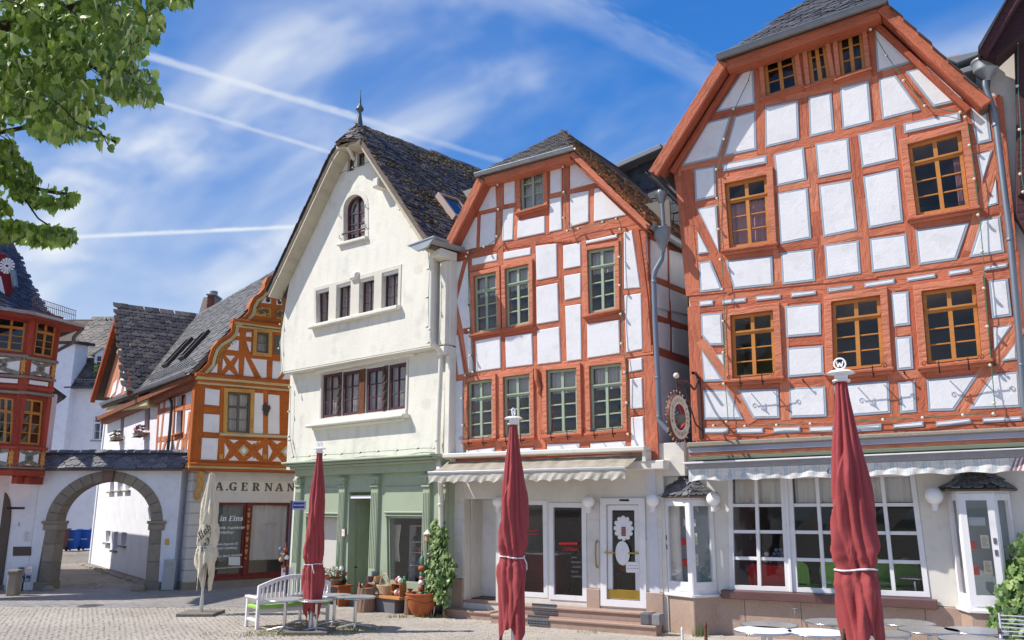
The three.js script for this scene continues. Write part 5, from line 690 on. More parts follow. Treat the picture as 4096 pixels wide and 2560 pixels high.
// ================= the orange half-timbered house with the corner shop =================
const org=ORG.thing('half_timbered_house','orange half-timbered house with scrolled front gable and corner beauty shop','house');
const ORS=new Frame(ORG.o,54),toSide=new THREE.Matrix4().makeBasis(V3(0,0,1),V3(0,1,0),V3(-1,0,0));// its alley wall: (u, v, w) there -> the house's own axes
{
srand(51);
const J=0.3,K=0.42;
// ground floor front
const shopQ=ORG.P(Q('A4',268,607,1092,605,1100,1282,232,1352),0),vt=(shopQ[0][1]+shopQ[1][1])/ 2,vb=0.32,su0=shopQ[0][0],su1=3.05;
const sq=[[su0,vt],[su1,vt],[su1,vb],[su0,vb]];
mesh('ground_floor_wall',prism([[0,0.0],[4.6,0.0],[4.6,3.42],[0,3.42]],-0.3,0,0,[holeOf(sq)]),plast('#d9d3c8'),org);
const m0=lerp(su0,su1,0.5);
for(const[a,b]of[[su0,m0 - 0.06],[m0+0.06,su1]]){const f=windowPart(org,[[a,vt],[b,vt],[b,vb],[a,vb]],{w:-0.02,cols:1,rows:1,ft:0.07,mat:M.redBrown,depth:0.08,name:'shop_window',curtain:{q:[0.05,0.95,0.04,a>2?0.97:0.8],mat:a>m0?M.curtain:new THREE.MeshPhysicalMaterial({color:rgb('#6f7a76'),roughness:1,transmission:0.3,side:THREE.DoubleSide})}});}
{const p=mesh('window_post',box(m0 - 0.06,m0+0.06,vb,vt,-0.08,0.04,0.01),M.redBrown,org),gs=[];for(let i=0;i<9;i++){const v=lerp(vb+0.5,vt - 0.2,i / 8);gs.push(ball([m0,v,0.04],0.035,8,6,i % 2?2.2:1.1));if(i % 2)gs.push(ball([m0 - 0.025,v+0.05,0.04],0.02,8,6,2.4),ball([m0+0.025,v+0.05,0.04],0.02,8,6,2.4));}mesh('carving',gs,M.gold,p);}
mesh('sill',bar([su0 - 0.05,vb - 0.05],[su1,vb - 0.05],0.1,-0.02,0.06,0.01),M.redBrown,org);
// painted fascia with raised letters
const fq=ORG.P(Q('A4',240,405,1135,408,1135,512,240,510),0.0),fv0=(fq[2][1]+fq[3][1])/ 2,fv1=(fq[0][1]+fq[1][1])/ 2;
mesh('sign_band',box(0.55,3.3,fv0,fv1,0.0,0.012,0.003),plast('#e3dccb',T.plaster,0.001),org);
const font=await new FontLoader().loadAsync('fonts/droid/droid_serif_bold.typeface.json');
const letters=[['A',372],['.',470],['G',500],['E',612],['R',717],['N',832],['A',935],['N',1040],['D',1150]],ht=(fv1 - fv0)*0.74,lm=mat('#55493f',{roughness:0.6});
for(const[c,x]of letters.slice(0,8)){const g=new TextGeometry(c,{font,size:ht*0.98,depth:0.02,curveSegments:5,bevelEnabled:false});const u=ORG.uv(q1('A4',x,460),0.02)[0];mesh('letter',ng(g).translate(u,fv0+(fv1 - fv0)*0.14,0.013),lm,org);}
// rusticated corner blocks and base stone
const qy=[322,400,500,600,705,815,920,1030,1135,1240,1360];
for(let i=0;i<qy.length - 1;i++){const a=ORG.uv(q1('A4',100,qy[i+1]),0.03)[1],b=ORG.uv(q1('A4',100,qy[i]),0.03)[1];mesh('quoin',box(-0.04,0.42,a+0.008,b - 0.008,-0.4,0.04,0.012),plast('#cfc9c1'),org);}
mesh('base_stone',[box(-0.07,0.6,-0.1,0.22,-0.42,0.07,0.02),box(0.61,4.5,-0.1,0.2,-0.1,0.045,0.01)],M.stone,org);
mesh('corner_bracket',[tube([[0.16,2.55,0.05],[0.12,2.7,0.1],[0.2,2.9,0.16],[0.12,3.1,0.2],[0.16,3.35,0.3]],0.085,24,8),ball([0.14,2.62,0.09],0.09),ball([0.17,2.95,0.17],0.08),ball([0.14,3.2,0.25],0.09),ball([0.14,2.75,0.14],0.06)],M.gold,org);
// first floor front
const w1=ORG.P(Q('A2',1376,12,1514,20,1506,262,1372,252),J),w2=ORG.P(Q('A3',1078,1358,1180,1362,1190,1800,1072,1770),J);
mesh('first_floor_wall',prism([[-0.22,3.42],[4.6,3.42],[4.6,6.2],[-0.25,6.2]],J - 0.3,J,0,[w1].map(holeOf)),M.orange[1],org);
infill(org,ORG,[Q('A3',305,1265,452,1285,445,1445,298,1430),Q('A2',1232,143,1330,150,1325,260,1228,252),Q('A2',1222,288,1320,292,1312,425,1213,420),Q('A2',1535,15,1592,20,1590,265,1530,262),Q('A2',1622,25,1690,32,1690,268,1620,265)],J,M.panel,null,0,0.02);
timbers(org,ORG,[['A2',1215,-60,1190,440,0.22],['A2',1352,-40,1335,430,0.18],['A2',1235,120,1340,125,0.16],['A2',1230,272,1340,278,0.16],['A2',1605,-20,1605,430,0.14],['A2',1522,0,1515,290,0.08]],J,M.orange);
windowPart(org,w1,{w:J,tr:0.36,rows:2,mat:M.darkGreen,casing:M.gold,cw:0.12,cproud:0.05,ft:0.05,curtain:{}});
mesh('rail_moulding',[bar(ORG.uv(q1('A2',1325,268),J),ORG.uv(q1('A2',1740,285),J),0.09,J,J+0.1,0.02)],M.creamWood,org);
// carved cross-brace field
{const f=(x,y)=>ORG.uv(q1('A4',x,y),J);mesh('field_board',prism([f(405,8),f(1060,30),f(1055,235),f(400,222)],J,J+0.012),M.orange[0],org);
for(const[x0,x1,yo]of[[455,812,0],[862,1200,10]]){
const tri=[[[500,18],[590,25],[545,55]],[[660,28],[800,38],[730,75]],[[460,50],[500,120],[458,200]],[[812,95],[808,175],[770,128]],[[490,212],[592,216],[545,165]],[[662,215],[782,220],[725,170]]].map((t)=>t.map(([x,y])=>[x0+(x - 455)*(x1 - x0)/ 357,y+yo]));
for(const t of tri)mesh('infill_panel',prism(t.map(([x,y])=>f(x,y)),J+0.01,J+0.026,0.005),M.panel,org);
const c=[x0+180*(x1 - x0)/ 357,122+yo],d=(r)=>[f(c[0]- r,c[1]),f(c[0],c[1]- r*1.1),f(c[0]+r,c[1]),f(c[0],c[1]+r*1.1)];
mesh('diamond',prism(d(52),J+0.01,J+0.05,0.012),M.creamWood,org);mesh('diamond_face',prism(d(26),J+0.04,J+0.056,0.004),M.panel,org);
const th=[];for(const[a,b]of[[[470,25],[600,130]],[[470,215],[600,115]],[[640,125],[800,215]],[[640,115],[800,35]]])for(let i=1;i<5;i++){const s=i / 5,p=f(x0+(lerp(a[0],b[0],s)- 455)*(x1 - x0)/ 357,lerp(a[1],b[1],s)+yo);th.push(prism([[p[0]- 0.06,p[1]],[p[0],p[1]- 0.06],[p[0]+0.06,p[1]],[p[0],p[1]+0.06]],J+0.012,J+0.04,0.01));}mesh('carved_brace',th,M.orange[2],org);
}
for(const x of[428,834])mesh('rosette_block',prism([f(x - 18,152),f(x+18,154),f(x+18,205),f(x - 18,203)],J+0.01,J+0.045,0.01),M.gold,org);}
const mould=(a,b,wd,w0,w,m,name='moulding')=>mesh(name,bar(a,b,wd,w0,w,Math.min(0.03,wd*0.3)),m,org);
{const L=(y)=>[ORG.uv(q1('A2',1130,y),J)[0],ORG.uv(q1('A2',1400,y+12),J)[1]];for(const[y,wd,w,m]of[[452,0.1,J+0.14,M.orange[0]],[466,0.08,J+0.1,M.creamWood],[480,0.09,J+0.05,M.orange[1]]]){const v=ORG.uv(q1('A2',1400,y+3),J)[1];mould([-0.25,v],[4.6,v],wd,-0.05,w,m);}}
// gable with scrolled edge
const edge=[[990,118],[930,150],[903,205],[896,255],[850,310],[790,350],[748,430],[735,500],[690,545],[640,572],[580,598],[568,650],[562,695],[530,728],[430,790],[372,860],[338,955],[330,1008],[270,1070],[205,1128]];
const ge=ORG.P(edge.map(([x,y])=>q1('A3',x,y)),K),gx=[ORG.P(Q('A3',825,703,942,715,935,917,815,905),K),ORG.P(Q('A3',1003,733,1110,742,1108,935,996,922),K)];
mesh('gable_wall',prism([...ge,[-0.3,6.05],[4.8,6.05],[4.6,6.4],[2.7,9.6]],K - 0.28,K,0,[gx[0]].map(holeOf)),M.orange[0],org);
const strip=(pts,wd,w0,w1,m,name)=>{for(let i=0;i<1;i++){const L=pts;const gs=[];for(let k=0;k<L.length - 1;k++)gs.push(bar(L[k],L[k+1],wd,w0,w1+(k % 2)*0.0015,0.006,wd,0.012));mesh(name,gs,m,org);}};
const off=(pts,d)=>pts.map((p,i)=>{const a=pts[Math.max(0,i - 1)],b=pts[Math.min(pts.length - 1,i+1)],dx=b[0]- a[0],dy=b[1]- a[1],l=Math.hypot(dx,dy)||1;return[p[0]- dy / l*d,p[1]+dx / l*d];});
strip(off(ge,0.05),0.1,K,K+0.07,M.orange[1],'scroll_edge');strip(off(ge,0.17),0.1,K,K+0.045,M.creamWood,'scroll_moulding');
{const c=off(ge.slice(13,18),0.3),gs=[];c.forEach((p,i)=>{if(i<c.length - 1)for(let s=0;s<3;s++){const q=mid(p,c[i+1],s / 3),pts=[];for(let k=0;k<10;k++){const t=k / 9*5;pts.push([q[0]+0.075*Math.cos(t)*(1 - k / 14),q[1]+0.075*Math.sin(t)*(1 - k / 14),K+0.02]);}gs.push(tube(pts,0.014,16,5));}});mesh('scroll_carving',gs,M.gold,org);}
infill(org,ORG,[Q('A3',648,700,650,740,618,738),Q('A3',718,705,772,702,772,750,714,745),Q('A3',590,782,645,785,640,890,525,876),Q('A3',718,793,768,800,765,898,750,895),Q('A3',508,936,608,940,560,995),Q('A3',482,962,518,1030,474,1090),Q('A3',640,962,638,1130,598,1042),Q('A3',545,1080,602,1136,500,1130),Q('A3',702,945,800,1155,690,1145),Q('A3',765,965,925,980,920,1165,870,1165),Q('A3',985,990,1070,1000,1075,1120,1030,1175,978,1172),Q('A3',1110,1125,1200,1130,1200,1185,1075,1178),Q('A3',430,1010,425,1115,356,1112),Q('A3',905,352,970,368,966,416,868,405),Q('A3',1025,382,1080,388,1080,428,1022,425)],K,M.panel,null,0,0.02);
mesh('oculus',[q1('A3',935,382),q1('A3',1052,402)].map((p)=>{const c=ORG.uv(p,K);return lathe([[0.07,0],[0.07,0.012],[0,0.014]],18).rotateX(Math.PI / 2).translate(c[0],c[1],K+0.02);}),mat('#4a3f3a'),org);
for(const q of[Q('A3',838,440,965,465,965,555,782,533),Q('A3',1022,472,1090,482,1090,575,1018,566)]){const P=ORG.P(q,K),b=mesh('carved_panel',prism(P,K,K+0.03,0.01),M.gold,org),gs=[];for(let i=0;i<9;i++){const c=bil(P,0.15+0.7*((i*0.37)% 1),0.25+0.5*((i*0.61)% 1));gs.push(new THREE.TorusGeometry(0.05,0.016,6,12,4.6).rotateZ(i*1.7).translate(c[0],c[1],K+0.034));}mesh('scrollwork',gs,mat('#6b5c46',{roughness:0.7}),b);}
windowPart(org,gx[0],{w:K,cols:1,rows:2,mat:M.darkGreen,casing:M.gold,cw:0.11,cproud:0.06,ft:0.05,curtain:{}});
{const P=gx[1];mesh('window',prism(P,K,K+0.02,0.004),M.darkGreen,org);}
for(const[y0,y1,x0,wd,w,m]of[[590,640,575,0.1,K+0.16,M.orange[1]],[612,662,590,0.07,K+0.11,M.creamWood],[645,690,600,0.06,K+0.06,M.creamWood],[1140,1195,200,0.1,K+0.14,M.orange[1]],[1165,1222,215,0.1,K+0.1,M.creamWood],[1195,1245,232,0.07,K+0.03,M.orange[0]],[1215,1270,235,0.07,K+0.0,M.creamWood]]){const a=ORG.uv(q1('A3',x0,y0),K),b=ORG.uv(q1('A3',1060,y1),K),v=(a[1]+b[1])/ 2;mould([a[0],v],[x0>500?3.4:4.7,v],wd,J - 0.05,w,m);}
{const c=ORG.uv(q1('A3',915,1450),J),gs=[];for(let r=0;r<6;r++)for(let k=-2;k<=2;k++)if(Math.abs(k)<3 - r*0.4)gs.push(ball([c[0]+k*0.045+(r % 2)*0.02,c[1]- r*0.055,J+0.05+rr(0,0.02)],0.034,8,6));gs.push(rod([c[0],c[1],J],[c[0]- 0.03,c[1]+0.12,J+0.06],0.03));mesh('grape_carving',gs,mat('#4d463c',{roughness:0.6}),org);}
// alley wall
const side=(g)=>g.applyMatrix4(toSide),sw=[Q('A2',1072,30,1122,15,1108,252,1064,268),Q('A2',878,88,908,92,904,258,872,244),Q('A2',733,140,754,132,746,290,724,302),Q('A2',668,552,690,552,690,612,664,615),Q('A2',712,550,742,550,740,608,712,610),Q('A2',758,562,790,570,788,605,760,607),Q('A2',640,850,670,852,664,925,640,918),Q('A2',690,858,716,856,708,965,684,968),Q('A2',736,860,768,862,762,935,732,938)].map((p)=>ORS.P(p,0).map((c)=>c));
mesh('alley_wall',side(prism([[-14.5,-0.2],[-0.45,-0.2],[-0.45,3.4],[-0.3,3.42],[-0.3,6.3],[-14.5,6.9]],-0.3,0,0,sw.map((q)=>ccw(q)))),plast('#ebebee'),org);
sw.forEach((q,i)=>{const f=mesh('window',side(prism(ccw(q),-0.2,-0.14,0,[inset(ccw(q),0.06)])),i===0?M.brown:i<3?wood('#7a4a2c'):M.whitePaint,org);mesh('pane',side(prism(inset(ccw(q),0.05),-0.18,-0.175)),M.glassDark,f);const lo=ccw(q).slice().sort((a,b)=>a[1]- b[1]);mesh('sill',side(bar([Math.min(lo[0][0],lo[1][0])- 0.08,Math.min(lo[0][1],lo[1][1])- 0.03],[Math.max(lo[0][0],lo[1][0])+0.08,Math.min(lo[0][1],lo[1][1])- 0.03],0.06,-0.1,0.12,0.01)),i<3?M.orange[1]:M.stone,f);});
{const tb=(k,a,b,c,d,wd=0.16,n='timber',m)=>{const[p,q]=ORS.P(Q(k,a,b,c,d),0);mesh(n,side(bar(p,q,wd,-0.01,0.02,0.005)),m||pick([wood('#c9784e'),wood('#d08358')]),org);};
for(const a of[[1178,30,1150,430],[1120,40,1100,420],[1150,130,1115,425],[1058,50,1040,400],[1000,40,965,400],[1010,290,975,410],[1085,290,1060,410],[1128,290,1085,420],[965,60,945,400]])tb('A2',...a,0.2);for(const a of[[950,300,1165,275],[960,130,1180,95],[950,60,1190,-30]])tb('A2',...a,0.17);}
mesh('back_wall',[box(-0.05,5.4,0,6.3,-14.6,-14.4),box(4.7,4.9,0,6.3,-14.4,-0.4),box(0.02,4.6,6.0,6.05,-14.3,0)],M.whiteCool,org);
mesh('partition',[box(0.32,4.6,0.05,3.3,-2.2,-2.1),box(0.32,4.6,3.4,6,-2.2,-2.1),box(1.1,3.6,6.1,7.6,-1.6,-1.5)],mat('#a49a8e'),org);
// boxed eaves along the alley
mesh('eaves',[box(-0.42,-0.05,5.98,6.14,-14,0.3,0.04),box(-0.28,-0.02,5.82,5.98,-14,0.25,0.03)],wood('#8a4a26'),org);
// roofs
const RU=2.35,RV=10.05;
const roof=mesh('roof',[slab([[-0.42,6.2,0.36],[-0.42,6.5,-13.5],[RU,RV+0.25,-13.5],[RU,RV - 0.05,0.36]],0.12),slab([[5.1,6.2,0.2],[5.1,6.4,-13.5],[RU,RV,-13.5],[RU,RV,0.2]],0.12)],M.roofBase,org);
{const p=[-0.42,6.2,0.36],q=[-0.42,6.5,-13.5],pl=plane(p,q,[RU,RV - 0.05,0.36]);pl.n.x>0&&0;const flip=pl.n.y<0;const P=flip?plane(q,p,[RU,RV+0.25,-13.5]):pl;const poly=[P.ab(p),P.ab(q),P.ab([RU,RV+0.25,-13.5]),P.ab([RU,RV - 0.05,0.36])];const len=13.8;slates(roof,P.o,P.a,P.b,poly,{wid:0.3,exp:0.15,mats:[slateM('#6b6866'),slateM('#767270'),slateM('#625f5e'),slateM('#7f7b78')],from:(x)=>(flip?-x:x),keep:300});
const m4=new THREE.Matrix4().makeBasis(P.a,P.b,P.n).setPosition(P.o),inv=(pp)=>{const d=ray(...pp),nw=ORG.e.clone().multiplyScalar(P.n.x).add(V3(0,P.n.y,0)).addScaledVector(ORG.n,P.n.z),ow=ORG.world(P.o.x,P.o.y,P.o.z),t=ow.sub(EYEP).dot(nw)/ d.dot(nw);return P.ab(ORG.local(EYEP.clone().addScaledVector(d,t)));};
for(const[a,b]of[[[1640,1010],[1460,1225]],[[1790,945],[1600,1165]]]){const A=inv(q1('A1',...a)),B=inv(q1('A1',...b)),c=mid(A,B),h=Math.max(0.5,Math.abs(A[1]- B[1])/ 2),rq=[[c[0]- 0.35,c[1]+h],[c[0]+0.35,c[1]+h],[c[0]+0.35,c[1]- h],[c[0]- 0.35,c[1]- h]];const s=mesh('skylight',prism(rq,0.02,0.16,0.01,[inset(ccw(rq),0.09)]).applyMatrix4(m4),mat('#3b3434',{roughness:0.5,metalness:0.3}),roof);mesh('pane',prism(inset(ccw(rq),0.08),0.08,0.11).applyMatrix4(m4),M.glassDark,s);}
const sg=[];for(let i=0;i<26;i++){const x=0.4+i*0.22,X=flip?len - x:x;sg.push(prism([[X - 0.008,0.42],[X+0.008,0.42],[X+0.008,0.44],[X - 0.008,0.44]],0.03,0.26).applyMatrix4(m4));}for(const z of[0.1,0.17,0.24]){const x0=flip?len - 6:0.3,x1=flip?len - 0.3:6;sg.push(prism([[x0,0.425],[x1,0.425],[x1,0.437],[x0,0.437]],z,z+0.012).applyMatrix4(m4));}mesh('snow_guard',sg,M.zinc,roof);}
mesh('gutter',M.halfPipe([-0.5,6.2,0.3],[-0.5,6.6,-13],1.1),M.zinc,org);
{const P=(x,y)=>{const a=ORS.uv(q1('A2',x,y),0.1);return[-0.12,a[1],a[0]];};mesh('downpipe',tube([P(1000,-10),P(1005,25),P(1040,70),P(1035,200),P(1015,400)],0.05,30,8),mat('#4d4a50',{metalness:0.5,roughness:0.5}),org);}
// cross wing gable over the alley
const S=(...a)=>ORS.P(Q('A1',...a),0.35),ap=S(1108,762)[0],fl=S(880,1480)[0],fr=S(1192,1440)[0],gv=ap[1];
mesh('wing_gable',side(prism([[fl[0]+0.5,fl[1]- 0.1],[fr[0]+0.2,fr[1]- 0.2],[ap[0],ap[1]+0.05]],0.05,0.35)),wood('#cf8a66'),org);
{const pan=(...a)=>mesh('infill_panel',side(prism(ORS.P(Q('A1',...a),0.35),0.34,0.37,0.006)),plast('#eeeaea'),org);pan(1088,945,1110,935,1115,1020,1072,1040);pan(1085,1180,1100,1175,1085,1300,1062,1305);pan(1115,1170,1140,1160,1140,1290,1100,1300);pan(1045,1320,1075,1320,1050,1450,1000,1480);pan(1090,1310,1150,1300,1180,1410,1075,1440);pan(985,1370,1020,1330,1000,1440,950,1500);
mesh('window',side(prism(ORS.P(Q('A1',1050,1190,1075,1180,1060,1320,1032,1335),0.35),0.35,0.37)),M.brown,org);mesh('wing_moulding',[side(bar(...ORS.P(Q('A1',1030,1100,1140,1050),0.4),0.2,0.3,0.5,0.04)),side(bar(...ORS.P(Q('A2',650,120,900,75),0.3),0.3,0.02,0.35,0.05))],M.creamWood,org);}
const wr=mesh('wing_roof',[slab([[-0.75,fr[1]- 0.05,fr[0]+0.15],[3.2,fr[1]- 0.05,fr[0]+0.15],[3.2,gv+0.16,ap[0]],[-0.75,gv+0.16,ap[0]]],0.1),slab([[-0.75,fl[1]- 0.1,fl[0]- 0.1],[3.2,fl[1]- 0.1,fl[0]- 0.1],[3.2,gv+0.16,ap[0]],[-0.75,gv+0.16,ap[0]]],0.1)],M.roofBase,org);
{const p=[-0.8,fr[1]- 0.05,fr[0]+0.15],q=[3.2,fr[1]- 0.05,fr[0]+0.15],r=[-0.8,gv+0.16,ap[0]],pl=plane(p,q,r);slates(wr,pl.o,pl.a,pl.b,[pl.ab(p),pl.ab(q),pl.ab([3.2,gv+0.16,ap[0]]),pl.ab(r)],{wid:0.3,exp:0.22,round:true,mats:M.slateBrown,keep:300,from:(x,y)=>x});}
mesh('wing_barge',[side(bar([fl[0]- 0.1,fl[1]- 0.2],[ap[0],gv+0.02],0.26,0.6,0.78,0.02)),side(bar([fr[0]+0.1,fr[1]- 0.1],[ap[0],gv+0.02],0.2,0.62,0.72,0.02))],wood('#a04a22'),org);
}
// flower boxes at the alley windows
for(const[x,y,l]of[[705,300,'wire window box of dried flowers at the middle alley window'],[850,275,'wire window box of pinkish plants nearer the street corner']]){
const c=ORS.uv(q1('A2',x,y),0.2),t=thing('window_box',l,'flower box',ORG.world(-0.2,c[1],c[0]),-ORG.a);srand(x);
mesh('rack',[-0.35,0,0.35].map((k)=>rod([0.1,-0.05,k],[-0.2,-0.05,k],0.01)).concat([rod([-0.2,-0.05,-0.4],[-0.2,-0.05,0.4],0.01),rod([-0.2,0.08,-0.4],[-0.2,0.08,0.4],0.01)]),M.iron,t);mesh('trough',box(-0.17,0.08,-0.04,0.1,-0.36,0.36,0.01),mat('#8a7468'),t);
const gs=[];for(let i=0;i<70;i++){const g=new THREE.PlaneGeometry(0.09,0.06);g.rotateX(rr(0,6));g.rotateY(rr(0,6));g.translate(rr(-0.2,0.1),0.1+Math.abs(rr(0,0.25)),rr(-0.38,0.38));gs.push(g);}mesh('plants',gs,mat(x<800?'#7a7048':'#94606a',{side:THREE.DoubleSide}),t).userData.kind='stuff';
}
// ================= arched gate wall =================
const gate=ARC.thing('gate_wall','white wall with round stone arch and slate coping across the alley','wall');
{
srand(61);const j=ARC.P(Q('A2',300,1195,338,850,905,1185,917,845)),uc=-1.52,rx=1.37,ry=1.17,sv=1.88,th=0.45;
const arch=(ox,oy,n=24)=>{const p=[];for(let i=0;i<=n;i++){const a=Math.PI*i / n;p.push([uc+(rx+ox)*Math.cos(a),sv+(ry+oy)*Math.sin(a)]);}return p;};
mesh('wall',prism([[-3.55,-0.1],[-3.32,-0.1],[-3.18,sv],...arch(0.3,0.27).reverse(),[0.16,sv],[0.22,-0.1],[0.62,-0.1],[0.62,3.42],[-3.55,3.42]].filter((p,i)=>true),-th,0,0),M.whiteCool,gate);
const N=15;for(let i=0;i<N;i++){const a0=Math.PI*i / N+0.004,a1=Math.PI*(i+1)/ N - 0.004,P=(a,o,q)=>[uc+(rx+o)*Math.cos(a),sv+(ry+q)*Math.sin(a)],key=i===7,o=key?0.4:0.33,q=key?0.33:0.29,m=(a0+a1)/ 2;mesh(key?'keystone':'arch_stone',prism([P(a0,0,0),P(a0,o,q),P(m,o,q),P(a1,o,q),P(a1,0,0),P(m,0,0)],-th - 0.02,key?0.09:0.03,0.008),key?plast('#8a6f63',T.granite,0.02):pick([M.stone,M.stoneB,plast('#9a9182',T.granite,0.01)]),gate);}
const pier=(x0,x1,x2,x3)=>{let y=0.22;for(const h of[0.55,0.5,0.55]){const t0=y / sv,t1=(y+h)/ sv;mesh('pier_stone',prism([[lerp(x0,x2,t0),y+0.004],[lerp(x1,x3,t0),y+0.004],[lerp(x1,x3,t1),y+h - 0.004],[lerp(x0,x2,t1),y+h - 0.004]],-th - 0.02,0.03,0.01),pick([M.stone,M.stoneB]),gate);y+=h;}};
pier(-3.22,-2.88,-3.18,-2.86);pier(-0.15,0.22,-0.17,0.17);
mesh('impost',[box(-3.3,-2.8,1.84,1.92,-th - 0.06,0.1,0.02),box(-3.26,-2.83,1.66,1.84,-th - 0.04,0.06,0.02),box(-0.24,0.3,1.84,1.92,-th - 0.06,0.1,0.02),box(-0.21,0.26,1.66,1.84,-th - 0.04,0.06,0.02)],M.stone,gate);
mesh('pier_base',[box(-3.32,-2.86,-0.1,0.22,-th - 0.05,0.09,0.02),box(-0.18,0.3,-0.1,0.22,-th - 0.05,0.09,0.02)],M.stoneB,gate);
const e0=[-3.62,3.38,0.28],e1=[0.72,3.38,0.28],r0=[-3.62,3.86,-0.22];const cp=mesh('coping',[slab([e0,e1,[0.72,3.86,-0.22],r0],0.05),slab([[-3.62,3.38,-0.74],[0.72,3.38,-0.74],[0.72,3.86,-0.22],r0],0.05)],M.roofBase,gate);
const pl=plane(e0,e1,r0);slates(cp,pl.o,pl.a,pl.b,[pl.ab(e0),pl.ab(e1),pl.ab([0.72,3.86,-0.22]),pl.ab(r0)],{wid:0.23,exp:0.13,round:true,mats:[slateM('#7a797d'),slateM('#87868a'),slateM('#6d6c70')],keep:160,jit:0.02});
mesh('ridge_slates',[0,1,2,3,4,5,6,7,8,9,10,11].map((i)=>box(-3.62+i*0.362,-3.62+i*0.362+0.4,3.87+(i % 2)*0.008,3.892+(i % 2)*0.008,-0.34,-0.1)),M.slate[0],cp);
mesh('brass_plate',prism(ARC.P(Q('A2',998,900,1022,900,1022,936,998,936)),0,0.02,0.004),M.brass,gate);
mesh('guard_stone',[ball([-2.82,0.02,0.18],0.16,12,8,0.8),ball([-0.25,0.04,0.2],0.2,12,8,0.8)],M.stone,gate);
}
// ================= white house at the end of the alley =================
const bck=BACK.thing('alley_house','white house with slate roof and small gabled dormer beyond the gate arch','house');
{
srand(71);const w1=BACK.P(Q('A2',568,152,655,155,642,303,560,302)),w2=BACK.P(Q('A2',588,642,620,642,618,740,583,740));
const ev=BACK.uv(q1('A1',740,1395),0.3)[1],rv=BACK.uv(q1('A1',850,815),-4)[1];
mesh('wall',prism([[-9,0],[4,0],[4,ev],[-9,ev]],-0.4,0,0,[w1,w2].map(holeOf)),plast('#e6e5e9'),bck);
mesh('end_wall',[box(-9,-8.7,0,ev,-9,-0.4),box(3.7,4,0,ev,-9,-0.4),box(-8.6,3.6,0,ev,-2.6,-2.5)],plast('#e6e5e9'),bck);
for(const q of[w1,w2])windowPart(bck,q,{w:0,tr:0.3,rows:2,mat:M.whitePaint,casing:M.whitePaint,cw:0.08,cproud:0.03,ft:0.07,sill:M.stone});
const p=[-9.2,ev,0.5],q=[4.2,ev,0.5],r=[-9.2,rv,-4],rf=mesh('roof',[slab([p,q,[4.2,rv,-4],r],0.15),slab([[-9.2,ev,-8.5],[4.2,ev,-8.5],[4.2,rv,-4],r],0.15)],M.roofBase,bck),pl=plane(p,q,r),u0=pl.ab([-5.5,ev,0.5])[0],u1=pl.ab([0.5,ev,0.5])[0],hh=pl.ab(r)[1];
slates(rf,pl.o,pl.a,pl.b,[[u0,0],[u1,0],[u1,hh],[u0,hh]],{wid:0.42,exp:0.27,mats:M.slateBrown,round:true,keep:300,from:(x)=>Math.abs(x -(u0+u1)/ 2)});
{const gs=[];for(let i=0;i<14;i++)gs.push(ball([-4.6+i*0.28,rv+rr(-0.08,0.03),-3.95+rr(0,0.1)],rr(0.05,0.12),6,5));mesh('moss',gs,mat('#7d7034',{roughness:1}),rf).userData.kind='stuff';}
mesh('gutter',[box(-4.5,4,ev - 0.16,ev - 0.02,0.4,0.6,0.03)],mat('#4a4a4e',{roughness:0.5,metalness:0.4}),bck);
mesh('snow_guard',[...Array(40)].map((_,i)=>box(-4.2+i*0.2,-4.18+i*0.2,ev+0.15,ev+0.45,0.3,0.32)).concat([box(-4.3,4,ev+0.42,ev+0.45,0.295,0.325),box(-4.3,4,ev+0.28,ev+0.3,0.295,0.325)]),M.zinc,rf);
// dormer
const dq=BACK.P(Q('A1',843,1135,922,1135,920,1240,838,1238),-0.9),dw=-0.9,dl=dq[0][0]- 0.18,dr=dq[1][0]+0.18,db=dq[2][1]- 0.2,dt=dq[0][1]+0.12,da=BACK.uv(q1('A1',895,1072),dw)[1];
const dm=mesh('dormer',[prism([[dl,db],[dr,db],[dr,dt],[(dl+dr)/ 2,da],[dl,dt]],dw - 2.5,dw,0.01,[])],M.whitePaint,bck);mesh('dormer_roof',[slab([[dl - 0.2,dt - 0.08,dw+0.15],[(dl+dr)/ 2,da+0.08,dw+0.15],[(dl+dr)/ 2,da+0.08,dw - 3],[dl - 0.2,dt - 0.08,dw - 3]],0.07),slab([[dr+0.2,dt - 0.08,dw+0.15],[(dl+dr)/ 2,da+0.08,dw+0.15],[(dl+dr)/ 2,da+0.08,dw - 3],[dr+0.2,dt - 0.08,dw - 3]],0.07)],M.zincLight,dm);
mesh('dormer_window',[prism(dq,dw,dw+0.03,0,[[0,1],[1,0]].length?[]:[]),...[]],mat('#3a4048',{roughness:0.15}),dm);mesh('dormer_bars',[prism(grow(dq,0.07),dw,dw+0.05,0.005,[dq]),prism([bil(dq,0.46,0),bil(dq,0.54,0),bil(dq,0.54,1),bil(dq,0.46,1)],dw+0.03,dw+0.05),prism([bil(dq,0,0.42),bil(dq,1,0.42),bil(dq,1,0.48),bil(dq,0,0.48)],dw+0.031,dw+0.052)],M.whitePaint,dm);
// front wing whose flank shades the roof
const wt=BACK.uv(q1('A1',580,1010),0.6)[1],wr=BACK.uv(q1('A1',640,1150),0.6)[0];
mesh('wing',[box(-10,wr,0,wt,-0.9,0.6)],plast('#e8e8ee'),bck);mesh('wing_roof',[slab([[-10.3,wt,0.9],[wr+0.3,wt,0.9],[wr+0.3,wt+0.25,-1.2],[-10.3,wt+0.25,-1.2]],0.18)],M.slate[2],bck);
}
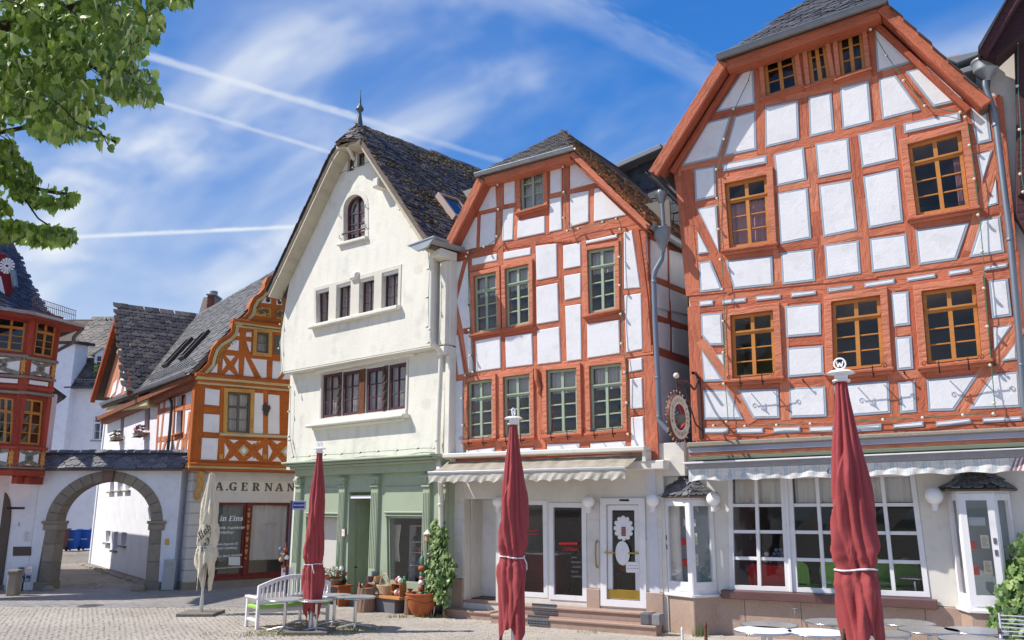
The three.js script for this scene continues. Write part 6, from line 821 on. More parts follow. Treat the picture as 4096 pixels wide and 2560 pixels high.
// creeper leaves at the dormer
{srand(75);const c=BACK.p3(q1('A1',890,1285),-0.4),t=thing('creeper','small green creeper growing below the dormer window','plant',BACK.world(c[0],c[1]- 0.6,c[2])),gs=[];for(let i=0;i<140;i++){const g=new THREE.PlaneGeometry(0.16,0.13);g.rotateX(rr(-1.2,0.6));g.rotateY(rr(-1,1));g.translate(rr(-0.6,0.6),rr(0.0,1.3)*rr(0.5,1),rr(-0.3,0.3));gs.push(g);}mesh('foliage',gs,mat('#7f9a46',{side:THREE.DoubleSide}),t).userData.kind='stuff';mesh('stem',tube([[0,-0.2,0],[0.1,0.4,0],[-0.1,1,0]],0.02,10,5),mat('#5a4632'),t);}
// ================= far house with a brick chimney =================
{
srand(81);const D=42,c=atDepth(...q1('A1',1800,800),D),t=thing('chimney_house','far gable wall and brick chimney rising behind the orange house roof','house',V3(c.x,0,c.z)),f=new Frame(V3(c.x,0,c.z),0),P=(x,y,w=0)=>f.uv(q1('A1',x,y),w);
const a=P(1790,690),b=P(1852,690),top=P(1820,610)[1],base=P(1820,780)[1],gs=[],bw=b[0]- a[0],nb=4;
mesh('gable_wall',prism([P(1690,860),P(1760,625),[a[0]+0.1,P(1760,625)[1]],[a[0]+0.1,P(1790,860)[1]]],-0.5,0.02),plast('#d9c3a8'),t);
for(let r=0,y=base - 1;y<top;y+=0.105,r++)for(let k=0;k<nb;k++)gs.push(box(a[0]+(k+(r % 2)*0.5)*bw / nb+0.006 -(r % 2&&k===nb - 1?bw / nb / 2:0),a[0]+(k+1)*bw / nb - 0.006+(r % 2&&k<nb - 1?bw / nb / 2:0),y+0.006,y+0.098,0,0.1,0.004));const ch=mesh('chimney',[box(a[0]+0.01,b[0]- 0.01,base - 1,top,-0.9,0.08)],mat('#8f7f74'),t);const bm=mesh('bricks',gs,mat('#86483a',{map:T.sett}),ch);bm.userData.kind='stuff';
mesh('chimney_cap',[box(a[0]- 0.05,b[0]+0.05,top,top+0.08,-0.95,0.14,0.01),rod([(a[0]+b[0])/ 2,top,-0.3],[(a[0]+b[0])/ 2,top+0.3,-0.3],0.2,0.2,12)],M.zinc,ch);
mesh('roof',[slab([[a[0]- 2,base - 1.2,0.3],[a[0]+6,base - 1.6,0.3],[a[0]+6,base - 0.1,-4],[a[0]- 2,base+0.6,-4]],0.2),prism([P(1790,690),P(1850,700),P(1850,790),P(1790,790)],-0.2,-0.05)],M.slate[2],t);mesh('wall',box(a[0]- 2,a[0]+6,0,base - 1.6,-4,-0.6),M.whiteCool,t);
}
// ================= red half-timbered corner house =================
const O2=new Frame(atDepth(150,1900,24.2),-62);
const O1=new Frame(O2.world(O2.uv([44,1900])[0],0,0),-33);
const red=ARC.thing('half_timbered_house','deep red half-timbered house with angled oriel and swept slate roof','house');
{
srand(91);
const inv=new THREE.Matrix4().makeTranslation(-ARC.o.x,0,-ARC.o.z),M1=(fr)=>inv.clone().multiply(new THREE.Matrix4().makeBasis(fr.e,V3(0,1,0),fr.n).setPosition(fr.o));
const c2=O2.uv([44,1900])[0],r2=O2.uv([150,1900])[0]+0.12,vb=O2.uv(q1('A2',150,520))[1],ve=O2.uv(q1('C6',600,830))[1];
const faces=[[O1,M1(O1),-3.2,0,'N'],[O2,M1(O2),c2,r2,'N']];
const wn={up1:[O1,Q('C6',-20,770,265,803,228,1140,-60,1108)],up2:[O2,Q('C6',365,825,562,866,520,1196,326,1160)],lo1:[O1,Q('A2',-10,38,85,52,72,330,-20,318)],lo2:[O2,Q('A2',131,45,263,66,240,335,107,325)]};
for(const[fr,m4,u0,u1]of faces){
const qs=Object.values(wn).filter(([f])=>f===fr).map(([f,p])=>f.P(p));const g=new THREE.Group();g.name='oriel_face';g.applyMatrix4(m4);red.add(g);
mesh('wall',prism([[u0,vb],[u1,vb],[u1,ve+0.15],[u0,ve+0.15]],-0.2,0,0,qs.map(holeOf)),M.red[0],g);
qs.forEach((q)=>windowPart(g,q,{tr:0.3,rows:3,mat:M.yellow,casing:M.red[1],cw:0.08,cproud:0.04,ft:0.06,curtain:q[0][1]<5?{q:[0.1,0.6,0.05,0.95]}:null,depth:0.06,glass:q[0][1]>5?M.glassDark:M.glass}));
for(const[t,h]of[[wn.up1,wn.lo1]])void 0;
// moulded rails
const vW=(k)=>{const q=fr.P(wn[k+(fr===O1?1:2)][1]);return[(q[0][1]+q[1][1])/ 2,(q[2][1]+q[3][1])/ 2];},up=vW('up'),lo=vW('lo');
const rail=(v,wd,w,m)=>mesh('rail',bar([u0 - 0.05,v],[u1+0.05,v],wd,0,w,0.015),m,g);
rail(up[1]- 0.12,0.09,0.09,M.greyWood);rail(lo[0]+0.16,0.08,0.08,M.greyWood);rail(lo[0]+0.32,0.1,0.05,M.red[2]);rail(lo[0]+0.62,0.07,0.08,M.greyWood);rail(lo[1]- 0.1,0.09,0.09,M.red[2]);rail(vb+0.08,0.16,0.1,M.red[0]);rail(vb+0.22,0.06,0.06,M.greyWood);rail(ve+0.05,0.16,0.06,M.red[1]);
const fld=(v0,v1,uu0,uu1)=>{const p=mesh('infill_panel',prism([[uu0,v0],[uu1,v0],[uu1,v1],[uu0,v1]],0,0.02,0.006),M.panel,g);const h=v1 - v0,w=uu1 - uu0,gs=[],pin=[];for(const s of[-1,1]){const pts=[];for(let i=0;i<=10;i++){const t=i / 10;const x=s*(0.5 - 0.62*Math.sin(Math.PI*t));pts.push([(uu0+uu1)/ 2+clamp(x,-0.5,0.5)*w,v0+h*t]);}for(let i=0;i<10;i++)gs.push(bar(pts[i],pts[i+1],0.12,0.02,0.034+(s>0?0.003:0),0.004,0.12,0.02));}mesh('curved_brace',gs,M.greyWood,p);const pr=[];for(const[cv,f]of[[v0+0.03,1],[v1 - 0.03,-1]]){const pts=[];for(let i=0;i<=12;i++){const a=Math.PI*i / 12;pts.push([(uu0+uu1)/ 2+0.2*w*Math.cos(a),cv+f*0.22*h*Math.sin(a),0.022]);}pr.push(tube(pts,0.008,16,4));}mesh('painted_line',pr,mat('#a02a3a'),p);};
const n=fr===O1?3:1;for(let i=0;i<n;i++){const a=fr===O1?-0.14 -(i+1)*1.05+0.1:u0+0.16,b=fr===O1?-0.14 - i*1.05:u1 - 0.16;fld(lo[0]+0.7,up[1]- 0.19,a,b);fld(vb+0.3,lo[1]- 0.17,a,b);mesh('infill_panel',box(a,b,lo[0]+0.42,lo[0]+0.54,0,0.03,0.006),M.panel,g);}
const lf=(u,v)=>{const pts=[];for(let i=0;i<16;i++){const a=i / 16*6.283;const r=(i % 2?0.07:0.12)*(0.7+0.5*Math.abs(Math.sin(a)));pts.push([u+r*0.8*Math.cos(a),v+r*2.1*Math.sin(a)]);}mesh('gilded_leaf',prism(pts,0.02,0.06,0.01),M.gold,g);};
for(const u of fr===O1?[-0.06,-1.12]:[u1 - 0.05]){lf(u,(lo[0]+0.7+up[1]- 0.19)/ 2);lf(u,(vb+lo[1])/ 2+0.05);}
mesh('corner_post',[bar([u1 - 0.05,vb],[u1 - 0.05,ve],0.14,0,0.03,0.01),bar([u0+0.06,vb],[u0+0.06,ve],0.14,0,0.03,0.01)],M.red[2],g);
}
// masonry below, in line with the gate wall
const dq=ARC.P(Q('A2',-60,640,45,640,40,1235,-60,1235)),d0=dq[0][0],d1=dq[1][0],dt=ARC.uv(q1('A2',0,620))[1];
const arc=(o)=>{const p=[[d0 - o,0],[d1+o,0],[d1+o,1.9]];for(let i=1;i<9;i++){const a=Math.PI*i / 9;p.push([(d0+d1)/ 2+((d1 - d0)/ 2+o)*Math.cos(a),1.9+(0.75+o)*Math.sin(a)]);}p.push([d0 - o,1.9]);return p;};
mesh('ground_floor_wall',prism([[-8,-0.1],[-3.56,-0.1],[-3.56,3.4],[-8,3.4]],-0.5,0.0,0,[arc(0).map(([u,v])=>[u,v - 0.05])]),M.whiteCool,red);
mesh('door_surround',prism(arc(0.2),-0.1,0.06,0.02,[arc(0)]),plast('#6b625a',T.granite,0.01),red);
mesh('door',[prism(arc(-0.02),-0.3,-0.24),box((d0+d1)/ 2 - 0.03,(d0+d1)/ 2+0.03,0,1.9,-0.25,-0.2)],mat('#3d322c',{map:T.wood}),red);
mesh('door_step',[box(d0 - 0.3,d1+0.25,-0.05,0.14,-0.2,0.35,0.02),box(d0 - 0.2,d1+0.15,0.14,0.28,-0.2,0.15,0.02)],M.stoneB,red);
mesh('oriel_floor',prism([[-3.42,0.1],[-3.9,-1.3],[-8,-1.3],[-8,0.1]].map(([u,w])=>[u,-w]),3.35,3.42).rotateX(-Math.PI / 2),M.red[1],red);
{const c=faceMat([-3.62,-0.55],[-9.1,-8.1]);mesh('rear_wing',box(0.02,c.l,-0.1,5.7,-3.2,0.0).applyMatrix4(c.m),M.whiteCool,red);mesh('rear_roof',slab([[0,5.65,0.25],[c.l+0.2,5.65,0.25],[c.l+0.2,6.9,-1.6],[0,6.9,-1.6]],0.12).applyMatrix4(c.m),M.slate[2],red);mesh('upper_wall',box(-8,-4.6,3.42,ve,-1.2,-0.9),M.whiteCool,red);}
mesh('bracket',[0.12,0.5].map((s)=>{const a=ARC.local(O2.world(lerp(c2,r2,s),vb,-0.02));return box(a[0]- 0.08,a[0]+0.08,vb - 0.22,vb,0.02,a[2],0.03);}),M.red[0],red);
mesh('wall_arm',[prism(ARC.P(Q('A2',78,706,182,708,178,721,78,722)),0.25,0.3)],M.iron,red);
mesh('plaque',[prism(ARC.P(Q('A2',82,948,190,947,188,1001,80,1003)),0,0.03,0.006)],mat('#4c403a',{roughness:0.4,metalness:0.5}),red);
const np=printMat(64,64,(g)=>{g.fillStyle='#2a2c34';g.font='bold 60px serif';g.fillText('2',14,54);},{transparent:true});sheet(ARC.P(Q('A2',104,796,128,796,128,826,104,826)),0.006,red,'house_number',np);
const nt=printMat(96,128,(g)=>{g.fillStyle='#d9d6d2';g.fillRect(0,0,96,128);g.strokeStyle='#8a8a8a';g.strokeRect(2,2,92,124);g.fillStyle='#8b8480';for(let y=16;y<116;y+=9)g.fillRect(12,y,72 -(y % 5)*6,3);g.fillStyle='#777';g.fillRect(38,6,20,8);});{const q=ARC.P(Q('A2',146,858,187,858,185,915,144,915));mesh('notice_board',prism(q,0,0.015),M.whitePaint,red);sheet(q,0.018,red,'notice',nt);}
// swept slate roof in strips, from the eaves to the peak
const loc=(P)=>ARC.local(P),pt=(k,x,y,D)=>V3(...loc(atDepth(...q1(k,x,y),D)));
const E=[pt('C6',-330,640,20.5),pt('C6',345,745,23.2),pt('C6',830,872,24.4)],bk=E[2].clone().add(V3(-4.2,0.1,-4.2)),apx=pt('C6',60,-120,26.5),prof=[0,0.12,0.26,0.42,0.6,0.8,1],sag=(s)=>-1.05*Math.sin(Math.PI*Math.pow(s,0.8))*(1 - s*0.35);
const P3=(e,s)=>e.clone().lerp(apx,s).add(V3(0,sag(s),0));const edges=[E[0],E[1],E[2],bk],rs=[];
const roof=mesh('roof',(()=>{for(let i=0;i<3;i++)for(let k=0;k<prof.length - 1;k++)rs.push(slab([P3(edges[i],prof[k]),P3(edges[i+1],prof[k]),P3(edges[i+1],prof[k+1]),P3(edges[i],prof[k+1])],0.08));return rs;})(),M.roofBase,red);
for(let i=0;i<2;i++)for(let k=0;k<prof.length - 2;k++){const a=P3(edges[i],prof[k]).toArray(),b=P3(edges[i+1],prof[k]).toArray(),c=P3(edges[i+1],prof[k+1]).toArray(),d=P3(edges[i],prof[k+1]).toArray(),pl=plane(a,b,d);slates(roof,pl.o,pl.a,pl.b,[pl.ab(a),pl.ab(b),pl.ab(c),pl.ab(d)],{wid:0.2,exp:0.13,round:true,mats:[slateM('#57565c'),slateM('#63626a'),slateM('#4b4a50')],keep:28});}
mesh('gutter',[M.halfPipe(E[0].toArray(),E[1].toArray(),0.9),M.halfPipe(E[1].toArray(),E[2].toArray(),0.9)],M.zincLight,red);
mesh('eaves',[slab([E[0].clone().add(V3(0,-0.06,0)),E[1].clone().add(V3(0,-0.06,0)),E[1].clone().add(V3(-0.4,-0.06,-1.2)),E[0].clone().add(V3(0,-0.06,-1.2))],0.08),slab([E[1].clone().add(V3(0,-0.07,0)),E[2].clone().add(V3(0,-0.07,0)),E[2].clone().add(V3(-1.3,-0.07,-0.5)),E[1].clone().add(V3(-0.6,-0.07,-0.5))],0.08)],M.red[1],red);
{const g=pt('C6',820,900,24.4),q=[g.toArray(),pt('C6',735,985,24.5).toArray(),pt('C6',725,1040,24.5).toArray(),pt('C6',610,1100,24.6).toArray(),pt('C6',560,1130,24.7).toArray()];mesh('downpipe',tube(q,0.055,30,8),mat('#6c6264',{metalness:0.4,roughness:0.5}),red);}
{const gs=[],a=pt('C6',330,655,23.9),b=pt('C6',750,790,24.9);for(let i=0;i<=22;i++){const p=a.clone().lerp(b,i / 22);gs.push(rod([p.x,p.y - 0.12,p.z],[p.x - 0.02,p.y+0.2,p.z],0.008,0.008,5));}for(const y of[0.05,0.2])gs.push(rod([a.x,a.y+y,a.z],[b.x,b.y+y,b.z],0.009,0.009,5));mesh('snow_guard',gs,mat('#7a5f58',{metalness:0.3,roughness:0.6}),roof);}
// painted dormer gable with a rosette
{const m=pt('C6',10,380,24.0),f=new Frame(ARC.world(m.x,0,m.z),-33),m4=M1(f),P=(...a)=>f.P(Q('C6',...a));const d=mesh('dormer',prism(P(-160,620,90,575,130,520,125,330,60,160,-60,140),-1,0,0.02).applyMatrix4(m4),mat('#7d1a22',{map:T.wood}),red);const c=P(70,282)[0],gs=[];for(let i=0;i<14;i++){const a=i / 14*6.283;gs.push(bar([c[0]+0.04*Math.cos(a),c[1]+0.04*Math.sin(a)],[c[0]+0.2*Math.cos(a),c[1]+0.25*Math.sin(a)],0.02,0,0.02,0.003,0.07));}mesh('rosette',gs.map((g)=>g.applyMatrix4(m4)),M.panel,d);mesh('dormer_trim',bar(...P(128,330,150,505),0.16,0,0.14,0.05).applyMatrix4(m4),M.zinc,d);mesh('infill_panel',prism(P(-60,390,10,385,50,560,-60,540),0,0.02,0.006).applyMatrix4(m4),M.panel,d);}
}
// ================= slate-hung house seen in the gap =================
{
srand(95);const t=GRN.thing('slate_hung_house','dark slate-hung house wall squeezed between the two half-timbered roofs','house'),w=-5.9,P=GRN.P(Q('B1',1500,400,1800,255,2000,255,2000,900,1500,900),w),P2=[[P[0][0]- 0.2,6],[P[3][0]+2,6],[P[2][0]+2,P[1][1]+0.2],[P[1][0],P[1][1]],[P[0][0]- 0.2,P[0][1]]];
const wl=mesh('wall',prism(P2,w - 3,w),M.roofBase,t);slates(wl,V3(0,0,w+0.005),V3(1,0,0),V3(0,1,0),[[P[0][0],8],[P[0][0]+5,8],[P[1][0]+2,P[1][1]],[P[1][0],P[1][1]- 0.1],[P[0][0],P[0][1]- 0.2]],{wid:0.5,exp:0.28,mats:[slateM('#4d4e55'),slateM('#585960'),slateM('#44454b')],keep:120});
mesh('roof_edge',[bar([P[0][0]- 0.3,P[0][1]+0.02],[P[1][0]+0.1,P[1][1]+0.05],0.16,w - 3,w+0.45,0.02),bar([P[1][0],P[1][1]+0.05],[P[1][0]+3,P[1][1]+0.1],0.14,w - 3,w+0.4,0.02)],plast('#8f959a'),t);
{const a=GRN.p3(q1('B1',1590,350),w),b=GRN.p3(q1('B1',1635,282),w+0.2);mesh('roof_hatch',bar([a[0],a[1]],[b[0],b[1]],0.12,w - 0.6,w+0.1,0.01),M.zincLight,t);}
}
// ================= houses at the edge beyond the downpipe =================
{
srand(97);const t=BIG.thing('plastered_house','narrow white wall of the next house beyond the grey downpipe','house');
const P=BIG.P(Q('B5',985,300,1075,265,1128,250),-0.1),u0=5.5;
mesh('wall',prism([[u0,0],[8.2,0],[8.2,12],[P[0][0]+0.12,10.9],[P[0][0]- 0.1,10.5],[u0,9.6]],-1.2,-0.12),M.offWhite,t);
mesh('infill_panel',prism(BIG.P(Q('B5',745,462,940,420,962,555,880,560),-0.5),-0.6,-0.5,0.01),M.panelEdge,t);
mesh('roof_edge',[prism(BIG.P(Q('B5',640,350,870,300,865,330,720,385),0.1),-2.5,0.1,0.02),prism(BIG.P(Q('B5',700,425,835,380,835,420,720,455),0.1),-1.5,0.08,0.02)],mat('#8d9296',{map:T.metal,roughness:0.5}),t);
const h=BIG.thing('half_timbered_house','dark purple-brown half-timbered gable corner with overhanging eaves beside the downpipe','house');
const pm=wood('#4a262c'),pd=wood('#3a1c22');
mesh('barge_board',prism(BIG.P(Q('B5',852,300,1060,-60,1140,-60,900,330),0.75),0.6,0.75,0.02),pm,h);
mesh('soffit',prism(BIG.P(Q('B5',875,340,1140,-40,1190,-40,1190,150,960,362),0.5),0.1,0.58,0.02),pd,h);
mesh('verge_slates',prism(BIG.P(Q('B5',850,285,1050,-60,1058,-60,862,300),0.78),0.3,0.8),M.slate[2],h);
mesh('timber',[prism(BIG.P(Q('B5',1068,180,1200,140,1230,1560,1075,1300,1085,700),0.15),-0.1,0.15,0.02),prism(BIG.P(Q('B5',1050,105,1200,80,1200,135,1055,150),0.25),-0.1,0.25,0.02),prism(BIG.P(Q('B5',1082,1030,1200,1010,1200,1180,1092,1180),0.25),0,0.25,0.04)],pm,h);
mesh('wall',box(6.1,8.4,0,12.2,-0.9,-0.1+0.001),M.white,h);
festoon(BIG,Q('B5',1125,120,1092,262,1093,520,1108,785,1112,1055,1130,1160),0.3,'festoon cable hanging down the purple-brown corner post');
}
// ================= ground =================
{
srand(101);
const plaza=mesh('plaza',new THREE.PlaneGeometry(400,400).rotateX(-Math.PI / 2).translate(0,-0.0075,-60),mat('#b0a99f',{map:(()=>{const t=T.sett.clone();t.repeat.set(300,300);t.needsUpdate=true;return t;})(),roughness:1}));tag(plaza,'pale stone-paved market square in front of the houses','ground',null,'structure');
const sett=(s,h,b=0.012)=>prism([[-s / 2,-s / 2],[s / 2,-s / 2],[s / 2,s / 2],[-s / 2,s / 2]],-h,0,b).rotateX(-Math.PI / 2);
const inst=(name,g,m,list,parent)=>{const k=new THREE.InstancedMesh(g,m,list.length),M4=new THREE.Matrix4(),qt=new THREE.Quaternion(),c=new THREE.Color();list.forEach((p,i)=>{qt.setFromEuler(new THREE.Euler(p.tx,p.r,p.tz));k.setMatrixAt(i,M4.compose(p.p,qt,V3(p.s,1,p.s2||p.s)));k.setColorAt(i,c.setRGB(p.c*p.h[0],p.c*p.h[1],p.c*p.h[2]));});k.name=name;k.castShadow=k.receiveShadow=true;k.userData.kind='stuff';parent.add(k);return k;};
const mk=(x,z,s,r,hue,lo,hi,s2)=>({p:V3(x,rr(-0.003,0.002),z),s,s2,r:r+rr(-0.06,0.06),tx:rr(-0.012,0.012),tz:rr(-0.012,0.012),c:rr(lo*0.6+hi*0.4,hi)*(0.72+0.55*fbm(x*0.6,z*0.6,4)),h:hue});
const list=[],near=[];
for(let x=-14;x<5.5;x+=0.106)for(let z=-13.0,r=0;z>-21.2;z -=0.108,r++){const X=x+(r % 2)*0.053+rr(-0.012,0.012),ph=0.5,Z=z+0.05*Math.sin(X*1.7)+rr(-0.022,0.022);if(Math.abs(X / Z)>0.66||Z<-20.25+(X+5.4)*0.05)continue;list.push(mk(X,Z,rr(0.09,0.108),rr(-0.12,0.12),[1,rr(0.95,0.98),rr(0.88,0.94)],0.86,1.06));}
const gSett=sett(1,0.05,0.0),gS=sett(0.98,0.07,0.0);// unit sett scaled in plan
const gm=prism([[-0.5,-0.5],[0.5,-0.5],[0.5,0.5],[-0.5,0.5]],-0.06,0,0.0).rotateX(-Math.PI / 2),bevelled=(()=>{const P=[[-0.5,-0.5],[0.5,-0.5],[0.5,0.5],[-0.5,0.5]],I=P.map(([a,b])=>[a*0.9,b*0.9]),pos=[],uv=[],tri=(...v)=>v.forEach((q)=>{pos.push(...q);uv.push(q[0],q[2]);});const T3=I.map(([a,b])=>[a,0,b]),B3=P.map(([a,b])=>[a,-0.005,b]),D3=P.map(([a,b])=>[a,-0.06,b]);tri(T3[0],T3[2],T3[1]);tri(T3[0],T3[3],T3[2]);for(let i=0;i<4;i++){const j=(i+1)% 4;tri(T3[i],T3[j],B3[j]);tri(T3[i],B3[j],B3[i]);tri(B3[i],B3[j],D3[j]);tri(B3[i],D3[j],D3[i]);}return fromTris(pos,uv);})();
const sm=mat('#b9b2a8',{map:T.sett,roughness:0.9});
list.sort((a,b)=>Math.abs(a.p.x+3)*0.4 - a.p.z -(Math.abs(b.p.x+3)*0.4 - b.p.z));
list.slice(0,300).forEach((p)=>{const m=share('sett',bevelled,[sm,M.settB||=mat('#aba49a',{map:T.sett,roughness:0.9}),M.settC||=mat('#c0b9af',{map:T.sett,roughness:0.9})][Math.floor(p.c*7)% 3],plaza,p.p,new THREE.Quaternion().setFromEuler(new THREE.Euler(p.tx,p.r,p.tz)));m.scale.set(p.s,1,p.s);});
inst('setts',bevelled,sm,list.slice(300),plaza);
// lane of grey pavers in front of the gate, alley cobbles behind it
const lane=mesh('lane',prism([[-16,20.75],[-5.4,20.2],[-5.2,25.3],[-16,25.3]],-0.03,-0.016).rotateX(-Math.PI / 2),mat('#8f8983',{roughness:1}));tag(lane,'lane of small grey paving blocks running past the stone gate','pavement',null,'structure');
const l2=[];for(let x=-15.8;x<-5.4;x+=0.215)for(let z=-20.3 -(x+5.4)*-0.05 - 0.1,r=0;z>-25.2;z -=0.112,r++){if(x / z>0.76&&z>-24)continue;l2.push(mk(x+(r % 2)*0.107,z,0.208,0,[1,0.985,0.97],0.6,0.95,0.105));}l2.forEach((p)=>{p.r=rr(-0.01,0.01);});
l2.sort((a,b)=>b.p.z - a.p.z);l2.slice(0,300).forEach((p)=>{const m=share('paver',bevelled,[M.pavA||=mat('#a39d97',{map:T.sett}),M.pavB||=mat('#8f8a86',{map:T.sett})][Math.floor(p.c*9)% 2],lane,p.p,new THREE.Quaternion().setFromEuler(new THREE.Euler(p.tx,p.r,p.tz)));m.scale.set(p.s,1,p.s2);});inst('pavers',bevelled,mat('#aaa49e',{map:T.sett}),l2.slice(300),lane);
const alley=mesh('alley',prism([[-24,25.2],[-9.2,25.2],[-16,47],[-30,47]],-0.03,-0.016).rotateX(-Math.PI / 2),mat('#6d665e',{roughness:1}));tag(alley,'cobbled alley floor behind the stone gate arch','path',null,'structure');
const l3=[];for(let z=-25.3;z>-46;z -=0.17)for(let x=-0.36*-z - 6.5 - 2;x<-9.3 -(-z - 25)*0.3;x+=0.17)l3.push(mk(x+rr(-0.02,0.02),z,rr(0.13,0.165),0,[1,0.97,0.92],0.55,1));inst('cobbles',bevelled,mat('#a29a8f',{map:T.sett}),l3,alley);
const kb=[];for(let i=0;i<34;i++){const p=ORG.world(-0.35 - rr(0,0.25),0.04,-1.5 - i*0.36);kb.push(ball([p.x,0.01,p.z],rr(0.09,0.15),7,5,0.6));}tag(mesh('kerb',kb,plast('#b3aaa0',T.granite,0.01)),'rough stone kerb along the sunny alley wall','kerb',null,'structure');
{const p=G(...q1('A2',545,1305)),t=tag(mesh('drain_cover',[lathe([[0.3,0],[0.3,0.006],[0.27,0.01],[0,0.01]],28),...[-0.15,-0.05,0.05,0.15].map((k)=>box(-0.2,0.2,0.008,0.016,k - 0.02,k+0.02))],mat('#6f6a66',{metalness:0.3})),'round cast drain cover set in the lane','drain cover');t.position.set(p.x,0.0,p.z);}
// grass and weeds in the joints
const blades=(cx,cz,n,rx,rz,h,gs)=>{for(let i=0;i<n;i++){const x=cx+rr(-rx,rx),z=cz+rr(-rz,rz),a=rr(0,6.3),hh=h*rr(0.4,1),w=0.006;const dx=Math.cos(a),dz=Math.sin(a),b=rr(0,0.5)*hh;gs.push(fromTris([x - dx*w,0,z - dz*w,x+dx*w,0,z+dz*w,x+dz*b,hh,z - dx*b],[0,0,1,0,0.5,1]));}};
const g1=[];for(const[x,y,n,rx,rz,h]of[[1130,2535,400,0.7,0.35,0.07],[1240,2532,500,0.9,0.4,0.06],[1400,2520,300,0.6,0.3,0.06],[1690,2470,200,0.8,0.08,0.1],[1330,2510,300,0.6,0.3,0.06],[2560,2530,200,1.2,0.15,0.07],[1010,2540,250,1.0,0.3,0.05]]){const p=G(x,y);blades(p.x,p.z,n,rx,rz,h,g1);}
tag(mesh('grass',g1,mat('#8a8f52',{side:THREE.DoubleSide,roughness:1})),'dry grass and weeds growing in the paving joints','grass',null,'stuff');
const g2=[];for(const[x,y]of[[2835,2530],[2770,2535],[2800,2545]]){const p=G(x,y);blades(p.x,p.z,60,0.14,0.1,0.3,g2);}tag(mesh('weeds',g2,mat('#7c8a4a',{side:THREE.DoubleSide})),'taller weeds at the foot of the pointed display case','weeds',null,'stuff');
}
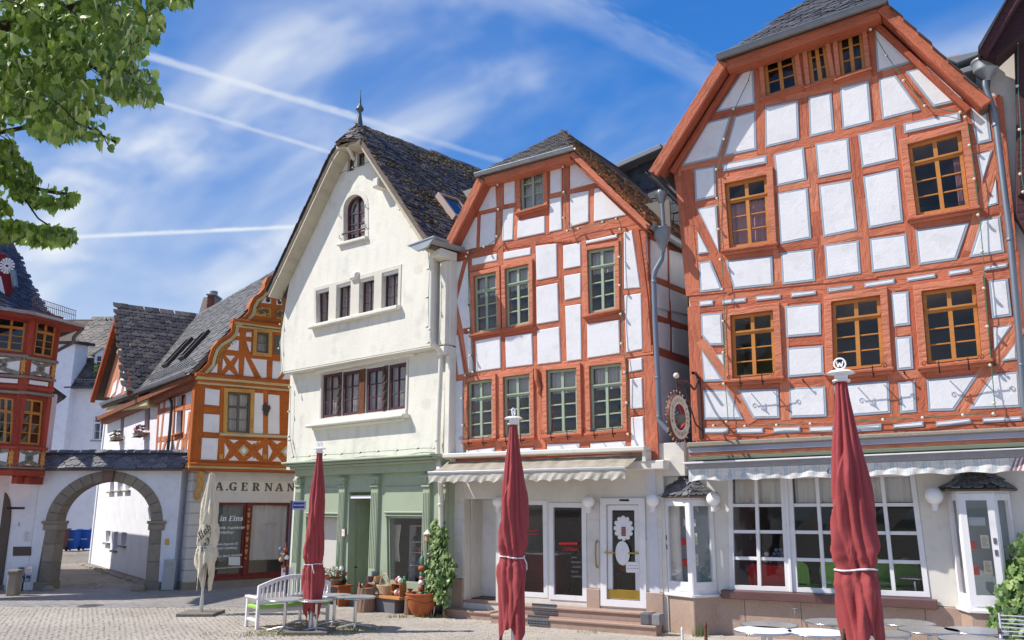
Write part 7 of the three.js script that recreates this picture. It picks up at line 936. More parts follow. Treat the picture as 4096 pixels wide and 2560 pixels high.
// ================= closed parasols =================
const maroon=mat('#a24243',{map:T.cloth,bumpMap:T.clothB,bumpScale:0.006,roughness:0.8,side:THREE.DoubleSide}),canvasCream=mat('#ddd3bb',{map:T.cloth,bumpMap:T.clothB,bumpScale:0.02,roughness:0.95,side:THREE.DoubleSide});
function parasol(P,label,s,o={}){
const{H=3.6,R=0.15,tieH=1.5,m=maroon,bottom=0.82,cap=true,turn=0,rag=0.1,decal,group}=o;
const t=thing('parasol',label,'parasol',P,turn,group);srand(s);
const N=120,K=70,ph=[...Array(8)].map(()=>rr(0,6.3)),amp=[...Array(8)].map(()=>rr(0.5,1)),top=H - 0.22;
const hem=(a)=>bottom - 0.42*Math.pow(Math.abs(Math.sin(a*1.5+ph[0])),3)+0.12*Math.sin(a*3+ph[1]);
const at=(i,j)=>{
const a=i / N*Math.PI*2,y=lerp(top,hem(a),j / K),k=(top - y)/ top;
const full=0.06+(R - 0.05)*Math.pow(sstep(0,0.32,k),0.8)+0.03*sstep(0.3,0.6,k),tw=1.1*k+0.7*sstep(0.35,0.55,k);
const pinch=1 - 0.2*Math.exp(-Math.pow((y - tieH)/ 0.09,2)),b=a+tw*0.5;
const fold=lerp(0.5,0.32,sstep(0.15,0.45,k))*Math.abs(Math.sin(b*5+ph[2]+0.3*Math.sin(y*2+ph[3])))+0.36*Math.pow(Math.abs(Math.sin(b*1.5+ph[4]+y*0.5)),0.6)+0.2*Math.sin(b*2+y*1.7+ph[5]);
const flap=0.24*sstep(0.0,0.07,Math.sin(a+ph[6]+y*1.5))*sstep(0.12,0.3,k)*(1 - sstep(0.5,0.95,Math.sin(a+ph[6]+y*1.5)));
const crease=(fbm(a*3+s,y*5,3)- 0.5)*rag+0.05*Math.sin(y*60+a*5)*Math.exp(-Math.pow((y - tieH)/ 0.16,2));
const r=full*pinch*(0.6+0.52*fold+flap+crease)*(1 - 0.14*sstep(0,0.7,tieH - y))*(1+0.22*sstep(0.05,0.6,tieH - y)*Math.sin(a*3+ph[7]));
return[r*Math.cos(a),y,r*Math.sin(a)];
};
const pos=[],idx=[],uv=[];for(let j=0;j<=K;j++)for(let i=0;i<=N;i++){const p=at(i % N,j);pos.push(...p);uv.push(i / N*1.2,p[1]);}
for(let j=0;j<K;j++)for(let i=0;i<N;i++){const a=j*(N+1)+i,b=a+1,c=a+N+1,d=c+1;idx.push(a,b,d,a,d,c);}
const g=new THREE.BufferGeometry();g.setAttribute('position',new THREE.Float32BufferAttribute(pos,3));g.setAttribute('uv',new THREE.Float32BufferAttribute(uv,2));g.setIndex(idx);g.computeVertexNormals();
const cl=mesh('canopy',g,m,t);
mesh('pole',[rod([0,0,0],[0,H - 0.2,0],0.03,0.028,14)],M.alu,t);
const tie=[];for(let i=0;i<=40;i++){const a=i / 40*6.2832,j=Math.round((top - tieH)/(top - hem(a))*K),p=at(i*3 % N,j),l=Math.hypot(p[0],p[2])+0.012;tie.push([p[0]/ l*(l+0.01),tieH+0.01*Math.sin(a*2),p[2]/ l*(l+0.01)]);}
const tieM=mat('#e6dfe2',{roughness:0.8});mesh('tie_band',[tube(tie,0.009,90,6),tube([tie[10],[tie[10][0]+0.02,tieH - 0.07,tie[10][2]+0.03],[tie[10][0]+0.05,tieH - 0.16,tie[10][2]+0.02]],0.011,8,5)],tieM,t);
if(cap){mesh('cap',lathe([[0.02,0.04],[0.09,0.03],[0.125,0.008],[0.13,0],[0.06,-0.01],[0.06,-0.05],[0.08,-0.06],[0.08,-0.08],[0.03,-0.08]],24,[0,H - 0.15,0]),M.globe,t);const e=mesh('emblem',new THREE.TorusGeometry(0.052,0.008,8,24).translate(0,H - 0.055,0),M.globe,t);const wz=(a,b)=>rod([...a,0],[...b,0],0.007,0.007,6);mesh('emblem_letter',[wz([-0.032,H - 0.03],[-0.014,H - 0.085]),wz([-0.014,H - 0.085],[0,H - 0.045]),wz([0,H - 0.045],[0.014,H - 0.085]),wz([0.014,H - 0.085],[0.032,H - 0.03])],M.globe,e);}
mesh('base_plate',box(-0.4,0.4,0,0.06,-0.4,0.4,0.01),plast('#8d8880',T.granite,0.01),t);mesh('base_socket',rod([0,0.05,0],[0,0.35,0],0.045,0.042,14),M.alu,t);
if(decal){// printed script on the cloth: a patch that follows the folds
const p2=[],u2=[],A0=decal[0],A1=decal[1],y0=decal[2],y1=decal[3],n=24,mm=14,pt=(i,j)=>{const a=lerp(A0,A1,i / n),y=lerp(y0,y1,j / mm),ii=a / 6.2832*N,jj=(top - y)/(top - hem(a))*K,q=at(ii,jj),l=Math.hypot(q[0],q[2]);return[q[0]*(1+0.008 / l),q[1],q[2]*(1+0.008 / l)];};
for(let i=0;i<n;i++)for(let j=0;j<mm;j++){const a=pt(i,j),b=pt(i+1,j),c=pt(i+1,j+1),d=pt(i,j+1),T2=(x,y)=>[x / n,1 - y / mm];p2.push(...d,...c,...b,...d,...b,...a);u2.push(...T2(i,j+1),...T2(i+1,j+1),...T2(i+1,j),...T2(i,j+1),...T2(i+1,j),...T2(i,j));}
mesh('printed_script',fromTris(p2,u2),printMat(256,256,(g2)=>{g2.fillStyle='#4a4038';g2.translate(128,128);g2.rotate(0.5);g2.font='italic bold 92px serif';g2.fillText('dalla',-118,-10);g2.fillText('Cos',-70,84);g2.lineWidth=7;g2.strokeStyle='#4a4038';g2.beginPath();g2.ellipse(-10,30,90,22,0.2,0.3,4);g2.stroke();},{transparent:true,side:THREE.DoubleSide}),cl);
}
if(o.crank)mesh('crank',[rod([0.03,1.25,0],[0.16,1.22,0],0.02),rod([0.16,1.25,0],[0.2,1.02,0.02],0.022)],mat('#6b4a3c',{roughness:0.6}),t);
return t;
}
parasol(G(803,2458),'closed cream canvas parasol with dark script standing before the beauty shop',5,{H:3.28,R:0.19,tieH:1.45,m:canvasCream,bottom:1.0,cap:false,rag:0.22,decal:[0.55,2.35,2.0,1.3]});
parasol(G(1241,2529),'closed maroon parasol rising behind the bistro tables near the bench',17,{H:3.58,tieH:1.24,R:0.14,bottom:0.5,group:'closed maroon parasols'});
parasol(V3(0.02,0,-11.2),'closed maroon parasol in front of the awning and stone steps',29,{H:3.62,R:0.145,tieH:1.67,bottom:0.9,turn:1.1,group:'closed maroon parasols'});
parasol(V3(3.1,0,-7.7),'closed maroon parasol with crank standing between the white cafe tables',43,{H:3.68,R:0.15,tieH:1.76,bottom:1.1,turn:2.6,crank:true,group:'closed maroon parasols'});
// ================= bistro tables =================
const topM=mat('#c9c8c6',{map:T.metal,roughness:0.4,metalness:0.55}),topWhite=mat('#f3f1f1',{roughness:0.35}),topGrey=mat('#b9b8b6',{map:T.granite,roughness:0.35,metalness:0.2});
function bistro(P,h,d,label,m,s,group){
const t=thing('bistro_table',label,'table',P,s,group);const r=d / 2;
mesh('table_top',lathe([[0,h],[r - 0.02,h],[r - 0.006,h - 0.004],[r,h - 0.014],[r - 0.004,h - 0.026],[r - 0.03,h - 0.03],[0,h - 0.03]],40),m,t);mesh('rim',new THREE.TorusGeometry(r - 0.004,0.013,8,48).rotateX(Math.PI / 2).translate(0,h - 0.014,0),M.steel,t);
mesh('column',[rod([0,0.06,0],[0,h - 0.03,0],0.034,0.034,16),lathe([[0.1,0],[0.05,-0.03],[0.04,-0.05]],16,[0,h - 0.03,0])],M.steel,t);
for(let i=0;i<4;i++){const a=i*Math.PI / 2+0.4,c=Math.cos(a),z=Math.sin(a);mesh('foot',[tube([[0,0.085,0],[c*0.12,0.07,z*0.12],[c*0.32,0.02,z*0.32]],0.022,10,8),rod([c*0.31,0,z*0.31],[c*0.31,0.022,z*0.31],0.02)],M.alu,t);}
return t;
}
for(const[x,y,w,l]of[[1136,2527,166,'round metal bistro table standing right behind the white bench'],[1259,2531,140,'round metal bistro table at the foot of the maroon parasol by the bench'],[1419,2515,150,'round metal bistro table in front of the tree stump'],[1334,2505,125,'round metal bistro table between the parasol and the green shop door'],[1198,2500,110,'smaller metal bistro table half hidden behind the maroon parasol']]){const P=G(x,y);bistro(P,0.6,clamp(w / FOCAL*-P.z*1.0,0.55,0.8),l,topM,x,'bistro tables by the bench');}
const onY=(x,y,h)=>{const d=ray(x,y),t=(h - EYE)/ d.y,p=EYEP.clone().addScaledVector(d,t);return V3(p.x,0,p.z);};
[[3052,2519,282,'white round cafe table nearest the pointed display case',topWhite],[3268,2527,250,'white round cafe table touching the maroon parasol',topWhite],[3515,2529,284,'grey speckled round cafe table beside the crank parasol',topGrey],[3716,2517,240,'grey stone-topped round cafe table in the middle of its row',topGrey],[3900,2520,236,'dark-topped round cafe table in front of the wide display case',mat('#8f9092',{roughness:0.3})],[3620,2488,290,'grey round cafe table close under the large window',topGrey],[3077,2497,262,'grey metal round cafe table behind the white ones',topM],[3330,2485,240,'pale round cafe table standing against the granite plinth',topM],[3890,2556,330,'large grey round cafe table below the ivy',topGrey]].forEach(([x,y,w,l,m],i)=>{const P=onY(x,y,0.65);bistro(P,0.65,clamp(w / FOCAL*Math.hypot(P.x*0.3,P.z),0.6,0.8),l,m,i*1.7,'cafe tables on the terrace');});
// tubular chair at the edge of the terrace
{const P=onY(4060,2540,0.65),t=thing('terrace_chair','white tubular terrace chair with brown armrests beside the ivy','chair',V3(P.x+0.1,0,P.z),-0.5),pt=mat('#d9d6ea',{roughness:0.3,metalness:0.3});for(const s of[-1,1]){mesh('side_frame',tube([[s*0.26,0,0.24],[s*0.26,0.62,0.26],[s*0.26,0.66,0.2],[s*0.26,0.67,-0.2],[s*0.26,0.62,-0.25],[s*0.26,0,-0.27]],0.013,50,8),pt,t);mesh('armrest',rod([s*0.26,0.675,0.2],[s*0.26,0.685,-0.15],0.024,0.024,10),mat('#4a2a2c',{roughness:0.5}),t);}mesh('seat',[...Array(9)].map((_,i)=>rod([-0.25,0.44,-0.22+i*0.055],[0.25,0.44,-0.22+i*0.055],0.008)),pt,t);mesh('backrest',[...Array(8)].map((_,i)=>rod([-0.24,0.5+i*0.05,-0.24 - i*0.012],[0.24,0.5+i*0.05,-0.24 - i*0.012],0.008)).concat([-1,1].map((s)=>rod([s*0.24,0.44,-0.22],[s*0.24,0.88,-0.33],0.012))),pt,t);}
{const put=(x,y,h,r,c,l)=>{const P=G(x,y),t=thing('post',l,'post',P);mesh('shaft',[lathe([[r,-0.1],[r,h - 0.03],[r*0.8,h],[0,h]],12)],mat(c,{map:T.metal,roughness:0.7}),t);mesh('cap',lathe([[r*1.2,h - 0.05],[r*1.2,h - 0.035],[r,h - 0.03]],12),mat(c),t);};put(2732,2600,0.36,0.02,'#eceaea','thin white plastic post on the paving before the display case');put(2826,2600,0.42,0.028,'#6a4632','thin rusty iron post on the paving before the display case');}
// ================= bench =================
{
const A=G(1027,2518),ang=40*Math.PI / 180,t=thing('garden_bench','white slatted garden bench with arched back and lime green cushion','bench',A,ang),wp=mat('#eeeaec',{map:T.plaster,roughness:0.5}),L=1.5,D=0.5,sh=0.38;
// x along the bench, -z towards its front
for(const x of[0,L]){mesh('leg',box(x - 0.03,x+0.03,0,0.8,-0.03,0.03,0.006),wp,t);mesh('leg',box(x - 0.03,x+0.03,0,0.58,-D - 0.03,-D+0.03,0.006),wp,t);mesh('armrest',box(x - 0.045,x+0.045,0.565,0.6,-D - 0.07,0.02,0.01),wp,t);mesh('stretcher',box(x - 0.02,x+0.02,0.14,0.19,-D+0.03,-0.03,0.005),wp,t);}
const top=(s)=>0.78+0.17*Math.sin(Math.PI*s);const rail=[],N=20;for(let i=0;i<N;i++)rail.push(bar([i / N*L,top(i / N)],[(i+1)/ N*L,top((i+1)/ N)],0.075,-0.025,0.025,0.006,0.075,0.012));mesh('top_rail',rail,wp,t);
mesh('lower_rail',box(0,L,0.45,0.51,-0.02,0.02,0.005),wp,t);for(let i=1;i<17;i++){const s=i / 17;mesh('slat',box(s*L - 0.017,s*L+0.017,0.5,top(s)- 0.03,-0.012,0.012,0.004),wp,t);}
for(let i=0;i<5;i++)mesh('seat_slat',box(0,L,sh - 0.02,sh,-D+i*0.1 - 0.02,-D+i*0.1+0.06,0.004),wp,t);mesh('seat_rail',[box(0,L,sh - 0.09,sh - 0.021,-D - 0.015,-D+0.015,0.004),box(0,L,sh - 0.09,sh - 0.021,-0.015,0.015,0.004)],wp,t);
const c=tag(mesh('bench_cushion',[prism([[-0.02,-0.06],[L+0.02,-0.05],[L+0.01,0.47],[-0.03,0.46]],0.0,0.055,0.02).rotateX(-Math.PI / 2).translate(0,sh+0.003,0),prism([[-0.05,-0.09],[0.25,-0.06],[0.2,0.06],[0.04,0.1]],0,0.012,0.004).rotateY(0.1).translate(0.02,sh - 0.04,-D - 0.06)],mat('#9ccb63',{map:T.cloth,bumpMap:T.clothB,bumpScale:0.02,roughness:0.9})),'lime green seat cushion lying on the white bench','cushion');c.position.copy(A);c.rotation.y=ang;
}
// ================= street sign post and pottery on it =================
{
const P=G(1142,2416),t=thing('street_sign','blue street name plate on a dark metal post beside the green shopfront','street sign',P),f=new Frame(P,-10),top=f.uv([1150,2003])[1],m=printMat(256,128,(g)=>{g.fillStyle='#2c3a86';g.fillRect(0,0,256,128);g.strokeStyle='#e8e8f0';g.lineWidth=7;g.strokeRect(10,10,236,108);g.fillStyle='#f2f2f6';g.font='36px serif';g.fillText('Bischofsplatz',24,76);});
mesh('post',[rod([0,0,0],[0,top,0],0.032,0.03,12)],mat('#4a4e58',{metalness:0.5,roughness:0.5}),t);const pl=mesh('plate',box(0.02,0.37,top - 0.22,top,-0.015,0.01,0.003),mat('#d8d8de'),t);sheet([[0.03,top - 0.012],[0.36,top - 0.012],[0.36,top - 0.208],[0.03,top - 0.208]],0.013,pl,'lettering',m);
mesh('notice',[box(-0.14,-0.04,top - 1.85,top - 1.6,0.03,0.035),box(0.05,0.16,top - 1.85,top - 1.6,0.03,0.035)],M.whitePaint,t);mesh('ribbon',[lathe([[0.04,0],[0.05,0.03],[0.04,0.05]],10,[0,top - 1.58,0]),lathe([[0.04,0],[0.05,0.03],[0.04,0.05]],10,[0,top - 1.9,0])],mat('#d8502c'),t);
}
// pots of every kind
const clay={terra:mat('#b9653c',{map:T.sett,roughness:0.85}),red:mat('#9c4a38',{roughness:0.5}),tan:mat('#c9a078',{roughness:0.7}),blue:mat('#6f7f8e',{roughness:0.4}),teal:mat('#4f8796',{roughness:0.2}),navy:mat('#33445c',{roughness:0.25}),plum:mat('#7a4750',{roughness:0.4}),cream:mat('#e0d2bb',{roughness:0.5}),green:mat('#5f8a68',{roughness:0.4}),rose:mat('#b56a66',{roughness:0.5}),white:mat('#e9e4de',{roughness:0.5}),black:mat('#2b2527',{roughness:0.4})};
const jug=(s,k=0)=>[[[0,0],[0.6,0],[0.95,0.5],[1,0.9],[0.8,1.4],[0.55,1.7],[0.6,1.95],[0.52,1.95],[0.45,1.7],[0,1.6]],[[0,0],[0.35,0],[0.4,0.15],[0.9,0.6],[1,1],[0.95,1.02],[0.8,0.7],[0,0.5]],[[0,0],[0.5,0],[0.8,0.4],[0.85,0.8],[0.4,1.6],[0.22,2.2],[0.16,2.2],[0.1,2],[0,2]],[[0,0],[0.7,0],[0.9,0.3],[0.95,1.2],[1,1.25],[0.9,1.25],[0.8,0.4],[0,0.3]]][k].map(([r,y])=>[r*s,y*s]);
function pot(P,s,k,m,label,group){const t=tag(mesh('clay_pot',lathe(jug(s,k),18),m),label,'pot',group);t.position.copy(P);return t;}
const wW=(k,x,y,w)=>{const u=WHT.uv(q1(k,x,y),w);return WHT.world(u[0],u[1],w);};
const upTo=(k,x,y,w)=>{const p=wW(k,x,y,w);return p;};
// stack of pots hanging on the sign post
{const b=G(1142,2416),t=thing('pot_chain','string of small red and cream clay pots hanging from the street sign post','pot',V3(b.x - 0.16,0.95,b.z+0.06));[[0,0.05,'tan'],[0.04,0.2,'cream'],[0.1,0.28,'red'],[0.06,-0.1,'red'],[0.14,0.1,'white'],[0.1,-0.2,'rose'],[-0.02,0.3,'blue']].forEach(([x,y,c],i)=>mesh('pot',lathe(jug(0.055,i % 2),12,[x,y,0]),clay[c],t));mesh('cord',rod([0.06,-0.25,0],[0.1,0.5,0],0.006),clay.tan,t);}
// tree stumps
function stump(P,r,h,label,s){srand(s);const t=thing('tree_stump',label,'stump',P);const N=40,pos=[],uv=[];const at=(i,j)=>{const a=i / N*6.2832,y=j / 6*h,k=r*(1+0.14*Math.pow(1 - j / 6,2))*(1+0.07*Math.abs(Math.sin(a*7+j*0.2))+0.05*(fbm(Math.cos(a)*3+9,Math.sin(a)*3+y*2+s,3)- 0.5));return[k*Math.cos(a),y,k*Math.sin(a)];};for(let i=0;i<N;i++)for(let j=0;j<6;j++){const a=at(i,j),b=at((i+1)% N,j),c=at((i+1)% N,j+1),d=at(i,j+1);for(const p of[b,a,d,b,d,c]){pos.push(...p);uv.push(Math.atan2(p[2],p[0])*0.4,p[1]);}}mesh('bark',fromTris(pos,uv),mat('#a08068',{map:T.bark,bumpMap:T.bark,bumpScale:0.02,roughness:1}),t);mesh('cut_face',lathe([[0,h],[r*1.01,h],[r*1.01,h - 0.02]],30),mat('#c9a888',{map:T.wood}),t);return t;}
const s1=G(1462,2446),s2=G(1634,2458);
stump(s1,0.19,0.52,'large bark-covered tree stump by the green shop door',3);stump(s2,0.085,0.38,'small tree stump beside the round terracotta planter',9);
{const b=V3(s1.x,0.522,s1.z),t=thing('wooden_tray','small wooden tray of clay pieces on the large stump','tray',b,0.3);mesh('tray_box',[box(-0.17,0.17,0,0.012,-0.12,0.12),box(-0.17,0.17,0.012,0.07,-0.12,-0.108),box(-0.17,-0.158,0.012,0.12,-0.107,0.12),box(0.158,0.17,0.012,0.07,-0.107,0.12)],mat('#8a5636',{map:T.wood}),t);
pot(V3(b.x+0.02,0.535,b.z+0.02),0.06,3,clay.red,'brown-red clay bowl on the wooden tray');pot(V3(b.x - 0.09,0.535,b.z+0.04),0.035,2,clay.white,'tiny white clay bottle on the wooden tray');pot(V3(b.x+0.1,0.535,b.z - 0.03),0.05,1,clay.rose,'rose clay cup on the wooden tray');}
{const b=wW('A7',735,1080,0.14),t=thing('hanging_jugs','bunch of three clay jugs hung from the green pilaster','jug',b);[[-0.08,0,'plum',0.085,3],[0.09,0.0,'tan',0.09,3],[0.01,0.14,'blue',0.07,3]].forEach(([x,y,c,s,k])=>mesh('jug',lathe(jug(s,k).concat([[0,s*0.3]]),18,[x,y,0.03]).scale(1,1.25,1).translate(0,-y*0.25,0),clay[c],t));mesh('cord',rod([0,0.1,0],[0,0.45,-0.03],0.006),clay.tan,t);}
// plank on blocks with basket, crate, birds
const pk0=wW('A7',745,1232,0.35),pk1=wW('A7',965,1240,0.35),pkY=0.36,pu=WHT.local(pk0),pv=WHT.local(pk1);
{const t=WHT.thing('plank_shelf','low wooden plank on a grey block in front of the pottery window','shelf');mesh('plank',box(pu[0]- 0.02,pv[0],pkY - 0.06,pkY,0.16,0.5,0.006),mat('#c88a54',{map:T.wood}),t);mesh('block',box(pu[0]+0.05,pv[0]- 0.2,-0.03,pkY - 0.061,0.18,0.45,0.01),mat('#7f8087',{map:T.granite}),t);
const lu=(f)=>lerp(pu[0],pv[0],f),bp=WHT.world(lu(0.3),pkY,0.33);
const bk=thing('wicker_basket','pale wicker basket with tall round handle on the plank','basket',bp,-WHT.a),wk=mat('#d0b08c',{map:T.wood,roughness:0.9}),gs=[];for(let r=0;r<9;r++){const pts=[];for(let i=0;i<36;i++){const a=i / 36*6.2832,k=(0.15+r*0.006)+0.008*Math.sin(i*Math.PI+r*Math.PI);pts.push([k*1.1*Math.cos(a),0.012+r*0.024,k*0.75*Math.sin(a)]);}gs.push(tube(pts,0.013,72,5,true));}mesh('weave',gs,wk,bk);const hp=[];for(let i=0;i<=14;i++){const a=Math.PI*i / 14;hp.push([0.15*Math.cos(a),0.2+0.26*Math.sin(a),0]);}mesh('handle',tube(hp,0.016,30,7),wk,bk);mesh('bottom',lathe([[0,0.02],[0.14,0.02]],20),mat('#6b5038'),bk);
const cp=WHT.world(lu(0.78),pkY,0.33),cr=thing('wooden_crate','small open wooden crate with clay birds beside the basket','crate',cp,-WHT.a);for(const[n,g]of[['side',box(-0.15,-0.138,0,0.26,-0.1,0.1)],['side',box(0.138,0.15,0,0.26,-0.1,0.1)],['top',box(-0.15,0.15,0.26,0.272,-0.1,0.1)],['bottom',box(-0.137,0.137,0,0.012,-0.1,0.1)],['back',box(-0.137,0.137,0.013,0.259,-0.1,-0.09)]])mesh(n,g,mat('#b5793f',{map:T.wood}),cr);
const bird=(P,c,l,turn)=>{const t2=thing('clay_bird',l,'ornament',P,turn,null);mesh('body',[ball([0,0.06,0],0.055,12,10,1.15),ball([0.03,0.13,0],0.03),rod([0.05,0.13,0],[0.085,0.125,0],0.012,0.002),tube([[-0.03,0.05,0],[-0.08,0.08,0],[-0.11,0.1,0]],0.015,8,6)],c,t2);};
const at=(f,y,w)=>WHT.world(lu(f),y,w);bird(at(0.72,pkY+0.014,0.35),clay.cream,'cream clay bird inside the wooden crate',0.4);bird(at(0.85,pkY+0.014,0.35),clay.rose,'rose clay bird inside the wooden crate',2.4);bird(at(0.72,pkY+0.274,0.33),clay.rose,'pink clay hen on top of the wooden crate',0);bird(at(0.82,pkY+0.274,0.33),clay.white,'white and pink clay hen on top of the wooden crate',2.8);bird(at(0.92,pkY+0.274,0.3),clay.green,'green clay hen on top of the wooden crate',1.5);}
pot(V3(s2.x,0.385,s2.z),0.07,3,clay.black,'dark printed tin standing on the small stump');
pot(V3(s2.x+0.02,0.475,s2.z),0.07,1,clay.red,'brown glazed bowl balanced over the dark tin');
// terracotta planter with ceramic totem
const plp=G(1688,2464);
{const t=thing('planter','large round terracotta planter with wavy seam at the shop corner','planter',plp);mesh('bowl',lathe([[0,0],[0.16,0],[0.22,0.05],[0.3,0.2],[0.345,0.38],[0.355,0.45],[0.37,0.46],[0.37,0.485],[0.33,0.485],[0.3,0.4],[0,0.4]],40),clay.terra,t);const p=[];for(let i=0;i<48;i++){const a=i / 48*6.2832,y=0.34+0.05*Math.sin(a*3+1),r=lerp(0.3,0.345,(y - 0.2)/ 0.18)+0.004;p.push([r*Math.cos(a),y,r*Math.sin(a)]);}mesh('seam',tube(p,0.008,96,5,true),mat('#8f4a2c'),t);mesh('soil',lathe([[0,0.42],[0.31,0.42]],24),mat('#4a3a2c',{roughness:1}),t);
const o=thing('ceramic_totem','stack of coloured ceramic beads on a rod in the planter','ornament',V3(plp.x - 0.02,0.42,plp.z+0.06));mesh('rod',rod([0,0,0],[0,0.95,0],0.01),M.iron,o);[['green',0.07,1,0.05],['red',0.075,1.2,0.15],['white',0.07,1,0.28],['rose',0.06,0.8,0.38],['green',0.05,1.4,0.46],['terra',0.085,0.7,0.58],['green',0.055,1.9,0.74]].forEach(([c,r,sy,y])=>mesh('bead',ball([0,y,0],r,14,10,sy),clay[c],o));
const bt=thing('bird_bath','small cream bird bath on a post among the ivy','bird bath',V3(plp.x+0.25,0,plp.z - 0.12));mesh('post',rod([0,0,0],[0,1.2,0],0.03),mat('#b8905c',{map:T.wood}),bt);mesh('bowl',lathe([[0,1.2],[0.06,1.2],[0.17,1.28],[0.18,1.31],[0.16,1.31],[0,1.25]],24),clay.cream,bt);
const ln=thing('garden_lantern','small clay lantern with pointed lid on a stick by the planter','lantern',V3(plp.x+0.06,0,plp.z - 0.2));mesh('stick',rod([0,0,0],[0,1.55,0],0.014),M.iron,ln);mesh('lantern_body',lathe([[0.05,1.55],[0.07,1.57],[0.06,1.58],[0.06,1.72],[0.05,1.72]],14),clay.tan,ln);mesh('lid',lathe([[0.1,1.72],[0.0,1.82]],14),clay.white,ln);}
{const b=G(1782,2462);[[0,0,'squared grey stone at the foot of the ivy'],[0.3,0.06,'rounded grey stone next to the squared one under the ivy']].forEach(([x,z,l],i)=>{const o=tag(mesh('stone',box(-0.13,0.13,0,0.19,-0.1,0.1,0.04).rotateY(0.4*i),M.stone),l,'stone');o.position.set(b.x - 0.12+x,0,b.z+z);});const k=G(1752,2466),t=thing('nursery_pot','tall black plastic plant pot holding the ivy','plant pot',V3(k.x,0,k.z - 0.1));mesh('pot',lathe([[0,0],[0.14,0],[0.18,0.34],[0.19,0.36],[0.16,0.36],[0,0.3]],20),clay.black,t);mesh('rods',[rod([-0.1,0,0.16],[-0.02,0.55,0.1],0.012),rod([-0.16,0,0.12],[-0.06,0.6,0.06],0.01)],M.whitePaint,t);}
// ivy
const leafM=['#5f7f3a','#6f8f42','#4a6a30','#86a052','#9db070'].map((c)=>new THREE.MeshPhysicalMaterial({color:rgb(c),roughness:0.55,transmission:0.25,thickness:0,side:THREE.DoubleSide}));
const ivyLeaf=(s)=>{const o=[[0,-0.1],[0.32,-0.28],[0.5,0.02],[0.28,0.2],[0.3,0.48],[0,0.75],[-0.3,0.48],[-0.28,0.2],[-0.5,0.02],[-0.32,-0.28]].map(([x,y])=>[x*s,y*s]);const pos=[],uv=[];for(let i=0;i<o.length;i++){const a=o[i],b=o[(i+1)% o.length];pos.push(0,0.1*s,0.05*s,a[0],a[1],0,b[0],b[1],0);uv.push(0.5,0.5,a[0]/ s,a[1]/ s,b[0]/ s,b[1]/ s);}return fromTris(pos,uv);};
function ivy(name,label,clumps,n,size,fr,s,keep=300){// clumps: [u, v, w, ru, rv, rw]
srand(s);const t=fr.thing(name,label,'climbing plant'),rest=leafM.map(()=>[]),g0=[0.8,1,1.2].map((k)=>ivyLeaf(size*k));let made=0;const tot=clumps.reduce((a,c)=>a+c[3]*c[4],0);
for(const[u,v,w,ru,rv,rw]of clumps){const m=Math.round(n*ru*rv / tot);for(let i=0;i<m;i++){let x,y,z;do{x=rr(-1,1);y=rr(-1,1);z=rr(-1,1);}while(x*x+y*y+z*z>1);const e=new THREE.Euler(rr(-0.9,0.3),rr(-0.9,0.9),rr(-0.8,0.8)+Math.PI),p=V3(u+x*ru,v+y*rv,w+Math.abs(z)*rw),q=new THREE.Quaternion().setFromEuler(e),k=Math.floor(rnd()*3),mi=Math.floor(rnd()*leafM.length*0.999);if(made<keep&&rnd()<keep / n*1.3){share('leaf',g0[k],leafM[mi],t,p,q);made++;}else rest[mi].push(g0[k].clone().applyMatrix4(new THREE.Matrix4().compose(p,q,V3(1,1,1))));}}
rest.forEach((gs,i)=>{if(gs.length)mesh('foliage',gs,leafM[i],t).userData.kind='stuff';});const c0=clumps[0];mesh('stem',[0,1,2].map((i)=>tube(clumps.filter((c,j)=>j % 3===i||j<2).map((c)=>[c[0]+rr(-0.05,0.05),c[1],c[2]]).sort((a,b)=>a[1]- b[1]).reduce((a,p)=>a.concat([p]),[[c0[0]+0.05*i,0,c0[2]]]),0.018,30,6)),mat('#6b543c',{map:T.bark}),t);return t;}
{const c=(x,y,w,ru,rv,rw)=>{const p=WHT.uv(q1('C5',x,y),w);return[p[0],p[1],w,ru,rv,rw];};
ivy('ivy','ivy climbing the cream downpipe at the corner of the pottery shop',[c(620,1150,0.25,0.2,0.25,0.2),c(520,260,0.12,0.17,0.3,0.12),c(600,330,0.12,0.2,0.3,0.14),c(560,520,0.15,0.24,0.25,0.2),c(620,680,0.2,0.28,0.25,0.22),c(590,820,0.22,0.34,0.28,0.26),c(700,850,0.2,0.26,0.28,0.22),c(560,970,0.25,0.32,0.22,0.25),c(420,900,0.25,0.16,0.4,0.15)],950,0.105,WHT,131);}
{const c=(x,y,w,ru,rv,rw)=>{const p=BIG.uv(q1('C1',x,y),w);return[p[0],p[1],w,ru,rv,rw];};
ivy('ivy','ivy bush growing up beside the wide display case',[c(1440,1200,0.15,0.3,0.35,0.25),c(1510,900,0.0,0.25,0.35,0.3),c(1480,1050,0.05,0.3,0.3,0.3),c(1430,1330,0.2,0.38,0.3,0.35),c(1540,1200,0.1,0.35,0.5,0.3),c(1400,1430,0.25,0.35,0.22,0.3),c(1520,1450,0.2,0.4,0.3,0.3)],900,0.11,BIG,137);}
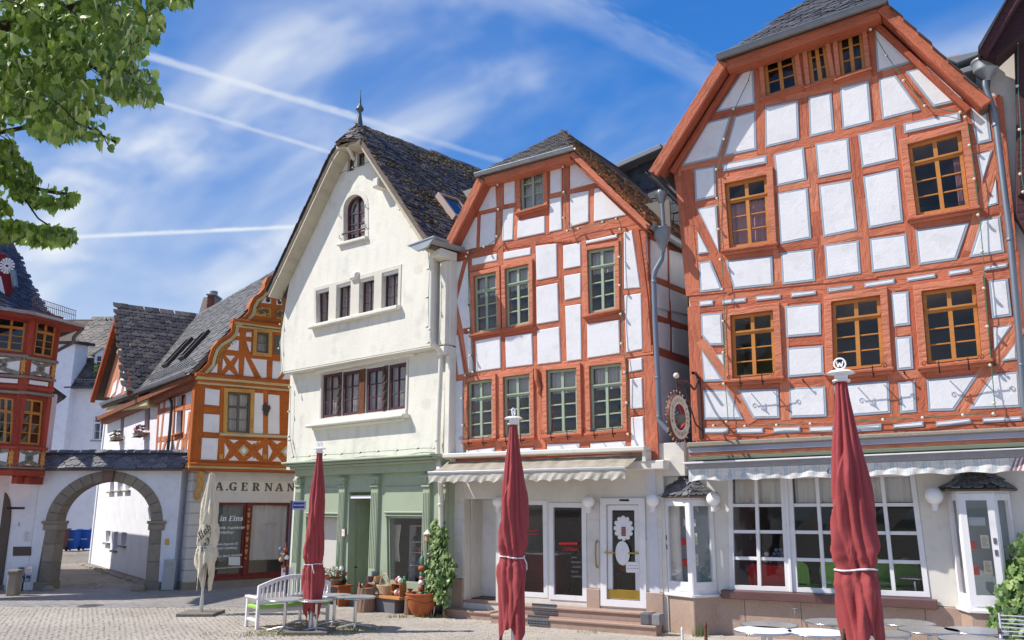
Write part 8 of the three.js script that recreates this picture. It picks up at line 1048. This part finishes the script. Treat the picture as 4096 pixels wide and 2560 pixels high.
// flowers before the left shop window
{srand(141);const b=wW('A7',415,1160,0.3),t=thing('flower_basket','brown basket of small white flowers on a ledge behind the parasol','flower basket',V3(b.x,0.5,b.z),-WHT.a);mesh('basket',lathe([[0,0],[0.13,0],[0.17,0.16],[0.18,0.17],[0.15,0.17],[0,0.14]],20).scale(1.5,1,1),mat('#9a6a48',{map:T.bark}),t);mesh('basket',lathe([[0,0],[0.09,0],[0.12,0.12],[0.125,0.13],[0,0.1]],18,[0.32,-0.02,0.12]),mat('#8a7355',{map:T.bark}),t);const gs=[],fl=[];for(let i=0;i<160;i++){const x=rr(-0.26,0.24),z=rr(-0.15,0.15),y=0.16+Math.abs(rr(-0.05,0.22));gs.push(new THREE.PlaneGeometry(0.05,0.03).rotateX(rr(0,6)).rotateY(rr(0,6)).translate(x,y - 0.03,z));if(i % 2)fl.push(ball([x,y,z],0.016,6,5));}mesh('leaves',gs,leafM[0],t).userData.kind='stuff';mesh('flowers',fl,clay.white,t).userData.kind='stuff';const ld=tag(mesh('window_shelf',[box(-0.4,0.55,0.44,0.478,-0.25,0.2,0.005),box(-0.38,-0.34,0,0.44,-0.2,0.15),box(0.48,0.52,0,0.44,-0.2,0.15)],mat('#a8582f',{map:T.wood})),'low wooden shelf carrying the flower basket','shelf');ld.position.set(b.x,0,b.z);ld.rotation.y=-WHT.a;
const h=wW('A7',488,1050,0.14),k=thing('hanging_pots','cluster of plum and green pots hung on the pilaster with the red number','pot',h);[['plum',-0.12,-0.06],['tan',0,-0.1],['red',0.1,0.06],['green',0.05,0.05],['rose',-0.06,0.1],['white',0.02,0.16],['black',0.1,-0.12]].forEach(([c,x,y],i)=>mesh('pot',lathe(jug(0.065,i % 2?0:3),14,[x,y,0.02]),clay[c],k));mesh('cord',rod([0,0,0],[0,0.4,-0.02],0.006),clay.tan,k);}
// pottery shelves inside the window
{srand(151);const F=(x,y,w)=>WHT.uv(q1('C5',x,y),w),w=-0.75,a=F(140,400,w),b=F(420,400,w),ys=[180,405,555,740].map((y)=>F(200,y,w)[1]),t=WHT.thing('pottery_shelf','white shelf unit of coloured pottery inside the shop window','shelf');ys.forEach((y)=>mesh('shelf_board',box(a[0],b[0],y - 0.02,y,w - 0.2,w,0.003),M.whitePaint,t));mesh('upright',[box(a[0]- 0.02,a[0],0.3,ys[0],w - 0.2,w),box(b[0],b[0]+0.02,0.3,ys[0],w - 0.2,w)],M.whitePaint,t);
const kinds=[[1,'navy',0.07,0,4,'dark blue jug on the upper shelf in the pottery window'],[2,'rose',0.06,0,4,'reddish clay jar on the middle pottery shelf'],[3,'teal',0.07,1,4,'teal glazed goblet on the lower pottery shelf']];for(const[r,c,s,k,n,l]of kinds)for(let i=0;i<n;i++){const u=lerp(a[0]+0.1,b[0]- 0.1,i /(n - 1));pot(WHT.world(u,ys[r]+0.001,w - 0.1),s*rr(0.85,1.15),(k+(i % 2)*2)% 4===3?0:k,clay[c],l,'pots on the shop shelves');}
const n=WHT.thing('fishing_net','beige net with dried shells hanging inside the shop window','net');const A=F(-110,250,-0.3);mesh('net',[...Array(7)].map((_,i)=>tube([[A[0]+i*0.05,1.9,-0.3],[A[0]+0.05+i*0.035,1.4,-0.28],[A[0]+i*0.05,1.05,-0.3]],0.016,14,5)),clay.cream,n);mesh('hook',rod([A[0]+0.15,1.9,-0.3],[A[0]+0.15,2.1,-0.3],0.01),M.iron,n);}
// ================= wheelie bins in the alley =================
function bin(P,h,m,label,text,turn){const t=thing('wheelie_bin',label,'bin',P,turn,text?'blue bins in the alley':null),k=h / 1.1;mesh('bin_body',(()=>{const pos=[],uv=[],lo=[[-0.22,-0.24],[0.22,-0.24],[0.22,0.24],[-0.22,0.24]],hi=[[-0.29,-0.34],[0.29,-0.34],[0.29,0.34],[-0.29,0.34]];for(let i=0;i<4;i++){const j=(i+1)% 4,A=[lo[i][0]*k,0.08*k,lo[i][1]*k],B=[lo[j][0]*k,0.08*k,lo[j][1]*k],C=[hi[j][0]*k,0.96*k,hi[j][1]*k],D=[hi[i][0]*k,0.96*k,hi[i][1]*k];pos.push(...B,...A,...D,...B,...D,...C);uv.push(1,0,0,0,0,1,1,0,0,1,1,1);}return fromTris(pos,uv);})(),m,t);mesh('lid',[prism([[-0.31,-0.36],[0.31,-0.36],[0.31,0.38],[-0.31,0.38]].map(([a,b])=>[a*k,b*k]),0.97*k,1.05*k,0.03*k).rotateX(-Math.PI / 2),box(-0.28*k,0.28*k,1.0*k,1.05*k,-0.42*k,-0.36*k,0.01)],m,t);for(const s of[-1,1])mesh('wheel',rod([s*0.2*k,0.1*k,-0.26*k],[s*0.26*k,0.1*k,-0.26*k],0.1*k,0.1*k,16),M.black,t);if(text)sheet([[-0.2*k,0.62*k],[0.2*k,0.62*k],[0.2*k,0.5*k],[-0.2*k,0.5*k]],0.33*k,t,'lettering',printMat(128,40,(g)=>{g.fillStyle='#e8ecf4';g.font='bold italic 30px sans-serif';g.fillText('Altpapier',4,30);},{transparent:true}));return t;}
{const bl=mat('#2457a8',{roughness:0.45});bin(G(...q1('A2',432,972)),1.2,bl,'blue paper bin with pale lettering beside the brown bin','Altpapier',0);bin(G(...q1('A2',515,968)),1.2,bl,'blue paper bin with pale lettering beside the dark bin','Altpapier',0.03);bin(G(...q1('A2',352,976)),1.25,mat('#6b4438',{roughness:0.5}),'brown organic waste bin next to the blue bins',null,-0.05);bin(G(...q1('A2',586,965)),1.25,mat('#3a3a42',{roughness:0.5}),'dark grey waste bin next to the blue bins',null,0);}
// ================= things by the gate =================
{const P=G(...q1('A2',1010,1212)),t=thing('leaning_board','tall grey board with stickers leaning at the stone gate pier','board',V3(P.x,0,P.z),0);mesh('board',box(-0.17,0.17,0,0.85,-0.05,0.03,0.02).rotateX(-0.06),plast('#b5b3b0',T.stained,0.004),t);mesh('sticker',box(-0.05,0.05,0.4,0.55,0.0,0.012).rotateX(-0.03),mat('#6f6a66'),t);
const a=G(...q1('A2',75,1242)),b=thing('stone_pillar','short weathered stone pillar by the doorstep of the red house','pillar',a);mesh('shaft',box(-0.13,0.13,0,0.58,-0.12,0.12,0.03),M.stone,b);mesh('cap',box(-0.15,0.15,0.56,0.66,-0.14,0.14,0.03),M.stoneB,b);
const c=G(...q1('A2',132,1215)),d=thing('info_sign','small stand of blue and white information plates near the doorstep','sign',c);mesh('post',rod([0,0,0],[0,0.5,0],0.025),M.iron,d);const info=(bg,fg)=>printMat(96,96,(g)=>{g.fillStyle=bg;g.fillRect(0,0,96,96);g.strokeStyle=fg;g.lineWidth=4;g.strokeRect(5,5,86,86);g.fillStyle=fg;g.font='bold 30px sans-serif';g.fillText('S',12,38);for(let y=50;y<86;y+=12)g.fillRect(14,y,60,5);});[[-0.17,0.46,'#25405a','#dfe6ea'],[0.06,0.5,'#e8e2da','#b02030'],[-0.14,0.24,'#25405a','#dfe6ea'],[0.04,0.24,'#25405a','#dfe6ea']].forEach(([x,y,bg,fg])=>{const p=mesh('plate',box(x,x+0.2,y,y+0.2,0.03,0.04),mat('#c9ccd0'),d);sheet([[x,y+0.2],[x+0.2,y+0.2],[x+0.2,y],[x,y]],0.043,p,'lettering',info(bg,fg));});}
// ================= lettering on the corner shop =================
{const F=(...a)=>ORG.P(Q('A4',...a),-0.02),put=(q,w,h,draw,label)=>{const s=sheet(q,0.0,scene,'window_lettering',printMat(w,h,draw,{transparent:true,side:THREE.DoubleSide}));s.position.copy(ORG.o);s.rotation.y=-ORG.a;tag(s,label,'lettering');};
put(F(250,700,660,700,650,1240,235,1270),400,520,(g)=>{g.fillStyle='#f2f0ee';const c=(s,x,y,z)=>{g.font=`italic bold ${z}px serif`;g.fillText(s,x,y);};c('3 in Eins',105,72,62);c('Kosmetik, Nageldesign',82,140,27);c('Fußpflege',150,180,27);c('Fleischgasse 32',122,282,27);c('65549 Limburg',120,318,27);c('Telefon: 06431-9443600',82,386,25);c('Termine nach Vereinbarung',66,488,22);},'white italic shop lettering with address and telephone number on dark glass');
put(F(790,780,1010,780,1010,830,790,830),220,50,(g)=>{g.fillStyle='rgba(150,140,132,.8)';g.font='34px serif';g.fillText('SOTHYS',22,38);},'faint grey lettering on the pale half of the shop window');
const pn=tag(mesh('paper_notice',prism(F(500,1112,608,1110,606,1190,498,1188),-0.03,-0.028),mat('#e2e6d8')),'square paper notice stuck in the dark shop window','notice');pn.position.copy(ORG.o);pn.rotation.y=-ORG.a;}
// ================= hanging oval sign =================
{
const base=BIG.uv(q1('C3',1200,600),0.02),W=1.05,t=BIG.thing('hanging_sign','round cream ring sign with brown lettering and kettle on a curled iron bracket','sign'),c0=BIG.uv(q1('C3',868,772),W),u=base[0],vc=c0[1],R=0.42,r=0.235;
const toP=new THREE.Matrix4().makeBasis(V3(0,0,-1),V3(0,1,0),V3(1,0,0)),circ=(rad,n=40)=>[...Array(n)].map((_,i)=>[rad*Math.cos(i / n*6.2832),rad*Math.sin(i / n*6.2832)]),cx=c0[0];
const fix=(g)=>{const h=g.clone();h.rotateY(Math.PI / 2 - 0.14);return h.translate(cx,vc,W);};
const ringM=mat('#6a4030',{roughness:0.6,metalness:0.2}),pm=printMat(512,512,(g)=>{g.fillStyle='#dccbb2';g.fillRect(0,0,512,512);g.translate(256,256);g.fillStyle='#5f3a30';const word=(s,mid0,sp,rad,flip,f)=>{g.font=f;[...s].forEach((ch,i)=>{g.save();const a=mid0+(i -(s.length - 1)/ 2)*sp*(flip?-1:1);g.rotate(a);g.translate(0,flip?rad:-rad);g.textAlign='center';g.fillText(ch,0,flip?18:20);g.restore();});};word('Konditorei Café',0,0.262,198,false,'bold 62px serif');word('KOSMOL',0,0.27,198,true,'bold 62px serif');g.beginPath();g.arc(-188,82,6,0,7);g.arc(188,82,6,0,7);g.fill();g.strokeStyle='#7a3a30';g.lineWidth=5;g.beginPath();g.arc(0,0,250,0,7);g.stroke();g.beginPath();g.arc(0,0,144,0,7);g.stroke();});
mesh('ring',[fix(prism(circ(R),-0.035,0.035,0.008,[circ(r)]))],ringM,t);const disc=(z,m)=>fix(prism(circ(R*0.985),z - 0.001,z,0,[circ(r*1.03)],(x,y)=>[0.5+x / R / 2,0.5+y / R / 2]));mesh('lettering',disc(0.038),pm,t);
mesh('red_lining',fix(prism(circ(r*1.02),-0.03,0.03,0,[circ(r*0.985)])),mat('#b0202a'),t);
mesh('beads',[...Array(24)].map((_,i)=>{const a=i / 24*6.2832;return fix(merged([ball([(R+0.07)*Math.cos(a),(R+0.07)*Math.sin(a),0],0.019,8,6),rod([R*Math.cos(a),R*Math.sin(a),0],[(R+0.06)*Math.cos(a),(R+0.06)*Math.sin(a),0],0.006,0.006,5)]));}),mat('#b08a72',{roughness:0.4,metalness:0.4}),t);
const km=mat('#6f6d68',{metalness:0.7,roughness:0.35});mesh('kettle',[lathe([[0,-0.11],[0.07,-0.11],[0.12,-0.07],[0.13,0.03],[0.12,0.05],[0.135,0.055],[0.135,0.065],[0.06,0.09],[0.02,0.1],[0.02,0.12],[0,0.125]],22,[cx,vc - 0.02,W]),...[1].map(()=>fix(tube([...Array(11)].map((_,i)=>[0.12*Math.cos(Math.PI*i / 10),0.04+0.17*Math.sin(Math.PI*i / 10),0]),0.008,20,5)))],km,t);mesh('kettle_wire',rod([cx,vc+0.18,W],[cx,vc+r,W],0.004),M.iron,t);
const L=(x,y,w)=>[...BIG.uv(q1('C3',x,y),w),w],br=M.ironBrown,bu=BIG.uv(q1('C3',1195,150),0.05)[0],v0=BIG.uv(q1('C3',1200,1120),0.05)[1],v1=BIG.uv(q1('C3',1195,110),0.05)[1];
mesh('bracket',[box(bu - 0.04,bu+0.04,v0,v1,0.0,0.06,0.01),tube([[bu,v1 - 0.05,0.06],[lerp(bu,cx,0.2),v1 - 0.28,0.25],[lerp(bu,cx,0.5),v1 - 0.16,0.6],[lerp(bu,cx,0.9),v1 - 0.2,0.95],[cx,vc+R+0.22,W]],0.022,40,8),tube([[cx,vc+R+0.2,W - 0.05],[lerp(bu,cx,0.6),vc+R+0.12,0.7],[lerp(bu,cx,0.2),vc - 0.05,0.3],[bu,v0+0.18,0.06]],0.016,40,8),rod([cx,vc+R,W],[cx,vc+R+0.3,W],0.014),tube([[bu,v1,0.06],[bu,v1+0.05,0.2],[bu - 0.02,v1+0.04,0.32]],0.03,10,8)],br,t);mesh('bracket_ball',ball([cx,vc+R+0.36,W],0.055,16,12),clay.cream,t);
}
// ================= inside the café =================
{
const at=(k,x,w,v=0.43)=>{const p=BIG.uv(q1(k,x,1100),w);return BIG.world(p[0],v,w);},a1=at('B8',1035,-0.95),t=thing('cafe_table','cafe table under a red cloth inside the large window','table',a1,-BIG.a);mesh('cloth',[prism([[-0.4,0.0],[0.4,0.0],[0.36,0.42],[-0.36,0.42]].map(([x,y])=>[x,0.4+y]),-0.33,0.33,0.02)],mat('#a81d22',{map:T.cloth,roughness:0.8}),t);mesh('leg',[rod([0,0,0],[0,0.4,0],0.05)],M.iron,t);
const gc=mat('#6fae3a',{roughness:0.5});const chair=(P,turn,l)=>{const c=thing('cafe_chair',l,'chair',P,turn,'green chairs inside the cafe');mesh('backrest',tube([[-0.22,0.45,-0.2],[-0.24,0.8,-0.24],[0,0.95,-0.27],[0.24,0.8,-0.24],[0.22,0.45,-0.2]],0.035,24,6).scale(1,1,1),gc,c);mesh('back_panel',prism([[-0.22,0.5],[0.22,0.5],[0.24,0.8],[0,0.94],[-0.24,0.8]],-0.24,-0.21,0.008),gc,c);mesh('seat',box(-0.23,0.23,0.42,0.47,-0.22,0.22,0.015),gc,c);for(const[x,z]of[[-1,-1],[1,-1],[-1,1],[1,1]])mesh('leg',rod([x*0.2,0,z*0.19],[x*0.19,0.42,z*0.18],0.014),M.steel,c);};
chair(at('B8',1275,-0.9),-BIG.a+2.6,'green cafe chair next to the red-clothed table behind the glass');chair(at('B8',1475,-0.9),-BIG.a+3.4,'green cafe chair behind the parasol inside the window');chair(at('C1',500,-1.0),-BIG.a+0.5,'green cafe chair turned to the small indoor table');chair(at('C1',620,-1.4),-BIG.a+3.6,'green cafe chair pushed under the small indoor table');
bistro(at('C1',720,-0.8),0.68,0.7,'round indoor cafe table inside the last window pane',topGrey,1,null);bistro(at('C1',780,-1.7),0.72,0.7,'round indoor cafe table further back behind the glass',topM,2,null);
const cake=at('B8',1095,-0.95,1.252),cs=thing('sweets_pyramid','pyramid of blue-grey sweets standing on the red tablecloth','sweets',cake);for(let l=0;l<4;l++)for(let i=0;i<5 - l;i++)mesh('sweet',ball([(i -(4 - l)/ 2)*0.085,0.04+l*0.07,0],0.042,10,8),clay.blue,cs);const mr=at('B8',1000,-0.9,1.252),ms=thing('meringues','two cream meringue balls standing on the red tablecloth','sweets',mr);mesh('meringue',ball([0,0.06,0],0.06),clay.cream,ms);mesh('meringue',ball([0.02,0.17,0],0.05),clay.cream,ms);
const cnt=thing('shop_counter','dark red counter inside the shop doors','counter',GRN.world(GRN.uv(q1('B3',900,1000),-1.5)[0],0.36,-1.6),-GRN.a);mesh('counter_body',box(-0.9,0.5,0,0.9,-0.3,0.3,0.02),mat('#8a2a24',{map:T.wood}),cnt);mesh('counter_top',box(-0.95,0.55,0.9,0.94,-0.34,0.34,0.01),mat('#d8d2c8'),cnt);
srand(161);const pl=thing('pot_plant','leafy green pot plant inside the door with the notice','plant',GRN.world(GRN.uv(q1('B3',1550,900),-0.7)[0],1.0,-0.7),0),gs=[];for(let i=0;i<120;i++)gs.push(new THREE.PlaneGeometry(0.12,0.06).rotateX(rr(0,6)).rotateY(rr(0,6)).translate(rr(-0.35,0.35),0.3+rr(-0.12,0.16),rr(-0.1,0.1)));mesh('foliage',gs,leafM[1],pl).userData.kind='stuff';mesh('pot',lathe(jug(0.13,3),18),clay.red,pl);const st=tag(mesh('plant_stand',[box(-0.2,0.2,0.6,0.64,-0.15,0.15),...[[-0.17,-0.12],[0.17,-0.12],[-0.17,0.12],[0.17,0.12]].map(([x,z])=>box(x - 0.02,x+0.02,0,0.6,z - 0.02,z+0.02))],mat('#6b3a28',{map:T.wood})),'brown wooden stand under the pot plant behind the door','stand');st.position.copy(pl.position).setY(0.36);
}
{const p=(x)=>GRN.world(GRN.uv(q1('B3',x,1370),0.45)[0],0.182,0.45);[[1735,'dark grey speaker-sized block on the lower stone step'],[1792,'pale grey block beside the dark one on the lower stone step']].forEach(([x,l],i)=>{const o=tag(mesh('step_block',box(-0.12,0.12,0,0.2,-0.12,0.12,0.015),mat(i?'#9a9ca2':'#6f7178',{map:T.granite})),l,'block');o.position.copy(p(x));o.rotation.y=-GRN.a;});}
{const q=BIG.uv(q1('B8',1200,1300),-0.12),t=thing('wall_tap','small water tap on the granite plinth below the cafe window','tap',BIG.world(q[0],q[1],-0.14),-BIG.a);mesh('tap_body',[rod([0,0,0],[0,0,0.1],0.014),rod([0,0,0.1],[0,-0.06,0.12],0.013)],M.steel,t);mesh('tap_handle',box(-0.04,0.04,0.02,0.035,0.05,0.07),M.steel,t);}
// ================= lime tree reaching in from outside the frame =================
{
srand(211);
const t=thing('lime_tree','leafy green lime tree whose branches hang across the corner of the sky','tree',V3(-5.2,0,-4.6));
const O=t.position,bm=mat('#5a4a3c',{map:T.bark,bumpMap:T.bark,bumpScale:0.02,roughness:1});
const regions=[Q('A8',-300,-400,560,-500,1150,-200,1160,5,1040,20,960,40,985,150,935,250,850,260,900,350,940,450,955,590,900,620,800,610,690,570,590,540,620,620,680,655,600,700,650,770,735,850,670,895,600,870,470,820,350,850,200,800,170,760,90,790,-300,830),Q('A8',-300,850,80,840,110,940,190,990,205,1060,300,1090,470,1165,470,1225,400,1235,330,1255,240,1240,90,1180,60,1300,-300,1300),Q('A8',-300,1315,100,1335,200,1350,440,1380,455,1440,425,1468,200,1465,60,1440,-300,1500)];
const leaf=(s,b)=>{const o=[[0,0],[0.26,-0.12],[0.46,0.02],[0.5,0.3],[0.4,0.48],[0.36,0.68],[0.16,0.84],[0,1.15],[-0.14,0.86],[-0.36,0.68],[-0.42,0.46],[-0.5,0.28],[-0.46,0.02],[-0.26,-0.12]],z=(x,y)=>b*(x*x*1.2 - 0.25*y*y),pos=[],uv=[];for(let i=0;i<o.length;i++){const A=o[i],B=o[(i+1)% o.length];for(const[x,y]of[[0,0.42],A,B]){pos.push(x*s,-y*s,z(x,y)*s);uv.push(x+0.5,y);}}return fromTris(pos,uv);};
const bract=(s)=>fromTris([-0.12*s,0,0,0.12*s,0,0,0,-1*s,0.05*s,-0.12*s,0,0,0,-1*s,0.05*s,-0.14*s,-0.5*s,0],[0,0,1,0,0.5,1,0,0,0.5,1,0,0.5]);
const lm=['#93ae44','#adc452','#7a9638','#c0d26c','#688630'].map((c)=>new THREE.MeshPhysicalMaterial({color:rgb(c),roughness:0.55,transmission:0.6,thickness:0,side:THREE.DoubleSide}));lm.push(new THREE.MeshPhysicalMaterial({color:rgb('#cdd292'),roughness:0.7,transmission:0.4,thickness:0,side:THREE.DoubleSide}));
const G0=[leaf(0.045,0.5),leaf(0.056,0.9),leaf(0.066,0.3),leaf(0.05,-0.6)],GB=bract(0.075),list=[];
const add=(P,br)=>{const q=new THREE.Quaternion().setFromEuler(new THREE.Euler(rr(-0.9,0.9),rr(0,6.28),rr(-0.7,0.7)));list.push({p:P.sub(O),q,b:br,k:Math.floor(rnd()*4),m:br?5:Math.floor(rnd()*4.999),key:rnd()});};
regions.forEach((R,ri)=>{
const xs=R.map((p)=>p[0]),ys=R.map((p)=>p[1]),x0=Math.min(...xs),x1=Math.max(...xs),y0=Math.max(-330,Math.min(...ys)),y1=Math.max(...ys),A=(x1 - x0)*(y1 - y0),n=Math.round(A /(ri?52:46));
for(let i=0;i<n;i++){const x=rr(x0,x1),y=rr(y0,y1);if(!inPoly(R,x,y))continue;const gap=fbm(x / 95+ri*9,y / 95,3);if(gap<(ri?0.36:0.41)&&rnd()<0.9)continue;const d=ri?rr(5.2,6.0):rr(4.4,6.6);add(atDepth(x,y,d),rnd()<0.2&&ri===0);}
});
// rest of the crown, above and beside the picture
for(let i=0;i<7000;i++){let x,y,z;do{x=rr(-1,1);y=rr(-1,1);z=rr(-1,1);}while(x*x+y*y+z*z>1||x*x+y*y+z*z<0.25);const P=V3(-5.4+x*3.2,7.6+y*3.2,-4.4+z*3.2),d=P.clone().sub(EYEP).applyAxisAngle(XA,-PITCH);if(d.z<0){const px=CX+FOCAL*d.x / -d.z,py=CY - FOCAL*d.y / -d.z;if(px>-120&&py>-160)continue;}add(P,false);}
list.sort((a,b)=>(b.p.x*1+a.key)-(a.p.x*1+b.key));
const rest=lm.map(()=>[]);list.forEach((l,i)=>{const g=l.b?GB:G0[l.k];if(i<300)share('leaf',g,lm[l.m],t,l.p,l.q);else rest[l.m].push(g.clone().applyMatrix4(new THREE.Matrix4().compose(l.p,l.q,V3(1,1,1))));});
rest.forEach((gs,i)=>{if(gs.length)mesh('crown',gs,lm[i],t).userData.kind='stuff';});
const tw=[];for(let i=0;i<260;i++){const l=list[Math.floor(rnd()*list.length)],p=l.p,q=p.clone().add(V3(rr(-0.28,-0.05),rr(0.02,0.2),rr(-0.12,0.12)));tw.push(tube([q.toArray(),q.clone().lerp(p,0.5).add(V3(0,0.03,0)).toArray(),p.toArray()],0.0035,5,4));}mesh('twigs',tw,bm,t).userData.kind='stuff';
const L=(x,y,d)=>atDepth(...q1('A8',x,y),d).sub(O).toArray();
mesh('trunk',tube([[0,-0.1,0],[0.05,2,0.05],[0,4,0],[0.2,6.5,-0.2],[0.1,8.5,-0.3]],0.2,40,12),bm,t);
const br=(pts,r)=>mesh('branch',tube(pts,r,40,7),bm,t);br([[0,3.6,0],L(-200,700,5.2),L(120,480,5.4),L(480,300,5.5),L(800,180,5.6)],0.035);br([[0,3.2,0],L(-150,850,5.3),L(200,760,5.4),L(380,560,5.5),L(360,700,5.5)],0.016);br([[0,2.9,0],L(-200,1000,5.6),L(60,1080,5.6),L(250,1150,5.6),L(430,1180,5.6)],0.014);br([L(60,1080,5.6),L(160,1220,5.6),L(230,1320,5.6),L(290,1360,5.6)],0.006);br([[0,2.7,0],L(-200,1350,5.7),L(100,1400,5.7),L(400,1410,5.7)],0.012);br([[0,4.4,0],L(-100,200,5),L(250,100,5.3),L(700,-20,5.6)],0.04);br([[0.1,5.5,0],[-1.5,7.5,0.5],[-2.2,8.5,1]],0.06);br([[0.1,6,0],[0.5,8,1.5],[0.8,9,2]],0.05);br([L(250,100,5.3),L(380,300,5.5),L(590,420,5.6),L(860,520,5.6)],0.014);br([L(200,760,5.4),L(400,700,5.5),L(620,820,5.5),L(700,860,5.5)],0.009);
}
renderer.render(scene,camera);
